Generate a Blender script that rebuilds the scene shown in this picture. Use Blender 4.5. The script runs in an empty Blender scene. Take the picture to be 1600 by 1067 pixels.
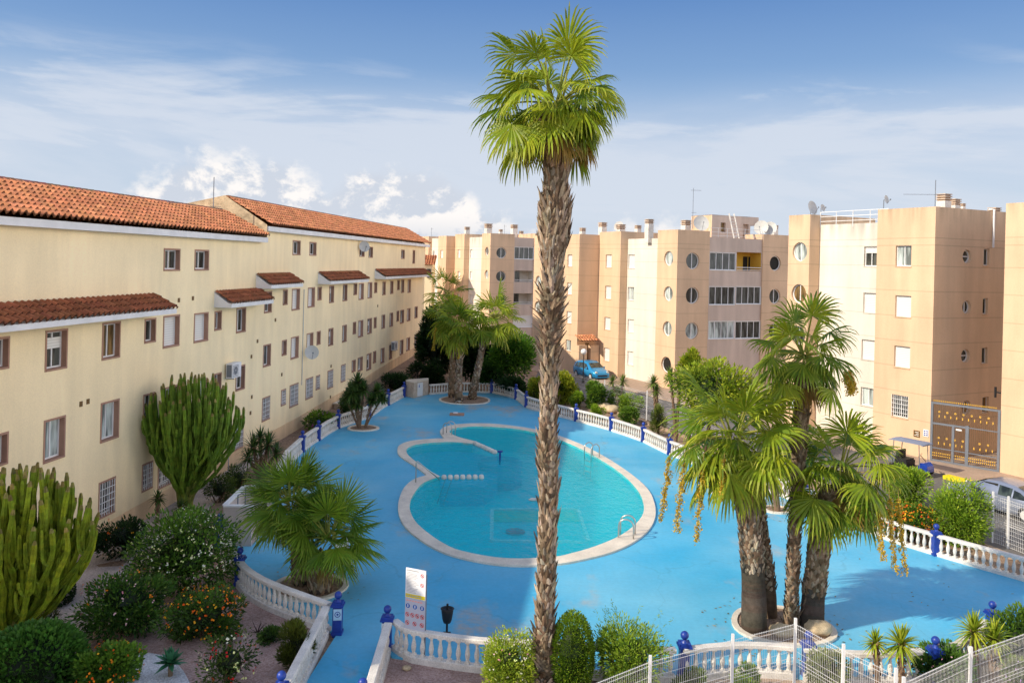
import bpy, bmesh, math, random
import numpy as np
from mathutils import Vector, Matrix
from mathutils.geometry import tessellate_polygon
random.seed(7)
R = random.random
def U(a, b): return a + (b - a) * random.random()
sc = bpy.context.scene
col = sc.collection
# ---------------------------------------------------------------- camera model
F, H, TILT, YH = 1300.0, 10.2, 0.025, 411.0
CT, ST = 1 / math.hypot(1, TILT), TILT / math.hypot(1, TILT)
def ray(px, py):
    dx, dy = px - 800, py - YH
    return (dx * CT + dy * ST) / F, (-dx * ST + dy * CT) / F
def at(px, py, z=0.0):
    u, v = ray(px, py); Y = (H - z) / v
    return Vector((u * Y, Y, z))
def at_y(px, py, Y):
    u, v = ray(px, py)
    return Vector((u * Y, Y, H - v * Y))
def on_line(px, py, o, d):
    """metres along a vertical wall plane (origin o, direction d) and height seen at a pixel"""
    u, v = ray(px, py)
    t = (u * o[1] - o[0]) / (d[0] - u * d[1])
    Y = o[1] + t * d[1]
    return t, H - v * Y
# wall line of the cream block and the street grid of the tan blocks
dA = Vector((0.118, 0.993, 0)).normalized(); nA = Vector((dA.y, -dA.x, 0))
OA = Vector((-12.71, 47.0, 0))
ang = math.atan2(0.454, 0.891)
dS = Vector((math.cos(ang), math.sin(ang), 0)); dL = Vector((-math.sin(ang), math.cos(ang), 0))
UP = Vector((0, 0, 1))
EDGE_L = sorted([(p.y, p.x) for p in [at(*q) for q in ((343, 862), (425, 775), (448, 728), (472, 706), (497, 688), (528, 669), (555, 660), (577, 652), (590, 643), (606, 633), (631, 620), (646, 616), (669, 614))]])
def ground_z(x, y):
    wx = -18.3 + 0.119 * y
    g = 0.042 * (y - 47) if y > 47 else 0.030 * (y - 47)
    g = max(-0.8, min(1.6, g))
    if y <= EDGE_L[0][0]: w = 7.0
    elif y >= EDGE_L[-1][0]:
        w = 12.0; f = min(1, max(0, (y - EDGE_L[-1][0] - .5) / 8))
        if x > wx + 3: g *= f
    else:
        for (y0, x0), (y1, x1) in zip(EDGE_L, EDGE_L[1:]):
            if y0 <= y <= y1: w = max(.8, x0 + (x1 - x0) * (y - y0) / max(1e-6, y1 - y0) - 1.6 - wx); break
    t = min(1, max(0, (x - wx) / w))
    return g * (1 - t) + (-0.07) * t
def gat(px, py):
    p = at(px, py)
    for _ in range(4):
        p = at(px, py, ground_z(p.x, p.y))
    return p
# ---------------------------------------------------------------- materials
MATS = {}
def nodes(name):
    m = bpy.data.materials.new(name); m.use_nodes = True
    nt = m.node_tree
    return m, nt, nt.nodes, nt.links, nt.nodes['Principled BSDF']
def surf(name, c, rough=0.8, var=0.12, scale=2.0, bump=0.0, bscale=40.0, spec=0.3, stretch=(1, 1, 1), c2=None, metal=0.0, fine=0.0):
    m, nt, N, L, b = nodes(name)
    g = N.new('ShaderNodeNewGeometry')
    mp = N.new('ShaderNodeMapping'); mp.inputs['Scale'].default_value = stretch
    L.new(g.outputs['Position'], mp.inputs['Vector'])
    n = N.new('ShaderNodeTexNoise'); n.inputs['Scale'].default_value = scale; n.inputs['Detail'].default_value = 6; n.inputs['Roughness'].default_value = .6
    L.new(mp.outputs[0], n.inputs['Vector'])
    r = N.new('ShaderNodeValToRGB'); e = r.color_ramp.elements
    c2 = c2 or tuple(min(1, x * (1 + var)) for x in c)
    e[0].position, e[1].position = .3, .7
    e[0].color = (*[x * (1 - var) for x in c], 1); e[1].color = (*c2, 1)
    L.new(n.outputs['Fac'], r.inputs['Fac'])
    out = r.outputs['Color']
    if fine:
        n3 = N.new('ShaderNodeTexNoise'); n3.inputs['Scale'].default_value = scale * 14; n3.inputs['Detail'].default_value = 4
        L.new(g.outputs['Position'], n3.inputs['Vector'])
        mr = N.new('ShaderNodeMapRange'); mr.inputs['From Min'].default_value = .3; mr.inputs['From Max'].default_value = .7
        mr.inputs['To Min'].default_value = 1 - fine; mr.inputs['To Max'].default_value = 1 + fine * .5
        L.new(n3.outputs['Fac'], mr.inputs['Value'])
        mx = N.new('ShaderNodeVectorMath'); mx.operation = 'SCALE'
        L.new(out, mx.inputs[0]); L.new(mr.outputs[0], mx.inputs['Scale']); out = mx.outputs[0]
    L.new(out, b.inputs['Base Color'])
    b.inputs['Roughness'].default_value = rough; b.inputs['Metallic'].default_value = metal
    b.inputs['Specular IOR Level'].default_value = spec
    if bump:
        n2 = N.new('ShaderNodeTexNoise'); n2.inputs['Scale'].default_value = bscale; n2.inputs['Detail'].default_value = 4
        L.new(g.outputs['Position'], n2.inputs['Vector'])
        bp = N.new('ShaderNodeBump'); bp.inputs['Strength'].default_value = bump; bp.inputs['Distance'].default_value = .02
        L.new(n2.outputs['Fac'], bp.inputs['Height']); L.new(bp.outputs['Normal'], b.inputs['Normal'])
    m['c'] = 1
    return m
def attr_mat(name, rough=.6, transl=0.0, spec=.3, bump=0.0, sheen=0.0, mott=0.0):
    m, nt, N, L, b = nodes(name)
    a = N.new('ShaderNodeAttribute'); a.attribute_name = 'Col'
    L.new(a.outputs['Color'], b.inputs['Base Color'])
    if mott:
        g0 = N.new('ShaderNodeNewGeometry'); n0 = N.new('ShaderNodeTexNoise'); n0.inputs['Scale'].default_value = 5; n0.inputs['Detail'].default_value = 7; n0.inputs['Roughness'].default_value = .7
        L.new(g0.outputs['Position'], n0.inputs['Vector']); r0 = N.new('ShaderNodeMapRange'); r0.inputs['From Min'].default_value = .35; r0.inputs['From Max'].default_value = .65
        r0.inputs['To Min'].default_value = 1 - mott; r0.inputs['To Max'].default_value = 1 + mott * .5; L.new(n0.outputs['Fac'], r0.inputs['Value'])
        s0 = N.new('ShaderNodeVectorMath'); s0.operation = 'SCALE'; L.new(a.outputs['Color'], s0.inputs[0]); L.new(r0.outputs[0], s0.inputs['Scale']); L.new(s0.outputs[0], b.inputs['Base Color'])
    b.inputs['Roughness'].default_value = rough; b.inputs['Specular IOR Level'].default_value = spec
    if bump:
        g = N.new('ShaderNodeNewGeometry'); n2 = N.new('ShaderNodeTexNoise'); n2.inputs['Scale'].default_value = 30
        L.new(g.outputs['Position'], n2.inputs['Vector'])
        bp = N.new('ShaderNodeBump'); bp.inputs['Strength'].default_value = bump; bp.inputs['Distance'].default_value = .02
        L.new(n2.outputs['Fac'], bp.inputs['Height']); L.new(bp.outputs['Normal'], b.inputs['Normal'])
    if transl:
        t = N.new('ShaderNodeBsdfTranslucent'); L.new(a.outputs['Color'], t.inputs['Color'])
        mx = N.new('ShaderNodeMixShader'); mx.inputs[0].default_value = transl
        o = N['Material Output']
        L.new(b.outputs[0], mx.inputs[1]); L.new(t.outputs[0], mx.inputs[2]); L.new(mx.outputs[0], o.inputs['Surface'])
    return m
def plaster(name, c, c_low=None, streak=.12, grooves=(), rough=.9, top=None, blotch=.06, base=None):
    """rendered wall: soft vertical weather streaks, fine grain, optional painted-on-edge joints at given heights"""
    m, nt, N, L, b = nodes(name)
    g = N.new('ShaderNodeNewGeometry')
    def noise(sx, sz, scale, lo, hi, a=.35, z=.65, detail=5):
        mp = N.new('ShaderNodeMapping'); mp.inputs['Scale'].default_value = (sx, sx, sz)
        L.new(g.outputs['Position'], mp.inputs['Vector'])
        n = N.new('ShaderNodeTexNoise'); n.inputs['Scale'].default_value = scale; n.inputs['Detail'].default_value = detail
        L.new(mp.outputs[0], n.inputs['Vector'])
        mr = N.new('ShaderNodeMapRange'); mr.inputs['From Min'].default_value = a; mr.inputs['From Max'].default_value = z
        mr.inputs['To Min'].default_value = lo; mr.inputs['To Max'].default_value = hi
        L.new(n.outputs['Fac'], mr.inputs['Value']); return mr.outputs[0]
    def mul(a, v):
        x = N.new('ShaderNodeMath'); x.operation = 'MULTIPLY'; L.new(a, x.inputs[0])
        if isinstance(v, float): x.inputs[1].default_value = v
        else: L.new(v, x.inputs[1])
        return x.outputs[0]
    f = mul(noise(1, .12, 1.6, 1 - streak, 1.03), noise(1, 1, .35, 1 - blotch, 1 + blotch))
    f = mul(f, noise(1, 1, 18, .96, 1.03))
    sep = N.new('ShaderNodeSeparateXYZ'); L.new(g.outputs['Position'], sep.inputs[0])
    for z in grooves:
        s = N.new('ShaderNodeMath'); s.operation = 'SUBTRACT'; L.new(sep.outputs['Z'], s.inputs[0]); s.inputs[1].default_value = z
        a = N.new('ShaderNodeMath'); a.operation = 'ABSOLUTE'; L.new(s.outputs[0], a.inputs[0])
        mr = N.new('ShaderNodeMapRange'); mr.inputs['From Min'].default_value = .01; mr.inputs['From Max'].default_value = .04
        mr.inputs['To Min'].default_value = .80; mr.inputs['To Max'].default_value = 1
        L.new(a.outputs[0], mr.inputs['Value']); f = mul(f, mr.outputs[0])
    if base:  # splash dirt near the ground
        mr = N.new('ShaderNodeMapRange'); mr.inputs['From Min'].default_value = base; mr.inputs['From Max'].default_value = base - 2.2
        mr.inputs['To Min'].default_value = 0; mr.inputs['To Max'].default_value = 1
        L.new(sep.outputs['Z'], mr.inputs['Value'])
        st = mul(mr.outputs[0], noise(1, .5, 1.2, 0.05, .42, .35, .7))
        s = N.new('ShaderNodeMath'); s.operation = 'SUBTRACT'; s.inputs[0].default_value = 1; L.new(st, s.inputs[1]); f = mul(f, s.outputs[0])
    if top:   # grime running down from the parapet
        mr = N.new('ShaderNodeMapRange'); mr.inputs['From Min'].default_value = top - 1.1; mr.inputs['From Max'].default_value = top
        mr.inputs['To Min'].default_value = 0; mr.inputs['To Max'].default_value = 1
        L.new(sep.outputs['Z'], mr.inputs['Value'])
        st = mul(mr.outputs[0], noise(1, .1, 2.2, 0.0, .38, .42, .7))
        s = N.new('ShaderNodeMath'); s.operation = 'SUBTRACT'; s.inputs[0].default_value = 1; L.new(st, s.inputs[1])
        f = mul(f, s.outputs[0])
    vm = N.new('ShaderNodeVectorMath'); vm.operation = 'SCALE'; vm.inputs[0].default_value = c
    L.new(f, vm.inputs['Scale']); L.new(vm.outputs[0], b.inputs['Base Color'])
    b.inputs['Roughness'].default_value = rough; b.inputs['Specular IOR Level'].default_value = .2
    n2 = N.new('ShaderNodeTexNoise'); n2.inputs['Scale'].default_value = 25; n2.inputs['Detail'].default_value = 6
    L.new(g.outputs['Position'], n2.inputs['Vector'])
    bp = N.new('ShaderNodeBump'); bp.inputs['Strength'].default_value = .25; bp.inputs['Distance'].default_value = .02
    L.new(n2.outputs['Fac'], bp.inputs['Height']); L.new(bp.outputs['Normal'], b.inputs['Normal'])
    return m
M = {}
GROOVE = [12.15, 11.75] + [10.6 - 2.84 * k for k in range(4)] + [9.2 - 2.84 * k for k in range(3)]
M['cream'] = plaster('cream_plaster', (.96, .79, .51), streak=.06, blotch=.05, base=1.6)
M['cream_low'] = plaster('cream_plinth_plaster', (.78, .56, .34), streak=.12)
M['stone_gable'] = surf('weathered_gable', (.6, .47, .3), var=.35, scale=3, bump=.5, bscale=12, fine=.3)
M['tan'] = plaster('tan_plaster', (.72, .508, .335), grooves=GROOVE, streak=.08, top=13.9)
M['white_wall'] = plaster('pale_plaster', (.76, .70, .61), grooves=GROOVE, streak=.08, top=13.0)
M['pink_wall'] = plaster('pinkish_plaster', (.62, .50, .42), streak=.12)
M['yellow_wall'] = plaster('yellow_plaster', (.75, .48, .08), streak=.1)
M['trim'] = surf('brown_pink_reveal', (.40, .235, .17), var=.1, rough=.85)
M['white'] = surf('white_frame', (.8, .8, .8), var=.04, rough=.5)
M['fascia'] = surf('white_fascia', (.74, .74, .76), var=.1, rough=.7, scale=1.5)
M['cheek'] = surf('grey_cheek', (.5, .5, .52), var=.1, rough=.8)
M['grey_metal'] = surf('grey_metal', (.2, .22, .26), var=.1, rough=.45, metal=.3)
M['dark'] = surf('dark_void', (.02, .018, .015), var=.2, rough=.7)
M['steel'] = surf('steel', (.55, .53, .5), var=.1, rough=.3, metal=.9)
M['dish'] = surf('dish_grey', (.55, .55, .53), var=.1, rough=.6)
M['black'] = surf('black_plastic', (.02, .02, .022), var=.2, rough=.5)
M['post_blue'] = surf('dark_blue_paint', (.012, .045, .30), var=.25, rough=.4, spec=.5, scale=6)
M['concrete_white'] = surf('white_cast_stone', (.74, .70, .64), var=.16, rough=.8, scale=2.2, fine=.2)
M['plinth_stone'] = surf('plinth_stone', (.55, .45, .36), var=.2, rough=.9, scale=4, fine=.15)
M['coping'] = surf('cream_coping', (.74, .67, .56), var=.15, rough=.75, scale=1.6, fine=.14)
M['gold'] = surf('gold_paint', (.75, .45, .08), var=.1, rough=.4, metal=.2)
M['gold_dark'] = surf('brown_bar', (.16, .09, .03), var=.1, rough=.5)
M['orange_tile'] = surf('orange_tile', (.55, .22, .10), var=.2, rough=.8, scale=8)
M['chim_band'] = surf('chimney_band', (.34, .2, .12), var=.2, rough=.8)
M['asphalt'] = surf('asphalt', (.16, .15, .14), var=.18, rough=.95, scale=.6, bump=.4, bscale=80, fine=.15)
M['pavement'] = surf('pavement', (.42, .31, .23), var=.12, rough=.95, scale=.8, bump=.2, fine=.12)
M['shower_tile'] = surf('shower_tile', (.55, .47, .42), var=.08, rough=.6, scale=3)
M['leaf'] = attr_mat('leaf', .5, .34, .35)
M['leaf_stiff'] = attr_mat('stiff_leaf', .4, .12, .5)
M['bark'] = attr_mat('bark', .95, 0, .1, .6, mott=.35)
M['cactus'] = attr_mat('cactus_skin', .65, 0, .25, .5, mott=.45)
M['tile'] = attr_mat('clay_tile', .85, 0, .2, .3, mott=.35)
M['petal'] = attr_mat('petal', .6, .2, .2)
def gravel(name, ca, cb, scale=28):
    m, nt, N, L, b = nodes(name)
    g = N.new('ShaderNodeNewGeometry')
    v = N.new('ShaderNodeTexVoronoi'); v.inputs['Scale'].default_value = scale; L.new(g.outputs['Position'], v.inputs['Vector'])
    n = N.new('ShaderNodeTexNoise'); n.inputs['Scale'].default_value = .7; n.inputs['Detail'].default_value = 6; L.new(g.outputs['Position'], n.inputs['Vector'])
    mx = N.new('ShaderNodeMix'); mx.data_type = 'RGBA'; mx.inputs[6].default_value = (*ca, 1); mx.inputs[7].default_value = (*cb, 1)
    L.new(v.outputs['Color'], mx.inputs[0]) if False else None
    sp = N.new('ShaderNodeSeparateColor'); L.new(v.outputs['Color'], sp.inputs[0]); L.new(sp.outputs[0], mx.inputs[0])
    mr = N.new('ShaderNodeMapRange'); mr.inputs['From Min'].default_value = .3; mr.inputs['From Max'].default_value = .7; mr.inputs['To Min'].default_value = .62; mr.inputs['To Max'].default_value = 1.2
    L.new(n.outputs['Fac'], mr.inputs['Value'])
    vm = N.new('ShaderNodeVectorMath'); vm.operation = 'SCALE'; L.new(mx.outputs[2], vm.inputs[0]); L.new(mr.outputs[0], vm.inputs['Scale'])
    L.new(vm.outputs[0], b.inputs['Base Color']); b.inputs['Roughness'].default_value = .95
    bp = N.new('ShaderNodeBump'); bp.inputs['Strength'].default_value = .8; bp.inputs['Distance'].default_value = .03
    L.new(v.outputs['Distance'], bp.inputs['Height']); L.new(bp.outputs['Normal'], b.inputs['Normal'])
    return m
M['gravel_pink'] = gravel('pink_gravel', (.38, .23, .19), (.62, .44, .39))
M['gravel_pale'] = gravel('pale_gravel', (.44, .36, .32), (.68, .59, .55))
M['gravel_white'] = gravel('white_gravel', (.55, .55, .57), (.85, .85, .88))
M['soil'] = gravel('earth', (.22, .14, .09), (.40, .28, .19), 16)
def deck_mat():
    m, nt, N, L, b = nodes('blue_deck_paint')
    g = N.new('ShaderNodeNewGeometry')
    def nz(scale, detail=6, rough=.6, stretch=None):
        n = N.new('ShaderNodeTexNoise'); n.inputs['Scale'].default_value = scale; n.inputs['Detail'].default_value = detail; n.inputs['Roughness'].default_value = rough
        if stretch:
            mp = N.new('ShaderNodeMapping'); mp.inputs['Scale'].default_value = stretch; mp.inputs['Location'].default_value = (13, 5, 2)
            L.new(g.outputs['Position'], mp.inputs['Vector']); L.new(mp.outputs[0], n.inputs['Vector'])
        else: L.new(g.outputs['Position'], n.inputs['Vector'])
        return n.outputs['Fac']
    def rng(v, a, z, lo, hi):
        mr = N.new('ShaderNodeMapRange'); mr.inputs['From Min'].default_value = a; mr.inputs['From Max'].default_value = z
        mr.inputs['To Min'].default_value = lo; mr.inputs['To Max'].default_value = hi; L.new(v, mr.inputs['Value']); return mr.outputs[0]
    base = N.new('ShaderNodeMix'); base.data_type = 'RGBA'
    base.inputs[6].default_value = (.055, .43, .70, 1); base.inputs[7].default_value = (.18, .54, .75, 1)
    L.new(rng(nz(.22, 4, .5), .3, .7, 0, 1), base.inputs[0])
    worn = N.new('ShaderNodeMix'); worn.data_type = 'RGBA'; worn.inputs[7].default_value = (.50, .42, .34, 1)
    L.new(base.outputs[2], worn.inputs[6])
    a = N.new('ShaderNodeMath'); a.operation = 'MULTIPLY'
    L.new(rng(nz(.42, 5, .55, (1, .55, 1)), .575, .69, 0, .8), a.inputs[0]); L.new(rng(nz(3, 6, .7), .35, .62, .15, 1), a.inputs[1])
    L.new(a.outputs[0], worn.inputs[0])
    fine = rng(nz(7, 5), .3, .7, .93, 1.05)
    vm = N.new('ShaderNodeVectorMath'); vm.operation = 'SCALE'; L.new(worn.outputs[2], vm.inputs[0]); L.new(fine, vm.inputs['Scale'])
    vo = N.new('ShaderNodeTexVoronoi'); vo.feature = 'DISTANCE_TO_EDGE'; vo.inputs['Scale'].default_value = .16
    ds = N.new('ShaderNodeTexNoise'); ds.inputs['Scale'].default_value = 1.2; ds.inputs['Detail'].default_value = 5; L.new(g.outputs['Position'], ds.inputs['Vector'])
    dv = N.new('ShaderNodeVectorMath'); dv.operation = 'MULTIPLY_ADD'; L.new(ds.outputs['Color'], dv.inputs[0]); dv.inputs[1].default_value = (1.1, 1.1, 0); L.new(g.outputs['Position'], dv.inputs[2])
    L.new(dv.outputs[0], vo.inputs['Vector'])
    ck = rng(vo.outputs['Distance'], .0, .005, .87, 1.0); v2_ = N.new('ShaderNodeVectorMath'); v2_.operation = 'SCALE'; L.new(vm.outputs[0], v2_.inputs[0]); L.new(ck, v2_.inputs['Scale'])
    big = rng(nz(.09, 6, .6), .35, .65, .88, 1.06); v3_ = N.new('ShaderNodeVectorMath'); v3_.operation = 'SCALE'; L.new(v2_.outputs[0], v3_.inputs[0]); L.new(big, v3_.inputs['Scale'])
    L.new(v3_.outputs[0], b.inputs['Base Color']); L.new(rng(nz(.8, 5), .3, .7, .42, .75), b.inputs['Roughness']); b.inputs['Specular IOR Level'].default_value = .3
    bp = N.new('ShaderNodeBump'); bp.inputs['Strength'].default_value = .15; bp.inputs['Distance'].default_value = .02
    L.new(nz(9), bp.inputs['Height']); L.new(bp.outputs['Normal'], b.inputs['Normal'])
    return m
M['deck'] = deck_mat()
def glass_mat(name, c, rough=.06):
    m, nt, N, L, b = nodes(name)
    g = N.new('ShaderNodeNewGeometry'); n = N.new('ShaderNodeTexNoise'); n.inputs['Scale'].default_value = 1.3
    mp = N.new('ShaderNodeMapping'); mp.inputs['Scale'].default_value = (3, 3, .6); L.new(g.outputs['Position'], mp.inputs['Vector']); L.new(mp.outputs[0], n.inputs['Vector'])
    r = N.new('ShaderNodeValToRGB'); r.color_ramp.elements[0].position = .4; r.color_ramp.elements[1].position = .62
    r.color_ramp.elements[0].color = (*[x * .5 for x in c], 1); r.color_ramp.elements[1].color = (*[min(1, x * 1.9) for x in c], 1)
    L.new(n.outputs['Fac'], r.inputs['Fac']); L.new(r.outputs[0], b.inputs['Base Color'])
    b.inputs['Roughness'].default_value = rough; b.inputs['Specular IOR Level'].default_value = .6
    return m
M['glass'] = glass_mat('window_glass', (.05, .055, .05))
M['glass_pale'] = glass_mat('curtained_glass', (.30, .34, .33), .15)
M['glass_brown'] = glass_mat('brown_blind_glass', (.16, .10, .04), .12)
M['car_glass'] = glass_mat('car_glass', (.03, .04, .035), .04)
def shutter_mat():
    m, nt, N, L, b = nodes('roller_shutter')
    g = N.new('ShaderNodeNewGeometry'); w = N.new('ShaderNodeTexWave'); w.bands_direction = 'Z'; w.inputs['Scale'].default_value = 3.2
    L.new(g.outputs['Position'], w.inputs['Vector'])
    r = N.new('ShaderNodeValToRGB'); r.color_ramp.elements[0].color = (.66, .64, .61, 1); r.color_ramp.elements[1].color = (.80, .78, .75, 1)
    L.new(w.outputs['Fac'], r.inputs['Fac']); L.new(r.outputs[0], b.inputs['Base Color']); b.inputs['Roughness'].default_value = .6
    bp = N.new('ShaderNodeBump'); bp.inputs['Strength'].default_value = .3; bp.inputs['Distance'].default_value = .01
    L.new(w.outputs['Fac'], bp.inputs['Height']); L.new(bp.outputs['Normal'], b.inputs['Normal'])
    return m
M['shutter'] = shutter_mat()
def car_paint(name, c):
    m, nt, N, L, b = nodes(name); b.inputs['Base Color'].default_value = (*c, 1)
    g = N.new('ShaderNodeNewGeometry'); n = N.new('ShaderNodeTexNoise'); n.inputs['Scale'].default_value = 4; n.inputs['Detail'].default_value = 8
    L.new(g.outputs['Position'], n.inputs['Vector'])
    mr = N.new('ShaderNodeMapRange'); mr.inputs['To Min'].default_value = .25; mr.inputs['To Max'].default_value = .42; L.new(n.outputs['Fac'], mr.inputs['Value'])
    L.new(mr.outputs[0], b.inputs['Roughness'])
    b.inputs['Metallic'].default_value = .35; b.inputs['Coat Weight'].default_value = .6; b.inputs['Coat Roughness'].default_value = .08
    return m
def water_mat():
    m, nt, N, L, b = nodes('pool_water')
    o = N['Material Output']; N.remove(b)
    g = N.new('ShaderNodeNewGeometry')
    n = N.new('ShaderNodeTexNoise'); n.inputs['Scale'].default_value = 2.6; n.inputs['Detail'].default_value = 5; n.inputs['Roughness'].default_value = .55
    n.inputs['Distortion'].default_value = .4
    mp = N.new('ShaderNodeMapping'); mp.inputs['Scale'].default_value = (1, .8, 1); L.new(g.outputs['Position'], mp.inputs['Vector']); L.new(mp.outputs[0], n.inputs['Vector'])
    bp = N.new('ShaderNodeBump'); bp.inputs['Strength'].default_value = .9; bp.inputs['Distance'].default_value = .07
    nf = N.new('ShaderNodeTexNoise'); nf.inputs['Scale'].default_value = 9; nf.inputs['Detail'].default_value = 4; L.new(mp.outputs[0], nf.inputs['Vector'])
    ad = N.new('ShaderNodeMath'); ad.operation = 'MULTIPLY_ADD'; ad.inputs[1].default_value = .3; L.new(nf.outputs['Fac'], ad.inputs[0]); L.new(n.outputs['Fac'], ad.inputs[2])
    L.new(ad.outputs[0], bp.inputs['Height'])
    t = N.new('ShaderNodeBsdfTransparent'); t.inputs['Color'].default_value = (.62, .97, .99, 1)
    gl = N.new('ShaderNodeBsdfGlossy'); gl.inputs['Roughness'].default_value = .03; L.new(bp.outputs['Normal'], gl.inputs['Normal'])
    fr = N.new('ShaderNodeFresnel'); fr.inputs['IOR'].default_value = 1.33; L.new(bp.outputs['Normal'], fr.inputs['Normal'])
    mx = N.new('ShaderNodeMixShader'); L.new(fr.outputs[0], mx.inputs[0]); L.new(t.outputs[0], mx.inputs[1]); L.new(gl.outputs[0], mx.inputs[2])
    d = N.new('ShaderNodeBsdfDiffuse'); d.inputs['Color'].default_value = (.004, .84, .96, 1)
    mt = N.new('ShaderNodeMixShader'); mt.inputs[0].default_value = .36; L.new(t.outputs[0], mt.inputs[1]); L.new(d.outputs[0], mt.inputs[2]); L.new(mt.outputs[0], mx.inputs[1])
    fm = N.new('ShaderNodeMath'); fm.operation = 'MULTIPLY'; fm.inputs[1].default_value = .62; L.new(fr.outputs[0], fm.inputs[0]); L.new(fm.outputs[0], mx.inputs[0])
    L.new(mx.outputs[0], o.inputs['Surface'])
    return m
M['water'] = water_mat()
def basin_mat():
    m, nt, N, L, b = nodes('pool_basin')
    g = N.new('ShaderNodeNewGeometry')
    # thin bright network of focused light is left to the renderer; only pale turquoise mosaic here
    v = N.new('ShaderNodeTexVoronoi'); v.inputs['Scale'].default_value = 1.6; v.feature = 'F1'
    n = N.new('ShaderNodeTexNoise'); n.inputs['Scale'].default_value = .5; n.inputs['Detail'].default_value = 4
    L.new(g.outputs['Position'], v.inputs['Vector']); L.new(g.outputs['Position'], n.inputs['Vector'])
    mx = N.new('ShaderNodeMix'); mx.data_type = 'RGBA'; mx.inputs[6].default_value = (.006, .66, .84, 1); mx.inputs[7].default_value = (.012, .76, .84, 1)
    L.new(n.outputs['Fac'], mx.inputs[0]); L.new(mx.outputs[2], b.inputs['Base Color']); b.inputs['Roughness'].default_value = .7
    return m
M['basin'] = basin_mat()
M['basin_pale'] = surf('basin_pale', (.05, .50, .80), var=.08, rough=.7)
M['band_green'] = surf('mosaic_green', (.10, .62, .45), var=.2, rough=.7, scale=5)
M['line_white'] = surf('mosaic_line', (.9, .95, .92), var=.1, rough=.7)
M['red'] = surf('red_cover', (.5, .03, .08), var=.1, rough=.6)
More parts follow.
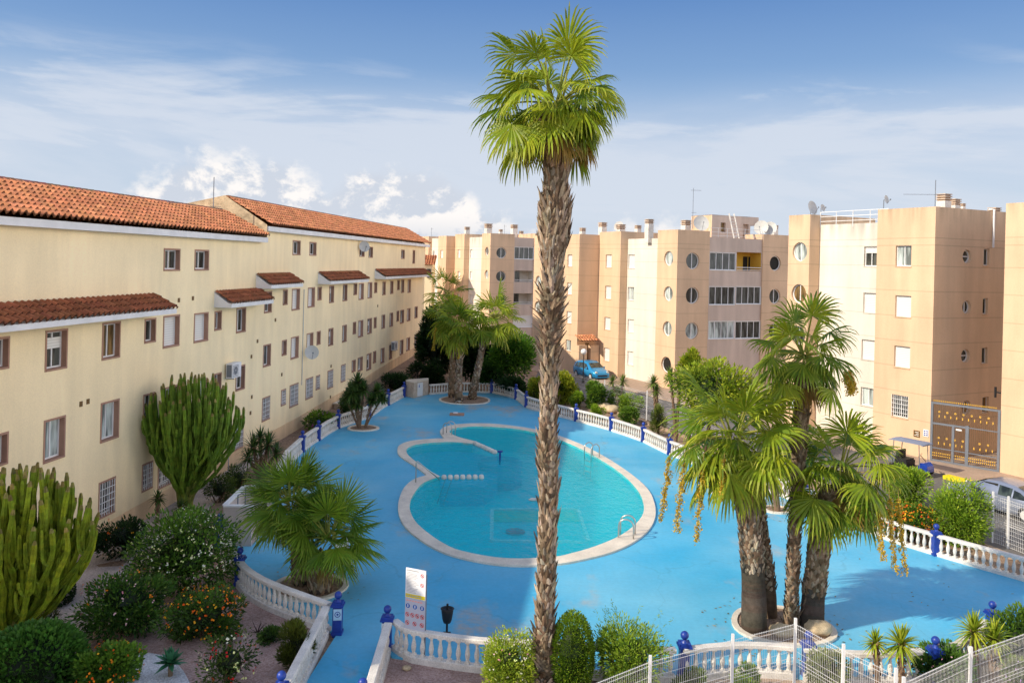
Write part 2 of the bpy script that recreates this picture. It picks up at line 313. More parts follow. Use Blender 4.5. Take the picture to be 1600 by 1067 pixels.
# ---------------------------------------------------------------- mesh builder (world coordinates)
WM = {}
def wmat(o): return WM.get(o.name, Matrix.Identity(4)) if o else Matrix.Identity(4)
class MB:
    def __init__(s): s.v = []; s.f = []; s.c = []
    def add(s, vs, fs, c=None):
        k = len(s.v); s.v.extend([tuple(p) for p in vs]); s.f.extend([tuple(i + k for i in f) for f in fs])
        s.c.extend([c] * len(fs))
    def quad(s, a, b, c_, d, c=None): s.add([a, b, c_, d], [(0, 1, 2, 3)], c)
    def box(s, o, x, y, z, c=None):
        """box from corner o with edge vectors x, y, z"""
        o, x, y, z = Vector(o), Vector(x), Vector(y), Vector(z)
        p = [o, o + x, o + x + y, o + y]; p += [q + z for q in p]
        s.add(p, [(3, 2, 1, 0), (4, 5, 6, 7), (0, 1, 5, 4), (1, 2, 6, 5), (2, 3, 7, 6), (3, 0, 4, 7)], c)
    def cbox(s, ce, x, y, z, c=None):
        """box centred in x, y about ce and standing on ce.z"""
        ce = Vector(ce); x, y = Vector(x), Vector(y)
        s.box(ce - x / 2 - y / 2, x, y, Vector((0, 0, z)) if not isinstance(z, Vector) else z, c)
    def bar(s, a, b, w, c=None, up=UP):
        a, b = Vector(a), Vector(b); d = (b - a)
        x = d.cross(up)
        if x.length < 1e-6: x = Vector((1, 0, 0))
        x = x.normalized() * w; y = x.cross(d).normalized() * w
        s.box(a - x / 2 - y / 2, d, x, y, c)
    def prism(s, pts, z0, z1, c=None):
        n = len(pts); vs = [(p[0], p[1], z0) for p in pts] + [(p[0], p[1], z1) for p in pts]
        fs = [tuple(range(n - 1, -1, -1)), tuple(range(n, 2 * n))] + [(i, (i + 1) % n, n + (i + 1) % n, n + i) for i in range(n)]
        s.add(vs, fs, c)
    def tube(s, pts, rad, n=8, cap=True, c=None, star=0.0, cols=None):
        pts = [Vector(p) for p in pts]; m = len(pts)
        if not isinstance(rad, (list, tuple)): rad = [rad] * m
        vs = []; ref = Vector((0.31, 0.17, 0.93))
        for i, p in enumerate(pts):
            t = (pts[min(i + 1, m - 1)] - pts[max(i - 1, 0)]).normalized()
            if i == 0:
                x = t.cross(ref if abs(t.z) < .9 else Vector((1, 0, 0))).normalized()
            else:
                x = (x - t * x.dot(t)).normalized()
            y = t.cross(x)
            for j in range(n):
                a = 2 * math.pi * j / n; r = rad[i] * (1 - (star if j % 2 else 0))
                vs.append(p + x * math.cos(a) * r + y * math.sin(a) * r)
        k = len(s.v); s.v.extend([tuple(p) for p in vs])
        for i in range(m - 1):
            for j in range(n):
                s.f.append((k + i * n + j, k + i * n + (j + 1) % n, k + (i + 1) * n + (j + 1) % n, k + (i + 1) * n + j))
                s.c.append(cols[i] if cols else (c if not star or j % 2 == 0 else c))
        if cap:
            s.f.append(tuple(k + j for j in range(n - 1, -1, -1))); s.c.append(c)
            s.f.append(tuple(k + (m - 1) * n + j for j in range(n))); s.c.append(cols[-1] if cols else c)
    def lathe(s, o, prof, n=12, c=None):
        o = Vector(o); m = len(prof); k = len(s.v)
        for r, z in prof:
            for j in range(n):
                a = 2 * math.pi * j / n; s.v.append((o.x + r * math.cos(a), o.y + r * math.sin(a), o.z + z))
        for i in range(m - 1):
            for j in range(n):
                s.f.append((k + i * n + j, k + i * n + (j + 1) % n, k + (i + 1) * n + (j + 1) % n, k + (i + 1) * n + j)); s.c.append(c)
        s.f.append(tuple(k + j for j in range(n - 1, -1, -1))); s.c.append(c)
        s.f.append(tuple(k + (m - 1) * n + j for j in range(n))); s.c.append(c)
    def ball(s, o, r, n=12, c=None, sz=1.0):
        s.lathe(o, [(r * math.cos(a), r * sz * math.sin(a)) for a in [(-.49 + .98 * i / 8) * math.pi for i in range(9)]], n, c)
    def disc(s, o, x, y, r, n=20, c=None):
        s.add([Vector(o) + Vector(x) * r * math.cos(2 * math.pi * i / n) + Vector(y) * r * math.sin(2 * math.pi * i / n) for i in range(n)], [tuple(range(n))], c)
    def ring(s, o, x, y, r0, r1, n=24, c=None):
        o, x, y = Vector(o), Vector(x), Vector(y); vs = []
        for i in range(n):
            a = 2 * math.pi * i / n; d = x * math.cos(a) + y * math.sin(a); vs += [o + d * r0, o + d * r1]
        s.add(vs, [(2 * i, 2 * i + 1, (2 * i + 3) % (2 * n), (2 * i + 2) % (2 * n)) for i in range(n)], c)
    def build(s, name, mat, parent=None, smooth=False, label=None):
        me = bpy.data.meshes.new(name)
        v = s.v
        w = wmat(parent)
        if parent is not None and w != Matrix.Identity(4):
            wi = np.array(w.inverted()); a = np.array(v, dtype=float).reshape(-1, 3)
            v = (a @ wi[:3, :3].T + wi[:3, 3]).tolist()
        me.from_pydata(v, [], s.f)
        if any(c is not None for c in s.c):
            at_ = me.attributes.new('Col', 'FLOAT_COLOR', 'FACE')
            arr = np.ones((len(s.f), 4), dtype=np.float32)
            arr[:, :3] = [c[:3] if c is not None else (.5, .5, .5) for c in s.c]
            at_.data.foreach_set('color', arr.ravel())
        if smooth: me.shade_smooth()
        me.materials.append(mat)
        o = bpy.data.objects.new(name, me); col.objects.link(o)
        if parent is not None:
            o.parent = parent; WM[o.name] = w.copy()
        if label: o['label'] = label
        return o
def tag(o, label, cat=None, group=None, kind=None):
    if label: o['label'] = label
    if cat: o['category'] = cat
    if group: o['group'] = group
    if kind: o['kind'] = kind
    return o
def thing(name, label, cat, loc=(0, 0, 0), rz=0.0, group=None):
    o = bpy.data.objects.new(name, None); col.objects.link(o); o.empty_display_size = .2
    o.location = loc; o.rotation_euler = (0, 0, rz)
    WM[o.name] = Matrix.Translation(Vector(loc)) @ Matrix.Rotation(rz, 4, 'Z')
    return tag(o, label, cat, group)
def structure(o, label=None):
    o['kind'] = 'structure'
    if label: o['label'] = label
    return o
def flat(name, outer, holes, z, mat, thick=0.0, parent=None):
    """horizontal sheet from 2-D outlines, with holes; optional downward skirt"""
    loops = [[Vector((p[0], p[1], 0)) for p in l] for l in [outer] + list(holes)]
    tris = tessellate_polygon(loops)
    mb = MB(); allp = [p for l in loops for p in l]
    mb.add([(p.x, p.y, z) for p in allp], [tuple(t) for t in tris])
    if thick:
        for l in loops:
            n = len(l)
            for i in range(n):
                a, b = l[i], l[(i + 1) % n]
                mb.quad((a.x, a.y, z), (b.x, b.y, z), (b.x, b.y, z - thick), (a.x, a.y, z - thick))
    o = mb.build(name, mat, parent)
    bm = bmesh.new(); bm.from_mesh(o.data); bm.normal_update()
    for f in bm.faces:
        if abs(f.normal.z) > .5 and f.normal.z < 0: f.normal_flip()
    bm.to_mesh(o.data); bm.free()
    return o
def smooth_loop(pts, closed=True, sub=4):
    n = len(pts); out = []
    rng_ = range(n) if closed else range(n - 1)
    for i in rng_:
        if closed: p0, p1, p2, p3 = pts[(i - 1) % n], pts[i], pts[(i + 1) % n], pts[(i + 2) % n]
        else: p0, p1, p2, p3 = pts[max(i - 1, 0)], pts[i], pts[i + 1], pts[min(i + 2, n - 1)]
        for k in range(sub):
            t = k / sub
            out.append(0.5 * ((2 * p1) + (-p0 + p2) * t + (2 * p0 - 5 * p1 + 4 * p2 - p3) * t * t + (-p0 + 3 * p1 - 3 * p2 + p3) * t ** 3))
    if not closed: out.append(pts[-1])
    return out
def inside(p, poly):
    x, y = p[0], p[1]; r = False; n = len(poly)
    for i in range(n):
        a, b = poly[i], poly[(i + 1) % n]
        if (a[1] > y) != (b[1] > y) and x < (b[0] - a[0]) * (y - a[1]) / (b[1] - a[1]) + a[0]: r = not r
    return r
# ---------------------------------------------------------------- facades
class Face:
    def __init__(s, o, d, n): s.o, s.d, s.n = Vector(o), Vector(d), Vector(n)
    def P(s, t, z, off=0.0): return s.o + s.d * t + s.n * off + UP * z
    def px(s, x, y, off=0.0):
        o = s.o + s.n * off
        return on_line(x, y, o, s.d)
    def rect(s, x0, x1, y0, y1):
        xm = (x0 + x1) / 2; ym = (y0 + y1) / 2
        a, _ = s.px(x0, ym); b, _ = s.px(x1, ym); _, zt = s.px(xm, y0); _, zb = s.px(xm, y1)
        return ('r', min(a, b), max(a, b), min(zt, zb), max(zt, zb))
    def circ(s, x, y, r):
        t, z = s.px(x, y); return ('c', t, z, r)
def bounds(h):
    return (h[1], h[2], h[3], h[4]) if h[0] == 'r' else (h[1] - h[3], h[1] + h[3], h[2] - h[3], h[2] + h[3])
def facade(mb, F_, s0, s1, z0, z1, holes=()):
    Sx = sorted({s0, s1} | {v for h in holes for v in bounds(h)[:2] if s0 < v < s1}); Z = sorted({z0, z1} | {v for h in holes for v in bounds(h)[2:] if z0 < v < z1})
    for a, b in zip(Sx, Sx[1:]):
        for c, d in zip(Z, Z[1:]):
            ms, mz = (a + b) / 2, (c + d) / 2
            if any(bounds(h)[0] < ms < bounds(h)[1] and bounds(h)[2] < mz < bounds(h)[3] for h in holes): continue
            mb.quad(F_.P(a, c), F_.P(b, c), F_.P(b, d), F_.P(a, d))
    for h in holes:
        if h[0] == 'c':
            _, t, z, r = h; n = 32
            for i in range(n):
                q = []
                for k in (i, i + 1):
                    a = 2 * math.pi * k / n; ca, sa = math.cos(a), math.sin(a); m = max(abs(ca), abs(sa))
                    q.append(((t + r * ca, z + r * sa), (t + r * ca / m, z + r * sa / m)))
                mb.quad(F_.P(*q[0][0]), F_.P(*q[0][1]), F_.P(*q[1][1]), F_.P(*q[1][0]))
def window(parent, F_, h, kind='glass', depth=.16, trim=None, tw=.07, label=None, panes=2):
    """one window of a facade: reveal and surround, then frame, pane or shutter, bars"""
    tm = trim or M['trim']
    w = MB()
    if h[0] == 'r':
        _, a, b, c, d = h
        w.quad(F_.P(a, c), F_.P(a, d), F_.P(a, d, -depth), F_.P(a, c, -depth)); w.quad(F_.P(b, c), F_.P(b, d), F_.P(b, d, -depth), F_.P(b, c, -depth))
        w.quad(F_.P(a, d), F_.P(b, d), F_.P(b, d, -depth), F_.P(a, d, -depth))
        w.box(F_.P(a - .03, c - .05, -depth), F_.d * (b - a + .06), F_.n * (depth + .05), UP * .05)
        if tw:
            for (p, q, r, s_) in ((a - tw, a, c - tw, d + tw), (b, b + tw, c - tw, d + tw), (a, b, d, d + tw), (a, b, c - tw, c - .05)):
                w.box(F_.P(p, r, -.01), F_.d * (q - p), F_.n * .03, UP * (s_ - r))
        o = w.build('window', tm, parent, label=label)
        fr = MB(); fd = -depth + .02; e = .05
        def fbar(p, q, r, s_, off=0.0): fr.box(F_.P(p, r, fd + off), F_.d * (q - p), F_.n * .05, UP * (s_ - r))
        if kind != 'void':
            fbar(a, a + e, c, d); fbar(b - e, b, c, d); fbar(a + e, b - e, c, c + e); fbar(a + e, b - e, d - e, d)
        if kind in ('glass', 'pale', 'bars', 'brown', 'half', 'curtain'):
            np_ = panes if (b - a) > .7 or panes > 2 else 1
            for k in range(1, np_):
                m = a + (b - a) * k / np_; fbar(m - e / 2, m + e / 2, c + e, d - e, .004)
            if kind != 'void': fr.build('frame', M['white'], o)
            g = MB(); g.quad(*[F_.P(x, z, fd + .015) for x, z in ((a + e, c + e), (b - e, c + e), (b - e, d - e), (a + e, d - e))])
            g.build('pane', {'pale': M['glass_pale'], 'brown': M['glass_brown'], 'curtain': M['glass_pale']}.get(kind, M['glass']), o)
            if kind == 'half':
                s2 = MB(); s2.box(F_.P(a + e, d - (d - c) * U(.3, .5), fd + .03), F_.d * (b - a - 2 * e), F_.n * .03, UP * ((d - c) * .3)); s2.build('shutter', M['shutter'], o)
            if kind == 'bars':
                g = MB(); n = max(3, int((b - a) / .13))
                for k in range(n + 1): x = a + (b - a) * k / n; g.box(F_.P(x - .011, c, .0), F_.d * .022, F_.n * .022, UP * (d - c))
                for k in range(1, 5): z = c + (d - c) * k / 5; g.box(F_.P(a, z, .024), F_.d * (b - a), F_.n * .018, UP * .022)
                g.build('security_bars', M['white'], o)
        elif kind == 'shutter':
            fr.build('frame', M['white'], o)
            g = MB(); g.quad(*[F_.P(x, z, fd + .03) for x, z in ((a + e, c + e), (b - e, c + e), (b - e, d - e), (a + e, d - e))]); g.build('shutter', M['shutter'], o)
    else:
        _, t, z, r = h; n = 32
        def C(k, rr, off): a = 2 * math.pi * k / n; return F_.P(t + rr * math.cos(a), z + rr * math.sin(a), off)
        for k in range(n):
            w.quad(C(k, r, 0), C(k + 1, r, 0), C(k + 1, r, -depth), C(k, r, -depth))
        o = w.build('window', tm, parent, label=label)
        fr = MB()
        for k in range(n):
            fr.quad(C(k, r, -depth + .05), C(k + 1, r, -depth + .05), C(k + 1, r - .07, -depth + .05), C(k, r - .07, -depth + .05))
            fr.quad(C(k, r - .07, -depth + .05), C(k + 1, r - .07, -depth + .05), C(k + 1, r - .07, -depth), C(k, r - .07, -depth))
        if kind == 'hbar': fr.box(F_.P(t - r, z - .03, -depth + .012), F_.d * 2 * r, F_.n * .04, UP * .06)
        elif kind != 'void': fr.box(F_.P(t - .03, z - r, -depth + .012), F_.d * .06, F_.n * .04, UP * 2 * r)
        fr.build('frame', M['white'], o)
        g = MB(); g.add([C(k, r, -depth + .01) for k in range(n)], [tuple(range(n))])
        g.build('pane', {'pale': M['glass_pale'], 'brown': M['glass_brown'], 'void': M['dark']}.get(kind, M['glass']), o)
    return o
def tiles(mb, F_, s0, s1, off0, z0, off1, z1, pitch=.30, row=.36, sub=6, base=(.62, .25, .12), var=.22):
    """curved clay tiles on a slope running from the eave (off0, z0) up to (off1, z1)"""
    dv = Vector((0, 0, z1 - z0)) + F_.n * (off1 - off0); T = dv.length; dv.normalize()
    nn = F_.d.cross(dv); nn = nn if nn.z > 0 else -nn
    ns = max(1, int(round((s1 - s0) / pitch))); p = (s1 - s0) / ns; nr = max(1, int(round(T / row))); rr = T / nr
    for j in range(nr):
        for i in range(ns):
            k = 1 + U(-var, var); cc = tuple(b * k * (1 + U(-.06, .06)) for b in base); lift = U(0, .008)
            vs = []
            for (t, h) in ((-.03, .06), (rr, .0)):
                for q in range(sub + 1):
                    x = q / sub; prof = .095 * math.sin(math.pi * x / .62) if x < .62 else -.03 * math.sin(math.pi * (x - .62) / .38)
                    vs.append(F_.P(s0 + (i + x) * p, z0, off0) + dv * (j * rr + t) + nn * (prof + h + lift + .03))
            fs = [(q, q + 1, sub + 2 + q, sub + 1 + q) for q in range(sub)]
            mb.add(vs, fs, cc)
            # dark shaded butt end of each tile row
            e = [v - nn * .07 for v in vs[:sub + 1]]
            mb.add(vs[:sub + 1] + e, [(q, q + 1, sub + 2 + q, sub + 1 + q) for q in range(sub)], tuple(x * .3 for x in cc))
# ================================================================ cream apartment block (left)
FA = Face(OA, dA, nA)
root = thing('apartment_building', 'long cream apartment block with clay tile roof and small brown-edged windows', 'building', OA, math.atan2(dA.y, dA.x))
sB = FA.px(406, 410)[0]; sE = FA.px(664, 410)[0]; sN = -34.0
# windows: (x0, x1, y0, y1, kind)
WN = [(-60, -30, 535, 585, 'glass'), (-8, 12, 530, 574, 'glass'), (72.6, 103, 518, 575, 'half'), (161, 186, 506, 558, 'brown'), (227, 242, 500, 533, 'glass'), (256, 279, 495, 540, 'shutter'),
      (304, 324, 491, 532, 'shutter'), (336, 345, 488, 514, 'glass'), (370, 383, 483, 517.6, 'glass'),
      (257, 280, 390, 420, 'glass'), (305, 325, 392.6, 420.5, 'glass'),
      (-6, 10, 680, 724, 'glass'), (70, 99.5, 656, 716, 'curtain'), (158.6, 184, 629, 685, 'pale'), (225, 240, 617, 650, 'glass'), (254, 277, 606, 652, 'pale'), (303, 322, 595, 636, 'shutter'),
      (335, 344.6, 585, 611, 'glass'), (369, 381.5, 573, 607.5, 'glass'),
      (74, 98, 790, 850, 'bars'), (155.4, 178, 752, 803, 'bars'), (223, 237, 725, 763, 'bars'), (248, 270, 718, 757, 'bars'), (302, 321, 699, 738, 'bars'), (364, 379, 662, 700, 'bars')]
WF = [(457.8, 468.6, 377.6, 397, 'glass'), (484, 493.5, 380, 398, 'glass'), (562, 569, 387.5, 400, 'glass'), (576.3, 582, 387, 401.5, 'glass'), (627, 631.8, 391.5, 403.5, 'glass'), (644.8, 648, 392, 411, 'glass'),
      (413.6, 423.7, 457, 487, 'glass'), (442.7, 448.5, 454.6, 474.8, 'glass'), (456.6, 467.5, 452.8, 483, 'shutter'), (481.4, 491, 450.8, 478.6, 'shutter'), (496.6, 501.7, 450, 467.7, 'brown'),
      (514.8, 521, 448, 471.8, 'half'), (536, 542, 446, 469, 'glass'), (552.8, 557.3, 444.5, 459.6, 'pale'), (560.9, 567.7, 444, 467, 'shutter'), (575, 580.8, 442.4, 464.7, 'shutter'), (585, 588.7, 442.4, 456.6, 'glass'),
      (597.8, 602, 441.4, 460, 'half'), (610, 614, 440.4, 458, 'brown'), (621, 623.9, 439, 452, 'glass'), (627, 631, 438.4, 456.3, 'pale'), (637.3, 641.3, 437.6, 456.3, 'shutter'),
      (411.8, 422, 540, 570.8, 'glass'), (441, 447, 533, 553.6, 'glass'), (454.9, 465.7, 527.8, 558.7, 'shutter'), (479.4, 488.5, 522, 550.6, 'shutter'), (495.3, 500, 519, 537, 'brown'),
      (513.5, 520, 514.4, 538.5, 'half'), (535, 541, 509.4, 533, 'pale'), (551.7, 555.5, 504.5, 520.7, 'glass'), (559.8, 566.7, 502, 525.3, 'shutter'), (574.3, 580.3, 498.8, 520, 'half'), (584.4, 587.7, 497, 511.5, 'glass'),
      (596.5, 601, 493, 512, 'pale'), (609, 613.5, 490, 509, 'half'), (620, 623, 487, 501, 'glass'), (625.6, 630.7, 485.4, 504, 'pale'), (636, 640.8, 483, 500.6, 'shutter'), (648, 652, 480, 496, 'glass'),
      (410, 420.7, 622, 655, 'bars'), (439.7, 445.7, 610, 631.6, 'bars'), (453, 465, 601.7, 633, 'bars'), (478, 488, 592, 621, 'bars'), (494, 499, 588, 607, 'bars'), (512, 519.6, 579.7, 605, 'bars'), (533, 539, 571, 595, 'bars'),
      (550, 555, 564, 579.7, 'pale'), (559, 566, 559.5, 578.4, 'pale'), (573, 579.6, 553.6, 576.7, 'half'), (583, 587, 550, 566, 'glass'), (595, 600, 545, 565.8, 'pale'), (608, 612, 540, 560, 'glass'),
      (625, 629.7, 532.4, 553, 'pale'), (635, 640, 528.6, 547, 'shutter'), (647.6, 652, 524, 541.7, 'glass')]
wall = MB(); plin = MB()
ZN, ZF = 10.95, 11.55
hn = [FA.rect(*w[:4]) for w in WN]; hf = [FA.rect(*w[:4]) for w in WF]
hn[9] = ('r', hn[9][1], hn[9][2], hn[10][3], hn[10][4])
facade(wall, FA, sN, sB, -1.6, ZN, hn); facade(wall, FA, sB, sE, -1.6, ZF, hf)
D1, D2 = 2.0, 9.0
def poly(F_, pts): return [F_.P(s, z, -d) for s, d, z in pts]
RN, RF = 12.5, 13.25
for (s, ze, zr) in ((sN, ZN + .3, RN), (sE, ZF + .3, RF)):
    wall.add(poly(FA, [(s, 0, -1.6), (s, D2, -1.6), (s, D2, ze), (s, D1, zr), (s, 0, ze)]), [(0, 1, 2, 3, 4)])
wall.quad(*poly(FA, [(sN, D2, -1.6), (sE, D2, -1.6), (sE, D2, ZN), (sN, D2, ZN)]))
wall.build('wall', M['cream'], root)
g = MB(); g.add(poly(FA, [(sB, -.35, ZN + .2), (sB, D2, ZN + .2), (sB, D2, ZF + .3), (sB, D1, RF + .12), (sB, -.35, ZF + .32)]), [(0, 1, 2, 3, 4)])
g.build('gable', M['stone_gable'], root)
for s in np.arange(sN, sE, 2.0):
    s1 = min(s + 2.0, sE); z = ground_z((FA.P(s, 0)).x + .3, FA.P(s, 0).y) + .75
    z2 = ground_z((FA.P(s1, 0)).x + .3, FA.P(s1, 0).y) + .75
    a, b, c_, d_ = FA.P(s, -1.6, .03), FA.P(s1, -1.6, .03), FA.P(s1, z2, .03), FA.P(s, z, .03)
    plin.quad(a, b, c_, d_); plin.quad(d_, c_, FA.P(s1, z2, 0), FA.P(s, z, 0))
plin.build('plinth', M['cream_low'], root)
fb = MB()
fb.box(FA.P(sN, ZN, 0), FA.d * (sB - sN + .1), FA.n * .38, UP * .25); fb.box(FA.P(sB + .12, ZF, 0), FA.d * (sE - sB + .3), FA.n * .38, UP * .25)
fb.build('fascia', M['fascia'], root)
for (a, b, ze, zr) in ((sN, sB, ZN + .34, RN), (sB + .25, sE + .35, ZF + .34, RF)):
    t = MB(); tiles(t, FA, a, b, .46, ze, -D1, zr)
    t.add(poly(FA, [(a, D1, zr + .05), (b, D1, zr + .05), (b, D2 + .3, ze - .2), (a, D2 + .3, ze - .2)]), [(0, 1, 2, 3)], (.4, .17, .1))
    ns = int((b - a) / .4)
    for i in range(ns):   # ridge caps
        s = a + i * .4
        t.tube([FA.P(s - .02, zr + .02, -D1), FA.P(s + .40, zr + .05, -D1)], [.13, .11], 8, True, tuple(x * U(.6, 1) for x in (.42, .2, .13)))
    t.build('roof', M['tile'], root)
for w, h in zip(WN, hn): window(root, FA, h, w[4], depth=.24)
for w, h in zip(WF, hf): window(root, FA, h, w[4], depth=.24)
# tiled canopies over the top-floor rooms: (wall x0, wall x1, py top)
for (x0, y0, x1, y1, pr) in ((-150, 486, 240, 461, 1.0), (335, 457, 403.5, 452, .85), (400, 430.5, 451.6, 428, .85), (497, 426.7, 559, 424.7, .85), (585.7, 423.7, 661, 420.4, .9)):
    a, za = FA.px(x0, y0); b, zb = FA.px(x1, y1); zt = zb; a, b = min(a, b), max(a, b)
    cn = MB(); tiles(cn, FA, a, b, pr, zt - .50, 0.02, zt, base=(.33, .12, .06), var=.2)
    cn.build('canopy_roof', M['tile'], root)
    k = MB()
    k.box(FA.P(a, zt - .70, pr - .12), FA.d * (b - a), FA.n * .12, UP * .19)
    k.add([FA.P(s, z, o_) for s in (a, b) for (z, o_) in ((zt - .02, 0), (zt - .52, pr - .12), (zt - .70, pr - .12), (zt - .70, 0))], [(0, 1, 2, 3), (4, 5, 6, 7), (3, 2, 6, 7), (0, 1, 5, 4)])
    k.build('canopy_edge', M['fascia'], root)
# wall gadgets
def dish(name, label, p, r, look, pole_to=None, parent=None):
    look = Vector(look).normalized(); t = thing(name, label, 'satellite dish', p)
    x = look.cross(UP).normalized(); y = x.cross(look)
    m = MB(); n = 20; k0 = Vector(p) + look * (.05)
    rings = [(0, -.22 * r), (.5 * r, -.16 * r), (.8 * r, -.07 * r), (r, .0)]
    vs = []
    for rr, o_ in rings:
        for i in range(n): a = 2 * math.pi * i / n; vs.append(k0 + look * o_ + (x * math.cos(a) + y * math.sin(a)) * max(rr, .01))
    m.add(vs, [(i * n + j, i * n + (j + 1) % n, (i + 1) * n + (j + 1) % n, (i + 1) * n + j) for i in range(3) for j in range(n)])
    m.build('reflector', M['dish'], t, True)
    m = MB(); f = k0 + look * r * .9 - y * .2 * r; m.tube([k0 - y * r, f], .015, 6); m.ball(f, .05, 8); m.build('feed_arm', M['grey_metal'], t)
    m = MB(); q = pole_to if pole_to is not None else Vector(p) - look * .3
    m.tube([k0 - look * .22 * r, Vector(p) - look * .12, Vector((p[0], p[1], q[2])) - look * .12 if pole_to is not None else q], .025, 6); m.build('bracket', M['grey_metal'], t)
    return t
def ac_unit(label, fa, px, py, w=.8, h=.55):
    s, z = fa.px(px, py, .3); p = fa.P(s, z - h / 2, .0)
    t = thing('air_conditioner', label, 'air conditioner', p)
    m = MB(); m.box(fa.P(s - w / 2, z - h / 2, .08), fa.d * w, fa.n * .32, UP * h); m.build('casing', M['fascia'], t)
    m = MB()
    for k in range(9): m.box(fa.P(s - w / 2 + .06, z - h / 2 + .05 + k * (h - .1) / 9, .402), fa.d * (w * .62), fa.n * .012, UP * .022)
    m.ring(fa.P(s - w * .13, z, .408), fa.d, UP, .05, .2); m.build('fan_grille', M['grey_metal'], t)
    m = MB(); m.box(fa.P(s - w / 2 - .012, z - h / 2 + .06, .12), fa.d * .01, fa.n * .24, UP * (h - .12)); m.build('side_vent', M['grey_metal'], t)
    m = MB()
    for q in (-w * .35, w * .35): m.box(fa.P(s + q, z - h / 2 - .05, 0), fa.d * .04, fa.n * .42, UP * .04)
    m.build('bracket', M['grey_metal'], t)
ac_unit('boxy white air conditioner on the cream wall above the near barred windows', FA, 367, 578, .95, .7)
ac_unit('small air conditioner at the far end of the cream wall', FA, 617.5, 540, .9, .7)
s_, z_ = FA.px(487, 550.6, .5); dish('satellite_dish', 'grey satellite dish fixed on the cream wall beneath a shuttered window', FA.P(s_, z_, .5), .42, (.4, -.9, .25))
s_, z_ = FA.px(569, 385.5, .4); dish('satellite_dish', 'small grey satellite dish by the attic window of the cream block', FA.P(s_, z_, .4), .4, (.5, -.85, .2))
# stair house and aerials behind the ridge of the near roof
def aerial(label, base, h, arms, boom=.9, dirv=(1, 0, 0)):
    t = thing('tv_aerial', label, 'aerial', base)
    m = MB(); m.tube([base, Vector(base) + UP * h], .022, 6); m.build('mast', M['grey_metal'], t)
    m = MB(); dv = Vector(dirv).normalized(); e = dv.cross(UP)
    for (z, L_) in arms:
        a = Vector(base) + UP * z - dv * L_ * .25; m.tube([a, a + dv * L_], .012, 5)
        for k in range(6):
            q = a + dv * L_ * (k + .5) / 6; m.tube([q - e * (.28 - k * .02), q + e * (.28 - k * .02)], .007, 4)
    m.build('elements', M['grey_metal'], t)
    return t
m = MB()
for (x, y, yb) in ((357, 664, 742), (474, 452, 600)):
    s1_, z1_ = FA.px(x, y); _, z2_ = FA.px(x, yb); m.tube([FA.P(s1_, z1_, .05), FA.P(s1_, z2_, .05)], .025, 6)
s1_, z1_ = FA.px(392, 520); m.build('pipe', M['cheek'], root)
m = MB()
for (x, y) in ((279, 469), (301, 466), (128, 501), (140, 500), (126, 631), (137, 627), (392.5, 557), (393, 620), (391, 645), (402, 533), (517, 572), (516, 620), (430, 500), (590, 478), (440, 585)):
    s1_, z1_ = FA.px(x, y); m.box(FA.P(s1_ - .07, z1_ - .09, .002), FA.d * .14, FA.n * .03, UP * .18)
m.build('vent_grilles', M['gold_dark'], root)
b0 = at_y(333, 335, 42.6); aerial('thin aerial mast where the two tiled roofs of the cream block meet', b0, 1.9, [(.4, .5)])
b0 = at_y(262, 322, 37.5); aerial('low spiky aerial on the ridge of the near tiled roof', b0 - UP * .3, .55, [(.45, .6)], dirv=(1, .3, 0))
# tile-roofed house glimpsed behind the far end
pH = at_y(659, 420, 104)
t = thing('small_house', 'tile roofed house glimpsed between the cream block and the tan flats', 'house', (pH.x, pH.y, 0))
m = MB(); m.cbox((pH.x - .8, pH.y + 2, 0), (4.2, 0, 0), (0, 4, 0), 9.8); m.build('wall', M['cream'], t)
m = MB(); fr_ = Face((pH.x - 3.2, pH.y, 0), (1, 0, 0), (0, -1, 0)); tiles(m, fr_, 0, 4.9, .4, 9.7, -2, 10.9, pitch=.3); m.build('roof', M['tile'], t)
m = MB(); m.cbox((pH.x + .9, pH.y - .02, 8.1), (.5, 0, 0), (0, .1, 0), 1.1); m.build('window', M['glass'], t)
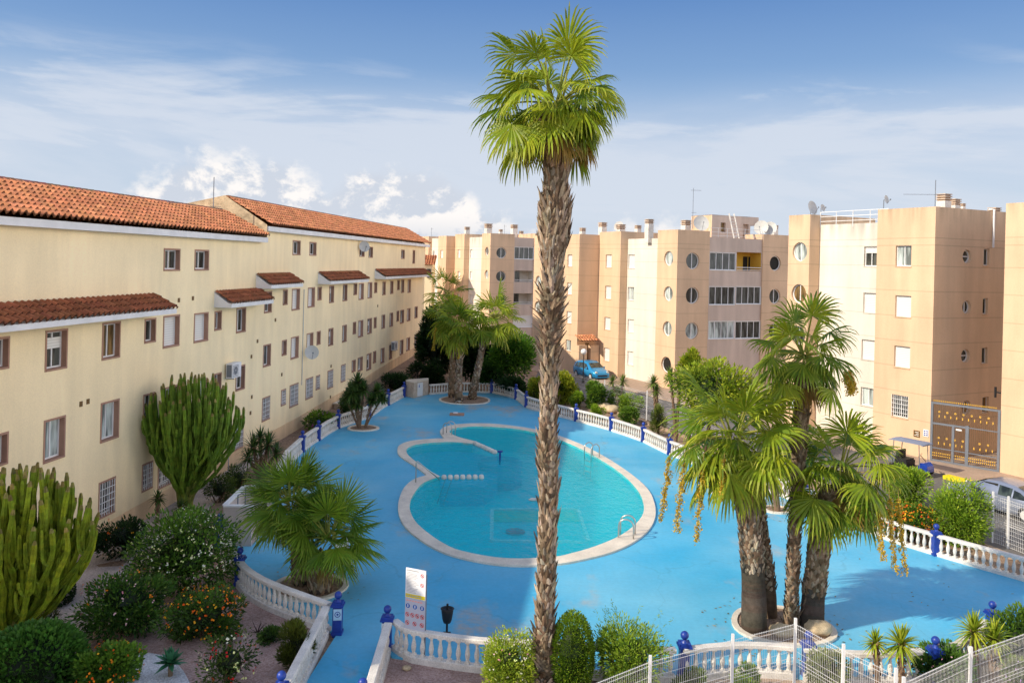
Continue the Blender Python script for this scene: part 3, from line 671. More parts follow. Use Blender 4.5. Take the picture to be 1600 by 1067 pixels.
# ================================================================ tan apartment blocks (street grid)
def step(p, d, px, py=420):
    """walk from p along d until the ray of column px is met"""
    t, _ = on_line(px, py, p, d); return p + d * t
def block(root, mat, corner, lenS, lenL, z1, wS=(), wL=(), name='wall', z0=-.3, label=None, depth=.2):
    mb = MB(); fs = Face(corner, dS, -dL); fl = Face(corner, dL, -dS)
    hS = [fs.circ(*w[1:4]) if w[0] == 'c' else fs.rect(*w[1:5]) for w in wS]; hL = [fl.circ(*w[1:4]) if w[0] == 'c' else fl.rect(*w[1:5]) for w in wL]
    facade(mb, fs, 0, lenS, z0, z1, hS); facade(mb, fl, 0, lenL, z0, z1, hL)
    c = corner; p = [c, c + dS * lenS, c + dS * lenS + dL * lenL, c + dL * lenL]
    for a, b in ((p[1], p[2]), (p[2], p[3])): mb.quad(a + UP * z0, b + UP * z0, b + UP * z1, a + UP * z1)
    # parapet with a sunken roof behind it
    q = [c + dS * .25 + dL * .25, c + dS * (lenS - .25) + dL * .25, c + dS * (lenS - .25) + dL * (lenL - .25), c + dS * .25 + dL * (lenL - .25)]
    for i in range(4):
        mb.quad(p[i] + UP * z1, p[(i + 1) % 4] + UP * z1, q[(i + 1) % 4] + UP * z1, q[i] + UP * z1)
        mb.quad(q[i] + UP * z1, q[(i + 1) % 4] + UP * z1, q[(i + 1) % 4] + UP * (z1 - .6), q[i] + UP * (z1 - .6))
    mb.quad(*[x + UP * (z1 - .6) for x in q])
    mb.build(name, mat, root, label=label)
    tr = mat
    for w, h in zip(wS, hS): window(root, fs, h, w[-1], depth=depth, trim=tr, tw=0, panes=2)
    for w, h in zip(wL, hL): window(root, fl, h, w[-1], depth=depth, trim=tr, tw=0, panes=2)
    return fs, fl
def zof(p, px, py):
    """height at pixel row py on the vertical line through p"""
    u, v = ray(px, py); return H - v * p.y
# --- B: near tan block right
K1 = at_y(1460, 420, 45.3); K1.z = 0
rb = thing('apartment_building', 'tall tan block beside the metal gate, with one shaded side', 'building', K1, ang)
lit_len = (step(K1, dL, 1369.5) - K1).length; sh_len = (step(K1, dS, 1600) - K1).length
fs, fl = block(rb, M['tan'], K1, sh_len, lit_len, zof(K1, 1460, 322.8),
    wS=[('c', 1511, 401, .38, 'hbar'), ('r', 1537, 1546, 388.7, 415, 'glass'), ('c', 1510.5, 480, .38, 'glass'), ('r', 1535.5, 1543.5, 466, 491, 'glass'), ('c', 1508.5, 556, .38, 'hbar'), ('r', 1534, 1543, 543, 568, 'glass'),
        ('c', 1510, 637, .42, 'brown'), ('r', 1535, 1545, 620, 645, 'brown')],
    wL=[('r', 1399.4, 1424, 384, 416, 'pale'), ('r', 1398.6, 1423.5, 462, 495, 'shutter'), ('r', 1397, 1422, 541, 574, 'shutter'), ('r', 1393.5, 1419, 617.5, 652, 'bars')])
FBs, FBl = fs, fl
c2 = K1 + dL * lit_len; c2r = c2 + dS * .9
end2 = step(c2r, dL, 1280); 
block(rb, M['white_wall'], c2r, 8, (end2 - c2r).length, zof(c2r, 1370, 347),
    wL=[('r', 1350, 1370.5, 385.5, 416, 'half'), ('r', 1348.7, 1369.5, 457.7, 488.6, 'shutter'), ('r', 1346, 1367.5, 531, 562, 'shutter'), ('r', 1344.7, 1366, 606, 634, 'pale')], label='pale recessed wall')
c3 = end2 - dS * .9; e3 = step(c3, dL, 1231)
block(rb, M['tan'], c3, 6, (e3 - c3).length, zof(c3, 1280, 335.5),
    wL=[('c', 1249.7, 393.6, .62, 'pale'), ('c', 1248, 459, .62, 'brown'), ('c', 1246.5, 524, .62, 'glass')])
m = MB()   # roof railing over the pale wall
zr = zof(c2r, 1370, 347)
for k in (.2, .5, .8): m.bar(c2r + UP * (zr + k), end2 + UP * (zr + k + .0), .035)
for k in range(5): q = c2r.lerp(end2, k / 4); m.bar(q + UP * (zr - .2), q + UP * (zr + .82), .04)
m.build('roof_railing', M['white'], rb)
m = MB(); s1_, _ = fs.px(1550.5, 360); z1_ = fs.px(1550.5, 330)[1]; z2_ = fs.px(1550.5, 387)[1]
m.tube([fs.P(s1_, z2_, .08), fs.P(s1_, z1_ + .1, .08), fs.P(s1_, z1_ + .1, -.2)], .06, 8); m.build('downpipe', M['white'], rb)
# --- E: slab on the far right
E0 = at_y(1566, 560, 42.9); E0.z = 0; Ec = E0 - dL * 9
re_ = thing('apartment_building', 'plain tan wall cut off by the right edge of the photo', 'building', Ec, ang)
block(re_, M['tan'], Ec, 8, 9, zof(E0, 1573, 318))
m = MB(); fE = Face(Ec, dL, -dS)
s1_, z1_ = fE.px(1584, 640); m.build
q = E0 + dL * .002
m.box(q + UP * 4.1 - dS * .0, dL * .35, dS * .06, UP * .06); m.box(q + UP * 3.85 + dL * .3, dL * .08, dS * .08, UP * .55); m.build('wall_lamp', M['black'], re_)
# --- C: stepped block beyond
K2 = at_y(1058, 420, 68.8); K2.z = 0
rc = thing('apartment_building', 'wide stepped tan block with round windows and glazed balconies', 'building', K2, ang)
b1 = step(K2, dS, 1108); z_top = zof(K2, 1058, 358.7)
a1 = step(K2, dL, 1026.6)
R1 = [('c', 1044.8, 404, .62, 'pale'), ('c', 1044, 459, .62, 'pale'), ('c', 1042.5, 513.5, .62, 'pale'), ('c', 1040.8, 569.5, .66, 'void')]
block(rc, M['tan'], K2, (b1 - K2).length, (a1 - K2).length, z_top,
    wS=[('c', 1082.5, 407.8, .70, 'glass'), ('c', 1082, 461.7, .70, 'glass'), ('c', 1081.3, 516.8, .70, 'pale'), ('c', 1080, 571, .70, 'void')], wL=R1)
a1r = a1 + dS * .5; b_ = step(a1r, dL, 980)
block(rc, M['white_wall'], a1r, 8, (b_ - a1r).length + .01, zof(a1r, 1026, 372),
    wL=[('r', 981.6, 991.8, 398, 419, 'shutter'), ('r', 980.9, 990.6, 448.6, 469, 'pale'), ('r', 980.6, 990.2, 499, 519, 'shutter'), ('r', 980.2, 989.6, 549, 570, 'shutter')], label='pale recessed wall')
c_ = step(b_, -dS, 969); d_ = step(c_, dL, 935.6)
block(rc, M['tan'], c_, 7, (d_ - c_).length, zof(c_, 969, 361.5),
    wL=[('r', 946.4, 955.6, 398, 418, 'shutter'), ('r', 945.4, 954.9, 446.7, 467, 'shutter'), ('r', 944.2, 953.7, 495.7, 515.2, 'shutter'), ('r', 943.3, 952.3, 543.5, 564, 'shutter')])
e_ = step(d_, -dS, 904.5); f_ = step(e_, dL, 834)
block(rc, M['tan'], e_, 9, (f_ - e_).length, zof(e_, 904.5, 365.8),
    wL=[('r', 886.7, 894, 398, 416.5, 'shutter'), ('r', 885.8, 893.5, 442, 460, 'shutter'), ('r', 885, 893, 486.4, 505, 'shutter'), ('r', 883.7, 892, 531, 548, 'pale'),
        ('c', 841, 440, .6, 'pale'), ('c', 839.5, 480, .6, 'pale'), ('r', 862, 868, 400, 418, 'shutter'), ('r', 861, 867, 443, 460, 'shutter')])
# balcony bay of C
bay0 = b1 + dL * .12; bay1 = step(bay0, dS, 1190); Lb = (bay1 - bay0).length
fb_ = Face(bay0, dS, -dL); zb_ = zof(bay0, 1108, 370.5)
holes = [fb_.rect(1109, 1149.5, 395, 422), fb_.rect(1151, 1189, 394.5, 423.3), fb_.rect(1108, 1148, 448, 476), fb_.rect(1150, 1188.5, 448, 475), fb_.rect(1107, 1147, 502, 529), fb_.rect(1149, 1188, 502, 528.5)]
holes = [('r', max(.02, h[1]), min(Lb - .02, h[2]), h[3], h[4]) for h in holes]
m = MB(); facade(m, fb_, 0, Lb, -.3, zb_, holes)
q = [bay0, bay1, bay1 + dL * 8, bay0 + dL * 8]
m.quad(*[x + UP * (zb_ - .02) for x in q]); m.quad(bay0 + UP * zb_, bay1 + UP * zb_, bay1 + dL * .2 + UP * zb_, bay0 + dL * .2 + UP * zb_)
m.build('balcony_wall', M['pink_wall'], rc)
for i, h in enumerate(holes):
    if i == 1: continue
    window(rc, fb_, h, ['glass', '', 'glass', 'glass', 'pale', 'glass'][i], depth=.12, trim=M['white'], tw=.03, panes=4, label='four-pane balcony glazing')
h = holes[1]; m = MB()
def recess(m, fa, h, dp):
    _, a, b, c, d = h
    m.quad(fa.P(a, c), fa.P(a, d), fa.P(a, d, -dp), fa.P(a, c, -dp)); m.quad(fa.P(b, c), fa.P(b, d), fa.P(b, d, -dp), fa.P(b, c, -dp))
    m.quad(fa.P(a, c), fa.P(b, c), fa.P(b, c, -dp), fa.P(a, c, -dp)); m.quad(fa.P(a, d), fa.P(b, d), fa.P(b, d, -dp), fa.P(a, d, -dp))
    m.quad(fa.P(a, c, -dp), fa.P(b, c, -dp), fa.P(b, d, -dp), fa.P(a, d, -dp))
recess(m, fb_, h, 1.3); o = m.build('balcony', M['yellow_wall'], rc, label='open yellow balcony')
m = MB(); _, a, b, c, d = h
m.bar(fb_.P(a, c + .28, .02), fb_.P(b, c + .28, .02), .05); m.bar(fb_.P(a, c + .08, .02), fb_.P(b, c + .08, .02), .04); m.build('railing', M['white'], o)
m = MB(); m.box(fb_.P(a + (b - a) * .68, c, -1.28), fb_.d * .5, fb_.n * .03, UP * 1.25); m.box(fb_.P(a + (b - a) * .9, c, -1.28), fb_.d * .2, fb_.n * .03, UP * 1.25); m.build('balcony_door', M['dark'], o)
bk5 = step(bay1, dS, 1262); c5 = bay1 - dL * .12
block(rc, M['tan'], c5, (bk5 - bay1).length, 8, zof(c5, 1190, 366),
    wS=[('c', 1211.5, 411.5, .66, 'void'), ('c', 1210.7, 463, .66, 'glass'), ('c', 1210, 517, .66, 'glass')])
# entrance porch of C in the corner between the two tan blocks
fe = Face(e_, dS, -dL); w_e = (d_ - e_).length
m = MB(); s0, z0 = fe.px(913.5, 560); s1, _ = fe.px(919.5, 560); m.box(fe.P(s0, -.1, -.0), fe.d * (s1 - s0), fe.n * .03, UP * (fe.px(916, 536)[1] + .1)); m.build('entrance_door', M['gold_dark'], rc)
m = MB(); zt = fe.px(905, 524)[1]; tiles(m, fe, -.3, w_e * .8, 1.0, zt - .45, .02, zt, base=(.6, .26, .13)); m.build('porch_roof', M['tile'], rc)
m = MB(); s0, _ = fe.px(901.5, 560); s1, _ = fe.px(905.5, 560)
m.box(fe.P(-.1, 0, .02), fe.d * .9, fe.n * .5, UP * (zt - .9)); m.box(fe.P(w_e * .55, 0, .02), fe.d * .9, fe.n * .5, UP * (zt - .9)); m.build('porch_wall', M['tan'], rc)
fe4 = Face(e_, dL, -dS)
m = MB(); h = fe4.rect(901.5, 903.6, 545, 562); m.box(fe4.P(h[1], h[3], .0), fe4.d * (h[2] - h[1]), fe4.n * .04, UP * (h[4] - h[3])); m.build('notice_panel', M['grey_metal'], rc)
# penthouse of C
pz = 12.7; P0 = at_y(1112, 360, 73.5); P0.z = 0
pe = step(P0, dS, 1183.5); pl = step(P0, dL, 1078.5); zph = zof(P0, 1112, 335.5)
ph = MB(); fp = Face(P0, dS, -dL); Lp = (pe - P0).length; Ll = (pl - P0).length
hp = [fp.rect(1126, 1134, 348, 362.5), fp.rect(1161, 1169.5, 350.5, 372)]
facade(ph, fp, 0, Lp * .82, pz - 1, zph, hp)
for h in hp: recess(ph, fp, h, .35)
ph.box(fp.P(Lp * .82, zph - .75, 0), fp.d * (Lp * .18), fp.n * -3, UP * .75)
ph.box(fp.P(0, zph - .05, 0), fp.d * Lp * .82, fp.n * -Ll, UP * .05)
ph.build('penthouse_wall', M['pink_wall'], rc)
m = MB(); fl_ = Face(P0, dL, -dS); facade(m, fl_, 0, Ll, pz - 1, zph); m.build('penthouse_side', M['tan'], rc)
m = MB(); m.box(fp.P(Lp * .93, pz - 1, -2.9), fp.d * .4, fp.n * .4, UP * (zph - pz + .4)); m.build('penthouse_pillar', M['white'], rc)
m = MB(); m.box(fp.P(hp[0][1], hp[0][3], -.3), fp.d * (hp[0][2] - hp[0][1]), fp.n * .04, UP * (hp[0][4] - hp[0][3])); m.build('penthouse_window', M['glass_brown'], rc)
m = MB()
for k in (.15, .45, .8): m.bar(bay0 + UP * (zb_ + k), bay1 + UP * (zb_ + k), .03)
for k in range(7): q = bay0.lerp(bay1, k / 6); m.bar(q + UP * zb_, q + UP * (zb_ + .82), .03)
m.build('roof_railing', M['white'], rc)
lt = thing('roof_ladder', 'white ladder leaning against the pinkish rooftop room', 'ladder', fp.P(Lp * .45, zb_, 1))
m = MB(); a = at_y(1151, 373, 72); b = at_y(1143, 334, 73.2)
sd = dS * .28
for q in (-1, 1): m.bar(a + sd * q / 2 * 2, b + sd * q / 2 * 2, .08)
m.build('rail', M['concrete_white'], lt)
m = MB()
for k in range(1, 9): p = a.lerp(b, k / 9); m.bar(p - sd, p + sd, .05)
m.build('rung', M['concrete_white'], lt)
# --- D: far block
K3 = at_y(765.5, 420, 101); K3.z = 0
rd = thing('apartment_building', 'far tan block with balconies, behind the three palms', 'building', K3, ang)
e1 = step(K3, dS, 803); l1 = step(K3, dL, 752)
block(rd, M['tan'], K3, (e1 - K3).length, (l1 - K3).length, zof(K3, 765.5, 364.5), wS=[('c', 783.5, 395.2, .68, 'glass'), ('c', 783, 432, .68, 'glass'), ('c', 782.5, 468.5, .68, 'glass')],
      wL=[('c', 760.7, 393, .55, 'glass'), ('c', 760.2, 429, .55, 'pale')])
l1r = l1 + dS * .5; l2 = step(l1r, dL, 732.6)
block(rd, M['white_wall'], l1r, 8, (l2 - l1r).length + .01, zof(l1r, 752, 370), wL=[('r', 734.5, 738.5, 390, 403, 'shutter'), ('r', 734, 738, 424, 437, 'shutter'), ('r', 734, 738, 460, 473, 'shutter')])
l3 = step(l2, -dS, 724.5); l4 = step(l3, dL, 710)
block(rd, M['tan'], l3, 7, (l4 - l3).length, zof(l3, 724.5, 365.5), wL=[('r', 715, 719, 390, 403, 'shutter'), ('r', 715, 719, 424, 436, 'shutter'), ('r', 714, 718, 459, 470, 'shutter')])
l5 = step(l4, -dS, 696.5); l6 = step(l5, dL, 684)
block(rd, M['tan'], l5, 8, (l6 - l5).length, zof(l5, 696.5, 368.5), wL=[('r', 688, 692, 391, 403, 'shutter'), ('r', 688, 692, 424, 435, 'shutter')])
l6r = l6 + dS * .5; l7 = step(l6r, dL, 674)
block(rd, M['white_wall'], l6r, 8, (l7 - l6r).length + .01, zof(l6r, 684, 372), wL=[('r', 676, 679, 392, 403, 'pale')])
l8 = l7 - dS * .5; l9 = step(l8, dL, 665)
block(rd, M['tan'], l8, 8, (l9 - l8).length + 2, zof(l8, 674, 369.5))
g0 = e1 + dL * .15; g1 = step(g0, dS, 834); fd_ = Face(g0, dS, -dL); Lg = (g1 - g0).length; zg = zof(g0, 803, 371)
hs = [fd_.rect(804, 833.5, 386.5, 405), fd_.rect(804, 833.5, 423, 441), fd_.rect(802.5, 832, 458.5, 476), fd_.rect(802, 832, 493, 511)]
hs = [('r', max(.05, h[1]), min(Lg - .05, h[2]), h[3], h[4]) for h in hs]
m = MB(); facade(m, fd_, 0, Lg, -.3, zg, hs); m.quad(g0 + UP * zg, g1 + UP * zg, g1 + dL * 6 + UP * zg, g0 + dL * 6 + UP * zg); m.build('balcony_wall', M['pink_wall'], rd)
for i, h in enumerate(hs):
    if i in (0, 3): window(rd, fd_, h, 'glass' if i == 0 else 'shutter', depth=.12, trim=M['white'], tw=.03, panes=4, label='four-pane balcony glazing')
    else:
        m = MB(); recess(m, fd_, h, 1.4); o = m.build('balcony', M['white_wall'], rd)
        m = MB(); _, a, b, c, d = h
        m.bar(fd_.P(a, c + .3, .03), fd_.P(b, c + .3, .03), .05); m.bar(fd_.P(a, c + .1, .03), fd_.P(b, c + .1, .03), .04); m.build('railing', M['fascia'], o)
        m = MB(); m.box(fd_.P(a + .1, c, -1.38), fd_.d * 1.3, fd_.n * .03, UP * 1.3); m.build('balcony_door', M['glass'], o)
gg = step(g1, dS, 870)
block(rd, M['tan'], g1 - dL * .15, (gg - g1).length, 8, zof(g1, 834, 365))
# --- rooftop clutter
def chimney(label, px, ytop, Y, ybase, w=.75):
    a = at_y(px, ytop, Y); b = at_y(px, ybase, Y); h = a.z - b.z + .6; base = Vector((a.x, a.y, a.z - h))
    t = thing('chimney', label, 'chimney', base, ang, 'chimneys along the flat roofs')
    m = MB(); x, y = dS * w, dL * w; hb = h - w * .75; m.cbox(base, x, y, hb); m.build('shaft', M['concrete_white'], t)
    m = MB(); k = w * .75 / 6
    for i in range(3):
        m.cbox(base + UP * (hb + k * (2 * i)), x * .88, y * .88, k)
    m.build('vent', M['chim_band'], t)
    m = MB()
    for i in range(3): m.cbox(base + UP * (hb + k * (2 * i + 1)), x * 1.12, y * 1.12, k * (1 if i < 2 else .8))
    m.build('cap', M['plinth_stone'], t)
for lab, px, yt, Y, yb, w in (
    ('biggest white chimney on the tan block above the gate', 1475, 303, 47.5, 325, .55), ('middle white chimney, second from the corner above the gate', 1491, 311, 49, 326, .5),
    ('tiny chimney tucked right of two larger ones on the near roof', 1504, 318, 51, 328, .25), ('wide low chimney nearest the white downpipe', 1554, 324.5, 51, 331, .5),
    ('tall slim white chimney above the pale strip of the stepped block', 1014.6, 342.5, 73, 369, .55), ('small chimney beside the pale strip of the stepped block', 997, 352, 78, 368, .45),
    ('chimney between dishes at the left of the rooftop room', 1072, 344, 71.5, 362, .6), ('small chimney right of the two round dishes', 1210, 352, 78, 366, .5),
    ('chimney on the second tan projection left of the pale strip', 941.7, 347.5, 84, 362, .62), ('short chimney over the widest tan face behind the tall palm', 910.5, 356, 90, 366, .5),
    ('low chimney just left of the pale strip', 970, 350.5, 80, 362, .65), ('chimney above the left end of the far block', 730, 354.5, 108, 366, .55),
    ('twin-topped chimney on the far block corner', 763, 349.5, 104, 365, .75), ('tall chimney by the balconies of the far block', 803.5, 351, 108, 366, .7),
    ('slim chimney at the right of the far balconies', 814.5, 361, 108, 370, .45), ('small round-windowed corner chimney of the far block', 782.5, 358.5, 108, 366, .4)):
    chimney(lab, px, yt, Y, yb, w)
def roof_dish(label, px, py, Y, ybase, r, look=(-.3, -1, .35)):
    p = at_y(px, py, Y); q = at_y(px, ybase, Y); dish('satellite_dish', label, p, r, look, q)
roof_dish('large grey dish against the tan side of the rooftop room', 1095.6, 349, 70.5, 361, .68, (.1, -1, .3))
roof_dish('left one of two cream dishes beside the rooftop room', 1189.5, 355.6, 75, 368, .65, (-.6, -1, .3))
roof_dish('right one of two cream dishes beside the rooftop room', 1203, 357, 75, 368, .62, (-.5, -1, .3))
roof_dish('white dish high on the corner above the top round window', 1269, 325, 58, 337, .5, (.7, -1, .3))
roof_dish('tiny dish on a thin pole at the end of the roof railing', 1285, 325, 57, 337, .24, (.6, -1, .3))
roof_dish('small dish on a pole at the left corner of the near tan roof', 1384, 312, 50.5, 328, .26, (.8, -1, .2))
roof_dish('white dish over the stepped roof between two chimneys', 967, 354, 80, 364, .5, (-.6, -1, .3))
aerial('tall aerial mast with a side arm above the stepped block', at_y(1082, 358, 71), 3.5, [(3.3, .9), (1.4, .4)])
aerial('thin mast standing on the sharp corner of the near tan block', at_y(1461, 324, 46), 1.5, [(.7, 2.2)], dirv=(-1, .2, 0))
aerial('short aerial on the left end of the far block', at_y(674, 372, 112), 1.4, [(1.2, .3)])
aerial('pair-like mast on the far block roof near the balconies', at_y(788, 366, 106), 1.2, [(1.0, .4)])
# --- gate between B and E
A_, B_ = K1 - dS * .02 + dL * 0, E0.copy(); gd = (B_ - A_); Lgt = gd.length; gd.normalize(); gn = Vector((gd.y, -gd.x, 0))
if gn.y > 0: gn = -gn
fg = Face(A_, gd, gn)
gt = thing('metal_gate', 'tall bar gate dotted with gold rosettes between two tan blocks', 'gate', A_, math.atan2(gd.y, gd.x))
zt, zm = 3.25, 2.1
m = MB()
for (a, b, z0, z1) in ((.02, .14, 0, zt), (1.10, 1.22, .05, zm), (Lgt * .52, Lgt * .52 + .16, .05, zm + .1), (Lgt - .12, Lgt, 0, zt)): m.box(fg.P(a, z0, -.05), gd * (b - a), gn * .1, UP * (z1 - z0))
for (a, b, z) in ((.14, Lgt - .12, zt - .1), (.14, Lgt * .52, zm - .05), (.14, Lgt - .12, .06)): m.box(fg.P(a, z, -.04), gd * (b - a), gn * .08, UP * .1)
m.box(fg.P(Lgt * .52, zm - .02, -.02), gd * (Lgt * .48 - .12), gn * .04, UP * .05); m.box(fg.P(.14, .75, -.02), gd * (Lgt - .3), gn * .04, UP * .05)
m.build('gate_frame', M['grey_metal'], gt)
m = MB(); n = int(Lgt / .1)
for k in range(n): s = .16 + k * (Lgt - .3) / n; m.box(fg.P(s, .1, -.01), gd * .013, gn * .013, UP * (zt - .1))
m.build('bars', M['gold_dark'], gt)
m = MB()
for k in range(n):
    s = .17 + k * (Lgt - .3) / n; m.ball(fg.P(s, zt + .07, 0), .03, 6, sz=1.6)
for (z, st, ph_) in ((2.75, 4, 2), (1.35, 4, 2)):
    for k in range(7):
        s = .45 + k * (Lgt - .8) / 6.5
        if z < 2 and k == 4: continue
        mq = MB(); mq.ring(fg.P(s, z, .03), gd, UP, .02, .055, 12); mq.build('rosette', M['gold'], gt)
for k in range(20):
    s = .28 + k * (Lgt - .5) / 20
    for z in (3.0 - .1 * (k % 2), 2.35 + .1 * (k % 2), 1.75 - .1 * (k % 2), 1.0): m.box(fg.P(s, z, .012), gd * .05, gn * .03, UP * .13) if (k + int(z * 3)) % 2 == 0 else None
for k in range(n): s = .165 + k * (Lgt - .3) / n; m.box(fg.P(s - .01, .48, .012), gd * .045, gn * .02, UP * .07); m.box(fg.P(s - .01, .34, .012), gd * .045, gn * .02, UP * .06)
m.build('spear_tips', M['gold'], gt)
m = MB(); m.box(fg.P(1.3, 1.88, .03), gd * .28, gn * .02, UP * .09); m.build('name_strip', M['white'], gt)
# plaques on B
def plaque(label, fa, x0, x1, y0, y1, mats, marks):
    _, a, b, c, d = fa.rect(x0, x1, y0, y1)
    t = thing('wall_plaque', label, 'plaque', fa.P(a, c))
    m = MB(); m.box(fa.P(a, c, .003), fa.d * (b - a), fa.n * .03, UP * (d - c)); m.build('board', mats[0], t)
    m = MB(); marks(m, fa, a, b, c, d); m.build('lettering', mats[1], t)
def mk1(m, fa, a, b, c, d):
    for k, w in enumerate((.7, .45, .6)): m.box(fa.P(a + (b - a) * .15, c + (d - c) * (.2 + .25 * k), .034), fa.d * (b - a) * w, fa.n * .006, UP * (d - c) * .1)
def mk2(m, fa, a, b, c, d):
    for k in range(2):
        for j in range(3): m.box(fa.P(a + (b - a) * (.12 + .45 * k), c + (d - c) * (.15 + .28 * j), .034), fa.d * (b - a) * .3, fa.n * .006, UP * (d - c) * .14)
plaque('dark brown name board on the lit tan wall left of the gate', FBl, 1428, 1437.5, 672.5, 682.5, (M['gold_dark'], M['concrete_white']), mk1)
plaque('pale notice board on the tan wall closest to the gate', FBl, 1443, 1451.5, 671, 682, (M['fascia'], M['post_blue']), mk2)
# ================================================================ deck, pool, ground
def pts(l, z=0.0): return [at(x, y, z) for x, y in l]
NEAR_RAIL = [(613, 977.5), (740, 996), (833, 1000), (925, 1006), (1039, 1012), (1088, 1009), (1149, 1004), (1200, 1005), (1256, 1010), (1324, 1017), (1390, 1017), (1456, 1012), (1502, 1001), (1542, 968)]
near = [Vector((p.x, p.y, 0)) for p in pts(NEAR_RAIL, .78)]
FAR_L = [(497, 688), (528, 669), (555, 660), (577, 652), (590, 643), (606, 633), (631, 620)]
left_lo = pts([(345, 862), (358, 888), (380, 922), (408, 943), (441, 958), (490, 977)])
L1 = at(527, 989); R1 = at(604, 1013)
Lp0 = at(440, 1047, 1.15); Rp0 = at(567, 1058, 1.15); Lp0.z = Rp0.z = 0
far_pts = pts([(425, 775), (448, 728), (472, 706)] + FAR_L)
cab = pts([(634, 619.5), (646, 622), (669, 616.5)])
far_r = pts([(669, 616.5), (715, 613), (768, 613.6), (806, 623), (822, 635.5), (860, 647), (900, 658), (955, 672.7), (1005, 690), (1046, 710)])
right = pts([(1046, 710), (1100, 731), (1150, 750), (1200, 769), (1255, 787.5), (1300, 806), (1345.5, 826), (1394.6, 847), (1462, 867), (1530, 887), (1600, 907)])
off = [Vector((19.5, 26.2, 0)), Vector((20.2, 23.2, 0))]
deck_out = (pts([(343, 852), (392, 852), (392, 815), (425, 812)]) + far_pts + cab + far_r[1:] + right[1:] + off + [near[-1] + Vector((1.6, .8, 0))] + list(reversed(near)) + [R1, Rp0, Rp0 + Vector((-.3, -6, 0)), Lp0 + Vector((-.5, -6, 0)), Lp0, L1] + list(reversed(left_lo)))
OUTER = [(687.4, 675.4), (697.5, 667.3), (726, 663.3), (763.6, 663), (801, 666.5), (835.5, 672), (870, 681), (913, 698), (950.5, 718.5), (985, 741.5), (1011, 764.5), (1022, 786), (1024, 808), (1014, 829), (990, 849), (953, 865.7), (904, 878), (867, 884), (812, 886), (766, 882.5), (720, 873.5), (688, 863), (659, 847), (634, 826), (623.5, 807), (622.6, 786), (631, 764.5), (646, 751), (666.6, 744),
         (649, 730), (626, 715), (621, 706), (624.5, 697), (641, 690.5), (669, 687.3), (694, 686.3)]
INNER = [(702.5, 675.5), (708, 671.5), (723, 668.7), (755, 667.7), (801, 671), (835.5, 677), (870, 687), (910, 704), (945, 724), (973.5, 744), (993.6, 764.5), (1004, 783), (1005, 804), (990, 824), (965, 841), (928, 856.5), (892, 867), (867, 872), (812, 875), (766, 872), (720, 862.6), (700, 855), (677, 841), (652.6, 821), (642, 804), (640.4, 789), (646.5, 774), (662, 756), (688, 746.2),
         (669, 736), (646, 720), (636, 710), (636.5, 702.5), (649, 696.5), (674, 693.3), (705, 692), (738, 694.5), (741, 690.5), (719, 685), (707, 680)]
SHARP_O, SHARP_I = {28, 35}, {28, 36, 37}
def loop(px, sharp):
    p = pts(px); n = len(p); out = []
    for i in range(n):
        p0, p1, p2, p3 = p[(i - 1) % n], p[i], p[(i + 1) % n], p[(i + 2) % n]
        if i in sharp: p0 = p1
        if (i + 1) % n in sharp: p3 = p2
        for k in range(4):
            t = k / 4
            out.append(0.5 * ((2 * p1) + (-p0 + p2) * t + (2 * p0 - 5 * p1 + 4 * p2 - p3) * t * t + (-p0 + 3 * p1 - 3 * p2 + p3) * t ** 3))
    return out
LO, LI = loop(OUTER, SHARP_O), loop(INNER, SHARP_I)
dk = flat('pool_deck', deck_out, [LO], 0.0, M['deck'], .35); structure(dk, 'blue painted pool deck with worn beige patches')
pool = thing('swimming_pool', 'kidney shaped turquoise pool with wide cream edge', 'pool', at(830, 770))
cp = flat('coping', LO, [LI], .07, M['coping'], .12, pool)
m = MB(); n = len(LI)
for i in range(n):
    a, b = LI[i], LI[(i + 1) % n]; m.quad(a + UP * .06, b + UP * .06, b - UP * 1.35, a - UP * 1.35)
tr = tessellate_polygon([[Vector((p.x, p.y, 0)) for p in LI]])
m.add([(p.x, p.y, -1.35) for p in LI], [tuple(t) for t in tr]); m.build('basin', M['basin'], pool)
# paddling end: raised floor
kids = pts([(688, 746.2), (669, 736), (646, 720), (636, 710), (636.5, 702.5), (649, 696.5), (674, 693.3), (705, 692), (738, 694.5), (756, 698), (773, 707), (778, 730), (757, 746)])
m = MB(); tr = tessellate_polygon([[Vector((p.x, p.y, 0)) for p in kids]]); m.add([(p.x, p.y, -.45) for p in kids], [tuple(t) for t in tr])
for i in range(len(kids)): a, b = kids[i], kids[(i + 1) % len(kids)]; m.quad(a - UP * .45, b - UP * .45, b - UP * 1.35, a - UP * 1.35)
m.build('paddling_floor', M['basin_pale'], pool)
# round fountain basin
ic = at(781, 719, -.05); IR = 1.14
m = MB(); m.lathe((ic.x, ic.y, -1.34), [(IR, 0), (IR, 1.262), (IR - .14, 1.262), (IR - .14, 1.05), (.01, 1.05)], 40); m.build('fountain_basin', M['basin_pale'], pool, True)
m = MB(); m.lathe((ic.x, ic.y + .1, -.3), [(.05, 0), (.05, .62), (.14, .66), (.14, .72), (.02, .74)], 10); m.build('fountain_pipe', M['post_blue'], pool)
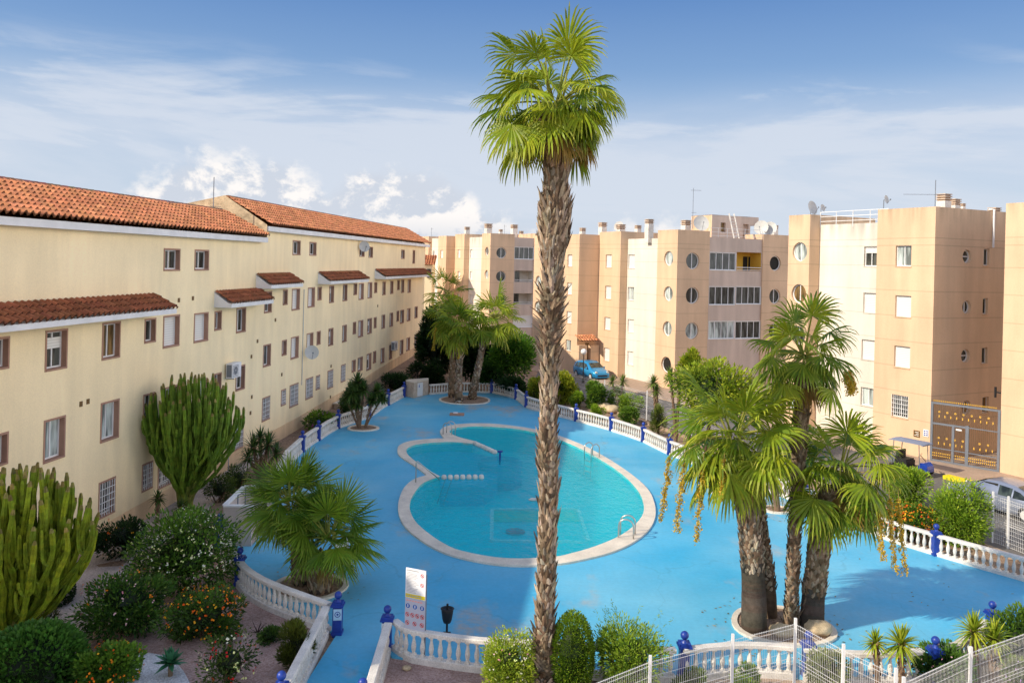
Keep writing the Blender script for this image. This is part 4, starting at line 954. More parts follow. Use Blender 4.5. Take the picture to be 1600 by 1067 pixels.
# mosaic panel on the floor
def fl(px, py): return at(px, py, -1.33)
q = [fl(769, 797), fl(903, 796), fl(920, 847), fl(768, 846)]
m = MB()
for a, b in zip(q, q[1:] + q[:1]): m.bar(a, b, .15)
m.build('mosaic_outline', M['line_white'], pool)
def lerp4(u, v): return q[0].lerp(q[1], u).lerp(q[3].lerp(q[2], u), v)
m = MB(); m.quad(*[lerp4(u, v) + UP * .004 for u, v in ((.02, .03), (.97, .03), (.97, .40), (.02, .40))]); m.build('mosaic_band', M['band_green'], pool)
m = MB(); m.lathe(lerp4(.25, .72) - UP * .0, [(.42, 0), (.42, .05), (.3, .08), (.02, .08)], 24); m.build('drain_cover', M['red'], pool)
m = MB(); m.add([(p.x, p.y, -.05) for p in LI], [tuple(t) for t in tessellate_polygon([[Vector((p.x, p.y, 0)) for p in LI]])])
wt = m.build('water_surface', M['water'], pool)
bm = bmesh.new(); bm.from_mesh(wt.data); bm.normal_update()
for f in bm.faces:
    if f.normal.z < 0: f.normal_flip()
bm.to_mesh(wt.data); bm.free()
# float lines
def float_line(label, a, b, n):
    t = thing('float_line', label, 'pool float line', a)
    for k in range(n):
        p = a.lerp(b, (k + .5) / n); d = (b - a).normalized(); L_ = (b - a).length / n * .86; e = d.cross(UP)
        m = MB(); pr = [(0, .02), (.12, .11), (.3, .14), (.5, .145), (.7, .14), (.88, .11), (1, .02)]
        m.tube([p + d * (x - .5) * L_ for x, _ in pr], [r for _, r in pr], 10)
        o = m.build('float', M['concrete_white'], t, True)
float_line('row of white floats from the sharp pool corner towards the fountain', at(689, 746, 0), at(757, 745.5, 0), 7)
float_line('curving white floats from the far coping tip to the fountain', at(740.5, 692, 0), at(775, 707.5, 0), 8)
m = MB(); p = at(834, 780.5, -.02); m.tube([p - Vector((.22, 0, 0)), p - Vector((.1, 0, 0)), p + Vector((.3, 0, 0)), p + Vector((.42, 0, .02))], [.02, .08, .08, .02], 8)
tag(m.build('float', M['concrete_white'], smooth=True), 'single white float adrift beside the tall palm trunk', 'float')
# ladders
def ladder(label, px, py, ang_, w=.55, h=.62):
    p = at(px, py, .07); t = thing('pool_ladder', label, 'pool ladder', p)
    d = Vector((math.cos(ang_), math.sin(ang_), 0)); e = Vector((-d.y, d.x, 0))
    for s in (-1, 1):
        m = MB(); a = p + e * s * w / 2; L_ = [a, a + UP * h * .7]
        for k in range(1, 8): th = math.pi * k / 8; L_.append(a + d * (.28 - .28 * math.cos(th)) + UP * (h * .7 + .26 * math.sin(th)))
        L_ += [a + d * .56 + UP * h * .7, a + d * .56 - UP * 1.0]
        m.tube(L_, .028, 8); m.build('handrail', M['steel'], t, True)
    m = MB()
    for k in range(3): q_ = p + d * .56 - UP * (.2 + .28 * k); m.bar(q_ - e * w / 2, q_ + e * w / 2, .07)
    m.build('step', M['steel'], t)
ladder('curved steel ladder on the near right curve of the pool edge', 991, 838, math.radians(165))
ladder('curved steel ladder on the far right of the pool edge', 931, 712, math.radians(215))
ladder('curved steel ladder at the far left tip of the pool', 695, 677, math.radians(-20), .5)
# sloping handrail
p = at(649.5, 755.5, 0); t = thing('handrail', 'long sloping handrail running from the deck into the shallow corner', 'handrail', p)
a = p + UP * 1.02; b = at(687, 749, 0)
m = MB(); m.tube([p, a - UP * .05, a + (b - a) * .04 + UP * .05, b], .028, 8); m.build('rail', M['steel'], t, True)
m = MB()
for k in range(4): q_ = at(678 + k * 9, 752 + k * 2.5, -.3); m.tube([q_ + UP * .28, q_ - UP * .85 + Vector((-.35, -.1, 0))], .025, 6)
m.build('underwater_legs', M['grey_metal'], t)
# ---------------------------------------------------------------- terrain
xs = sorted(set([-3000, -1200, -500, -200, -100, -60, -40] + list(np.arange(-30, 32, 1.0)) + [40, 60, 100, 200, 500, 1200, 3000]))
ys = sorted(set([-200, -60, -20, 0, 6] + list(np.arange(10, 100, 1.0)) + [110, 130, 160, 220, 400, 900, 2000, 4000]))
vs = [(x, y, ground_z(x, y) if y < 120 else -.1) for y in ys for x in xs]; W = len(xs); fs_ = []
for j in range(len(ys) - 1):
    for i in range(W - 1):
        c4 = [(xs[i], ys[j]), (xs[i + 1], ys[j]), (xs[i + 1], ys[j + 1]), (xs[i], ys[j + 1])]
        if all(inside(c, deck_out) for c in c4): continue
        fs_.append((j * W + i, j * W + i + 1, (j + 1) * W + i + 1, (j + 1) * W + i))
m = MB(); m.add(vs, fs_); structure(m.build('ground', M['soil']), 'brown earth of the planted beds')
def patch(name, px, mat, dz, label, rough=1.2):
    """ground cover draped over the terrain"""
    pl = [gat(x, y) for x, y in px]; pl = smooth_loop(pl, True, 4)
    x0, x1 = min(p.x for p in pl), max(p.x for p in pl); y0, y1 = min(p.y for p in pl), max(p.y for p in pl)
    tl = tessellate_polygon([[Vector((p.x, p.y, 0)) for p in pl]])
    bm = bmesh.new(); v_ = [bm.verts.new((p.x, p.y, 0)) for p in pl]
    for t_ in tl:
        try: bm.faces.new([v_[k] for k in t_])
        except ValueError: pass
    for ax, lo, hi in ((0, x0, x1), (1, y0, y1)):
        for c in np.arange(math.floor(lo) + 1, hi, 1.0):
            co = Vector((c, 0, 0)) if ax == 0 else Vector((0, c, 0)); no = Vector((1, 0, 0)) if ax == 0 else Vector((0, 1, 0))
            bmesh.ops.bisect_plane(bm, geom=bm.verts[:] + bm.edges[:] + bm.faces[:], plane_co=co, plane_no=no)
    for v in bm.verts: v.co.z = ground_z(v.co.x, v.co.y) + dz
    bmesh.ops.recalc_face_normals(bm, faces=bm.faces)
    me = bpy.data.meshes.new(name); bm.to_mesh(me); bm.free(); me.materials.append(mat)
    o = bpy.data.objects.new(name, me); col.objects.link(o); structure(o, label); return o
patch('gravel_bed', [(100, 1110), (140, 990), (200, 950), (300, 880), (362, 868), (378, 926), (440, 962), (488, 980), (500, 1010), (430, 1100)], M['gravel_pink'], .02, 'pink gravel of the left garden bed')
patch('gravel_path', [(-40, 1000), (60, 905), (110, 862), (160, 835), (300, 745), (400, 690), (420, 700), (340, 780), (300, 830), (210, 870), (200, 930), (140, 990), (90, 1040)], M['gravel_pale'], .03, 'pale gravel beside the cream block')
patch('white_gravel', [(150, 1120), (150, 1040), (210, 1022), (262, 1030), (292, 1060), (300, 1120)], M['gravel_white'], .045, 'white gravel corner')
patch('gravel_bed', [(604, 1017), (660, 1026), (740, 1044), (830, 1048), (840, 1130), (575, 1130)], M['gravel_pink'], .02, 'pink gravel bed behind the notice board')
patch('gravel_path', [(1080, 1062), (1180, 1050), (1260, 1056), (1340, 1060), (1480, 1056), (1600, 1000), (1640, 1120), (1080, 1120)], M['pavement'], .02, 'sandy strip along the mesh fence')
# road and pavements
road = pts([(820, 590), (890, 612), (944, 634), (1010, 656), (1085, 684), (1180, 718), (1300, 757), (1430, 806), (1574, 864), (1720, 925), (1900, 930), (1820, 830)], -.04) + [K1 + dS * -1.9 - dL * 14, K1 - dS * 1.9, c_ - dS * 3.2, e_ - dS * 3.5 + dL * 4, e_ - dS * 3.5 + dL * 22, at(812, 583)]
structure(flat('road', [Vector((p.x, p.y, 0)) for p in road], [], -.03, M['asphalt']), 'grey asphalt street between garden and tan blocks')
pv = [K1 - dS * 1.9 - dL * 14, K1 - dS * 1.9, c_ - dS * 3.2, e_ - dS * 3.5 + dL * 4, e_ - dS * 3.5 + dL * 22, e_ + dS * 6 + dL * 22, K2 + dS * 25, K1 + dS * 22, K1 + dS * 22 - dL * 14]
structure(flat('pavement', pv, [], .06, M['pavement'], .16), 'pinkish pavement along the tan blocks')
kb = pts([(820, 592), (944, 638), (1085, 688), (1300, 761), (1574, 868), (1720, 930)], -.02)
m = MB()
for a, b in zip(kb, kb[1:]): m.bar(a + UP * .03, b + UP * .03, .16)
structure(m.build('kerb', M['pavement']), 'low kerb on the garden side of the street')
# ---------------------------------------------------------------- balustrades
bal_mesh = None
def baluster_mesh():
    m = MB(); h = .56
    m.cbox((0, 0, 0), (.12, 0, 0), (0, .12, 0), .05)
    m.lathe((0, 0, .05), [(.045, 0), (.038, .03), (.055, .09), (.068, .17), (.060, .24), (.038, .34), (.030, .40), (.042, .43), (.034, .45), (.045, .46)], 10)
    m.cbox((0, 0, .51), (.12, 0, 0), (0, .12, 0), .05)
    o = m.build('baluster', M['concrete_white']); me = o.data; bpy.data.objects.remove(o); return me
BM_ = baluster_mesh()
def balustrade(label, path, z=0.0, sp=.235, plinth=.12):
    p0 = path[0]; t = thing('balustrade', label, 'balustrade', (p0.x, p0.y, z), 0, 'white balustrades round the pool deck')
    L_ = [0]
    for a, b in zip(path, path[1:]): L_.append(L_[-1] + (b - a).length)
    def P(s):
        for i in range(len(path) - 1):
            if s <= L_[i + 1] + 1e-6: return path[i].lerp(path[i + 1], (s - L_[i]) / max(1e-6, L_[i + 1] - L_[i])), (path[i + 1] - path[i]).normalized()
        return path[-1], (path[-1] - path[-2]).normalized()
    def strip(w, z0, z1):
        m = MB(); n = max(2, int(L_[-1] / .4)); rows = []
        for k in range(n + 1):
            p, d = P(L_[-1] * k / n); p1, _ = P(max(0, L_[-1] * k / n - .2)); p2, _ = P(min(L_[-1], L_[-1] * k / n + .2)); d = (p2 - p1).normalized()
            e = Vector((-d.y, d.x, 0)); rows.append([p + e * w / 2, p - e * w / 2])
        vs = []; c = .02
        for a, b in rows:
            i_ = (b - a).normalized() * c
            vs += [a + UP * (z + z0), a + UP * (z + z1 - c), a + i_ + UP * (z + z1), b - i_ + UP * (z + z1), b + UP * (z + z1 - c), b + UP * (z + z0)]
        fs = [(k * 6 + j, k * 6 + (j + 1) % 6, (k + 1) * 6 + (j + 1) % 6, (k + 1) * 6 + j) for k in range(n) for j in range(6)] + [tuple(range(6)), tuple(n * 6 + j for j in range(5, -1, -1))]
        m.add(vs, fs); return m
    strip(.2, -.30, plinth).build('plinth', M['concrete_white'], t)
    strip(.21, plinth + .56, plinth + .66).build('top_rail', M['concrete_white'], t)
    n = max(1, int(L_[-1] / sp)); w0 = t.location
    for k in range(n):
        p, d = P(L_[-1] * (k + .5) / n); o = bpy.data.objects.new('baluster', BM_); col.objects.link(o); o.parent = t
        o.location = (p.x - w0.x, p.y - w0.y, plinth); o.rotation_euler = (0, 0, math.atan2(d.y, d.x))
    return t
def blue_post(label, p, h=.88, w=.24, rz=0.0):
    t = thing('blue_post', label, 'post', (p.x, p.y, 0), rz, 'dark blue ball-topped posts of the balustrade')
    x = Vector((math.cos(rz), math.sin(rz), 0)); y = Vector((-x.y, x.x, 0)); p = Vector((p.x, p.y, 0))
    m = MB(); m.cbox(p - UP * .3, x * w, y * w, h + .3 - .12); m.cbox(p, x * (w + .05), y * (w + .05), .08); m.build('shaft', M['post_blue'], t)
    m = MB(); m.cbox(p + UP * (h - .12), x * (w + .1), y * (w + .1), .05); m.cbox(p + UP * (h - .07), x * (w + .04), y * (w + .04), .06); m.lathe(p + UP * (h - .01), [(.09, 0), (.06, .04), (.05, .07)], 10); m.build('cap', M['post_blue'], t)
    m = MB(); m.ball(p + UP * (h + .16), .105, 14); m.build('ball', M['post_blue'], t, True)
    return t
def idx(path, p): return min(range(len(path)), key=lambda i: (path[i] - p).length)
balustrade('white balustrade curving left of the entrance beside the flowering shrubs', smooth_loop(left_lo, False, 4) + [L1 + Vector((-.25, .1, 0))])
balustrade('white balustrade descending to the camera left of the entrance path', [L1 + Vector((-.3, -.1, 0)), Lp0 + Vector((.05, .3, 0))])
balustrade('white balustrade descending to the camera right of the entrance path', [R1 + Vector((.05, -.2, 0)), Rp0 + Vector((.08, .3, 0))])
FRL = pts([(420, 780), (448, 728), (470, 707)]); balustrade('white balustrade hidden behind the twin fan palms', FRL)
balustrade('short white balustrade between the two nearest posts of the left edge', pts([(473, 705), (484, 696), (495, 689)]))
balustrade('white balustrade below the purple flowering shrub', pts([(499, 687), (512, 678), (526, 670)]))
balustrade('white balustrade behind the twin yucca on the deck', pts([(530, 668.5), (546, 663), (562, 657.5), (575, 652.5)]))
balustrade('short white balustrade bend right of the twin yucca', pts([(578, 651), (587, 645.5), (596, 638.5), (604, 634)]))
balustrade('short white balustrade left of the beige pump cabinet', pts([(608, 632), (618, 627), (629, 621)]))
balustrade('white balustrade behind the three far palms', pts([(671, 616.5), (715, 613), (766, 613.6)]))
balustrade('white balustrade right of the three far palms', pts([(770, 614), (788, 617.5), (804, 622.5)]))
balustrade('shortest shaded balustrade on the far right bend', pts([(808, 624.5), (820, 634)]))
balustrade('white balustrade passing behind the tall palm trunk', smooth_loop(pts([(824, 636.5), (860, 647.5), (898, 657)]), False, 3))
balustrade('sunlit balustrade under the row of garden shrubs', pts([(902, 658.5), (928, 665), (953, 672)]))
balustrade('sunlit balustrade opposite the parked blue car', pts([(957, 673.5), (980, 681), (1003, 689.3)]))
balustrade('sunlit balustrade left of the big palm fronds', pts([(1007, 691), (1044, 709.3)]))
balustrade('sunlit balustrade screened by the three big palms', pts([(1048, 711), (1100, 731), (1150, 750), (1200, 769), (1253, 786.7)]))
balustrade('sunlit balustrade left of the orange flower hedge', pts([(1258, 789), (1300, 806), (1343, 825)]))
balustrade('sunlit balustrade in front of the orange flower hedge', pts([(1348, 827), (1394.6, 846.5), (1459, 866)]))
balustrade('sunlit balustrade running out of the photo on the right', pts([(1465, 868), (1530, 887), (1600, 907), (1680, 930)]))
nr = smooth_loop(near, False, 4)
ip = idx(nr, at(1070, 1012, .78)); iq = idx(nr, at(1262, 1012, .78)); ir = idx(nr, at(1462, 1012, .78))
balustrade('near balustrade behind the notice board and round bushes', [R1 + Vector((.2, .0, 0))] + nr[1:ip])
balustrade('near balustrade in front of the big palm trunks', nr[ip:iq]); balustrade('near balustrade behind the two small yuccas', nr[iq:ir]); balustrade('near balustrade rising to the bottom right corner post', nr[ir:])
for lab, p in (('blue post with a pale blue shower sign left of the entrance path', L1), ('blue post with a white notice right of the entrance path', R1), ('blue post at the bottom edge, left side of the path', Lp0), ('blue post at the bottom edge, right side of the path', Rp0),
        ('blue post at the corner by the beige shower walls', at(343, 852)), ('blue post half hidden in the white flowering shrub', at(374, 912)),
        ('blue post nearest the fan palms on the left edge', at(472, 706)), ('blue post above the purple flowering shrub', at(497, 688)), ('blue post left of the twin yucca', at(528, 669)), ('blue post just right of the twin yucca', at(576.5, 652)),
        ('blue post in shrub shade left of the pump cabinet', at(606, 633)), ('blue post touching the pump cabinet', at(631, 620)), ('blue post right of the three far palms', at(768, 613.8)), ('blue post left of the shortest railing', at(806, 623.5)),
        ('blue post right of the shortest railing', at(822, 635.5)), ('sunlit blue post just right of the tall palm trunk', at(900, 657.6)), ('blue post below the pebble bed and boulder', at(955, 672.7)), ('blue post below the lone sunlit yucca', at(1005, 690)),
        ('short blue post next to the hanging palm fruit', at(1046, 710)), ('blue post between the palm trunks beside a folded deck chair', at(1255.5, 787.5)), ('blue post left of the orange flower hedge', at(1345.5, 826)), ('blue post in front of the leafiest bush on the right', at(1462, 867)),
        ('blue post behind the mesh fence corner', at(1262, 1056)), ('blue post between the feathery bush and the mesh fence', at(1070, 985, 1.15)), ('blue post above the glossy shrub at bottom right', at(1462, 993, 1.15)), ('blue post at the foot of the palm shadow, bottom right', at(1551, 938, 1.15))):
    blue_post(lab, p)
def sign_on_post(label, p, yaw, mark):
    d = Vector((math.sin(yaw), -math.cos(yaw), 0)); x = Vector((math.cos(yaw), math.sin(yaw), 0)); c = Vector((p.x, p.y, 0)) + d * .15 + UP * .56
    t = thing('small_sign', label, 'sign', c)
    m = MB(); m.box(c - x * .11 - UP * .14, x * .22, d * .012, UP * .3); m.build('board', M['sign_blue'] if mark else M['white'], t)
    m = MB(); c2_ = c + d * .014
    if mark: m.ring(c2_ + UP * .02, x, UP, .06, .08, 20); m.ring(c2_ + UP * .02, x, UP, .0, .03, 12)
    else:
        for k in range(5): m.box(c2_ - x * .08 + UP * (-.1 + .05 * k), x * (.16 if k % 2 else .11), d * .002, UP * .015)
    m.build('marking', M['post_blue'] if mark else M['grey_metal'], t)
M['sign_blue'] = surf('pale_blue_sign', (.45, .65, .8), var=.03)
sign_on_post('pale blue square sign on the left entrance post', L1, .15, True)
sign_on_post('white notice on the right entrance post', R1, -.1, False)
# planter rings
def ring_bed(label, px, py, r, sx=1.0, wavy=.04, mat='soil'):
    c = at(px, py); n = 32
    ro = [Vector((c.x + r * sx * (1 + wavy * math.sin(3 * a + px)) * math.cos(a), c.y + r * (1 + wavy * math.cos(2 * a)) * math.sin(a), 0)) for a in [2 * math.pi * k / n for k in range(n)]]
    ri = [c + (p - c) * (1 - .16 / r) for p in ro]
    t = thing('tree_ring', label, 'tree surround', c)
    flat('edging', ro, [ri], .07, M['coping'], .08, t); flat('soil', ri, [], .03, M[mat], .0, t)
    return c
ring_bed('long pale stone ring round the three big palm trunks', 1222, 978, 1.4, 1.03)
ring_bed('small pale stone ring round the leaning yucca trunk', 1214, 797, .62)
ring_bed('pale ring under the seated person', 1140, 771, .85)
ring_bed('stone ring round the twin fan palms on the left', 484, 918, 1.15)
ring_bed('small pale ring under the twin yucca in the shade', 567, 669.5, .95)
ring_bed('pale stone ring round the three far palms', 727, 625.5, 2.0, .95, .03)
# ---------------------------------------------------------------- mesh fences
def fence(label_fn, tops, h, spacing=.055, hor=6, thick=.0045, base=None):
    for i, (a, b) in enumerate(zip(tops, tops[1:])):
        d = (b - a); L_ = d.length; d.normalize(); e = Vector((-d.y, d.x, 0)); a0 = a - UP * h; b0 = b - UP * h
        t = thing('mesh_fence', label_fn(i), 'fence', a0, 0, 'white welded mesh fence panels')
        m = MB(); n = int(L_ / spacing)
        for k in range(1, n): p = a0.lerp(b0, k / n); q_ = a.lerp(b, k / n); m.bar(p + UP * .05, q_, thick)
        for k in range(hor):
            f = k / (hor - 1); m.bar(a0.lerp(a, .04 + .94 * f) + e * .006, b0.lerp(b, .04 + .94 * f) + e * .006, thick * 1.1)
        for f in (.97, .5): m.bar(a0.lerp(a, f) + e * .04, b0.lerp(b, f) + e * .04, thick * 1.6); m.bar(a0.lerp(a, f - .05) + e * .04, b0.lerp(b, f - .05) + e * .04, thick * 1.6)
        m.build('mesh_panel', M['white'], t)
    for i, a in enumerate(tops):
        m = MB(); m.cbox(a - UP * (h + .2), (.06, 0, 0), (0, .06, 0), h + .32); o = m.build('fence_post', M['white'])
        tag(o, label_fn(-i - 1), 'post', 'white fence posts')
tops = [at(900, 1078, 1.6), at(1016, 1032, 1.6), at(1145, 998, 1.6), at(1243, 973, 1.6), at(1318, 1014, 1.6), at(1400, 1052, 1.6)]
names = ['mesh panel starting at the bottom edge below the feathery bush', 'mesh panel left of the middle low shrub', 'mesh panel rising to the fence corner before the palm trunks', 'mesh panel falling away right of the fence corner', 'mesh panel in front of the two small yuccas']
pn = ['fence post below the round clipped bush', 'fence post at the foot of the feathery bush', 'tall fence post left of the fence corner', 'corner fence post in front of the palm trunks', 'fence post first right of the corner', 'fence post beside the pair of small yuccas']
fence(lambda i: names[i] if i >= 0 else pn[-i - 1], tops, 1.7)
tops = [at(1412, 1066, 1.6), at(1517, 1018, 1.6), at(1612, 985, 1.6), at(1700, 955, 1.6)]
n2 = ['mesh panel below the glossy shrub at bottom right', 'mesh panel in the bottom right corner', 'mesh panel leaving the photo at the right']
p2 = ['fence post at the very bottom under the glossy shrub', 'thick fence post below the double yucca', 'fence post at the bottom right corner', 'last fence post off to the right']
fence(lambda i: n2[i] if i >= 0 else p2[-i - 1], tops, 1.7)
rb_ = [(873, 613), (944, 636), (1010, 656), (1080, 681), (1180, 716)]
tops = [at(x, y, -.05) + UP * 1.85 for x, y in rb_]
n3 = ['street-side mesh panel above the yellow-green bushes', 'street-side mesh panel behind the round shrubs', 'street-side mesh panel left of the lone yucca', 'street-side mesh panel behind the bright tall bush', 'street-side mesh panel behind the palm crowns', 'street-side mesh panel beside the golf cart', 'street-side mesh panel between the two big right-hand bushes', 'street-side mesh panel below the silver car']
p3 = ['street fence post above the yellow-green bushes', 'street fence post above the rounded shrub', 'street fence post left of the lone yucca', 'street fence post behind the bright tall bush', 'street fence post behind the palm crowns', 'street fence post beyond the third big palm', 'street fence post by the orange hedge', 'white fence post in front of the silver car', 'street fence post off to the right']
fence(lambda i: n3[i] if i >= 0 else p3[-i - 1], tops, 1.85, spacing=.14, hor=7, thick=.004)
tops = [at(x, y, -.05) + UP * 1.85 for x, y in ((1550, 848), (1574, 857), (1680, 900))]
n4 = ['short street-side mesh panel left of the white post by the silver car', 'street-side mesh panel below the silver car']; p4_ = ['fence post hidden in the largest glossy bush', 'white fence post in front of the silver car', 'street fence post off to the right']
fence(lambda i: n4[i] if i >= 0 else p4_[-i - 1], tops, 1.85, spacing=.08, hor=12, thick=.006)
# ---------------------------------------------------------------- notice board
p = at(632.5, 1027); q = at(661.5, 1034); d = (q - p).normalized(); n_ = Vector((d.y, -d.x, 0)); wd = (q - p).length + .04
M['ink'] = surf('grey_ink', (.38, .38, .4), var=.1); M['ink_red'] = surf('red_ink', (.65, .06, .05), var=.1); M['ink_blue'] = surf('blue_ink', (.02, .12, .45), var=.1)
M['ink_pink'] = surf('pink_ink', (.8, .35, .3), var=.1); M['yellow'] = surf('yellow_strip', (.75, .62, .02), var=.05); M['sign_white'] = surf('sign_white', (.82, .82, .84), var=.03, rough=.35); M['lilac'] = surf('sign_lilac', (.50, .52, .62), var=.03, rough=.4)
sg = thing('notice_board', 'tall notice board with pool rules and prohibition pictograms', 'sign', p)
f_s = Face(p - d * .02, d, n_)
m = MB()
for s in (.03, wd - .03): m.box(f_s.P(s - .02, -.1, -.04), d * .04, n_ * -.04, UP * 2.3)
m.build('leg', M['grey_metal'], sg)
z0, z1, z2 = .74, 1.56, 2.32
m = MB(); m.box(f_s.P(0, z1 + .005, 0), d * wd, n_ * .02, UP * (z2 - z1)); up_ = m.build('rules_panel', M['sign_white'], sg)
m = MB(); m.box(f_s.P(0, z0, 0), d * wd, n_ * .02, UP * (z1 - z0 - .005)); lo_ = m.build('pictogram_panel', M['lilac'], sg)
m = MB(); m.box(f_s.P(.01, z1 + .02, .021), d * (wd - .02), n_ * .003, UP * .09); m.build('yellow_strip', M['yellow'], up_)
m = MB()
m.box(f_s.P(.03, z2 - .06, .021), d * wd * .6, n_ * .002, UP * .02)
for k in range(15): m.box(f_s.P(.03, z2 - .11 - k * .036, .021), d * (wd * U(.45, .62) if k % 5 else wd * .3), n_ * .002, UP * .010)
for k in range(7): m.box(f_s.P(.04 + k * .065, z1 + .05, .025), d * .045, n_ * .002, UP * .03)
m.build('lettering', M['ink'], up_)
def pict(mr, mk, s, z, r, bar=True):
    mr.ring(f_s.P(s, z, .024), d, UP, r * .76, r, 20)
    if bar: mr.bar(f_s.P(s - r * .6, z + r * .6, .0245), f_s.P(s + r * .6, z - r * .6, .0245), r * .2)
    mk.box(f_s.P(s - r * .14, z - r * .45, .0225), d * r * .28, n_ * .001, UP * r * .8); mk.box(f_s.P(s - r * .4, z - r * .1, .0225), d * r * .8, n_ * .001, UP * r * .25)
mr, mk = MB(), MB(); pict(mr, mk, wd - .1, z2 - .14, .05); pict(mr, mk, wd - .1, z2 - .38, .05); mr.build('prohibition_ring', M['ink_red'], up_); mk.build('pictogram', M['ink'], up_)
mr, mk = MB(), MB()
for k in range(4): pict(mr, mk, .075 + k * (wd - .15) / 3, z1 - .42, .058)
for k in range(3): pict(mr, mk, .08 + k * (wd - .16) / 2, z1 - .63, .058)
mr.build('prohibition_ring', M['ink_red'], lo_); mk.build('pictogram', M['black'], lo_)
mr, mk = MB(), MB()
for k in range(3):
    s = .085 + k * (wd - .17) / 2; mr.disc(f_s.P(s, z1 - .2, .022), d, UP, .06)
    mk.box(f_s.P(s - .012, z1 - .235, .0235), d * .024, n_ * .001, UP * .05); mk.disc(f_s.P(s, z1 - .17, .024), d, UP, .014, 10)
mr.build('mandatory_disc', M['ink_blue'], lo_); mk.build('pictogram', M['sign_white'], lo_)
m = MB(); 
for k in range(6): m.box(f_s.P(.04 + k * .08, z1 - .075, .021), d * .06, n_ * .002, UP * .03)
m.build('title', M['ink_pink'], lo_)
# ---------------------------------------------------------------- shower walls, cabinet and small things
sh = thing('shower_enclosure', 'beige tiled shower walls with white caps beside the deck', 'shower', at(349, 852))
def wall_seg(m, cap, a, b, h, w=.14):
    d = (b - a).normalized(); e = Vector((-d.y, d.x, 0)) * w
    m.box(a - e / 2, b - a, e, UP * h); cap.box(a - e * .65 - d * .02 + UP * h, (b - a) + d * .04, e * 1.3, UP * .05)
a = at(349, 852); b = at(393, 852); c0 = at(381, 817); d0 = at(424, 816)
m, cp_ = MB(), MB(); wall_seg(m, cp_, a, b, 1.38); wall_seg(m, cp_, a + Vector((.0, .08, 0)), c0 - Vector((0, .08, 0)), 1.38); wall_seg(m, cp_, c0, d0, 1.38)
m.build('wall', M['shower_tile'], sh); cp_.build('cap', M['white'], sh)
for x in (.25, .9):
    m = MB(); q = c0.lerp(a, x * .6) + Vector((.14, 0, 0)); m.tube([q, q + UP * 1.45, q + UP * 1.52 + Vector((.12, 0, 0)), q + UP * 1.5 + Vector((.22, 0, 0))], .025, 6); m.build('shower_pipe', M['grey_metal'], sh)
m = MB(); m.add([a + Vector((.1, .1, .012)), b + Vector((0, .1, .012)), d0 + Vector((0, -.1, .012)), c0 + Vector((.1, -.1, .012))], [(0, 1, 2, 3)]); m.build('tray', M['plinth_stone'], sh)
a, b, c1 = at(634, 619.5), at(646, 622), at(669, 616.5)
cb = thing('pump_cabinet', 'beige cabinet with a white toilet-signed door in the railing line', 'cabinet', b)
bk = Vector((-.1, .8, 0))
m = MB(); m.prism([a, b, c1, c1 + bk, a + bk], -.2, 1.12); m.build('wall', M['plinth_stone'], cb)
f_c = Face(b, (c1 - b).normalized(), Vector(((c1 - b).y, -(c1 - b).x, 0)).normalized()); 
_, x0, x1, y0, y1 = f_c.rect(652, 660, 600, 618)
m = MB(); m.box(f_c.P(x0, .05, .003), f_c.d * (x1 - x0), f_c.n * .03, UP * 1.0); dr = m.build('door', M['white'], cb)
m = MB(); xm = x0 + (x1 - x0) * .3; m.box(f_c.P(xm - .05, .72, .035), f_c.d * .1, f_c.n * .004, UP * .14); m.disc(f_c.P(xm, .92, .037), f_c.d, UP, .04, 12); m.build('sign', M['ink_blue'], dr)
m = MB(); m.prism([a - (b - a) * .05, b + (b - a) * .05, c1, c1 + bk, a + bk], 1.125, 1.17); m.build('cap', M['coping'], cb)
a = at(522, 640); m = MB(); lw = thing('low_planter_wall', 'low beige box wall behind the left railing', 'low wall', a)
p4 = [at(524, 645), at(548, 632), at(560, 625), at(541, 630)]
p4 = [at(521, 644), at(541, 646), at(562, 634), at(545, 632)]
m.prism(p4, -.1, .55); m.build('wall', M['plinth_stone'], lw); m = MB(); cpt = sum(p4, Vector()) / 4; m.prism([cpt + (x - cpt) * 1.06 for x in p4], .555, .62); m.build('cap', M['coping'], lw)
# hatch on deck
p = at(714, 648.5); t = thing('skimmer_hatch', 'flat grey slab raised on the far deck', 'hatch', p)
m = MB(); m.cbox(p, (.95, 0, 0), (0, .5, 0), .12); m.build('slab', M['trim'], t); m = MB(); m.cbox(p + Vector((-.1, .05, .122)), (.3, 0, 0), (0, .25, 0), .05); m.build('lid', M['fascia'], t)
# bin
p = at(698, 992); t = thing('litter_bin', 'black bagged litter bin behind the near railing', 'bin', p)
m = MB(); m.lathe(p + UP * .35, [(.10, 0), (.13, .08), (.16, .28), (.17, .38), (.15, .4), (.12, .36)], 14); m.build('bag', M['black'], t, True)
m = MB(); m.tube([p, p + UP * .86], .03, 8); m.cbox(p, (.2, 0, 0), (0, .2, 0), .06); m.ring(p + UP * .73, (1, 0, 0), (0, 1, 0), .15, .19); m.build('stand', M['black'], t)
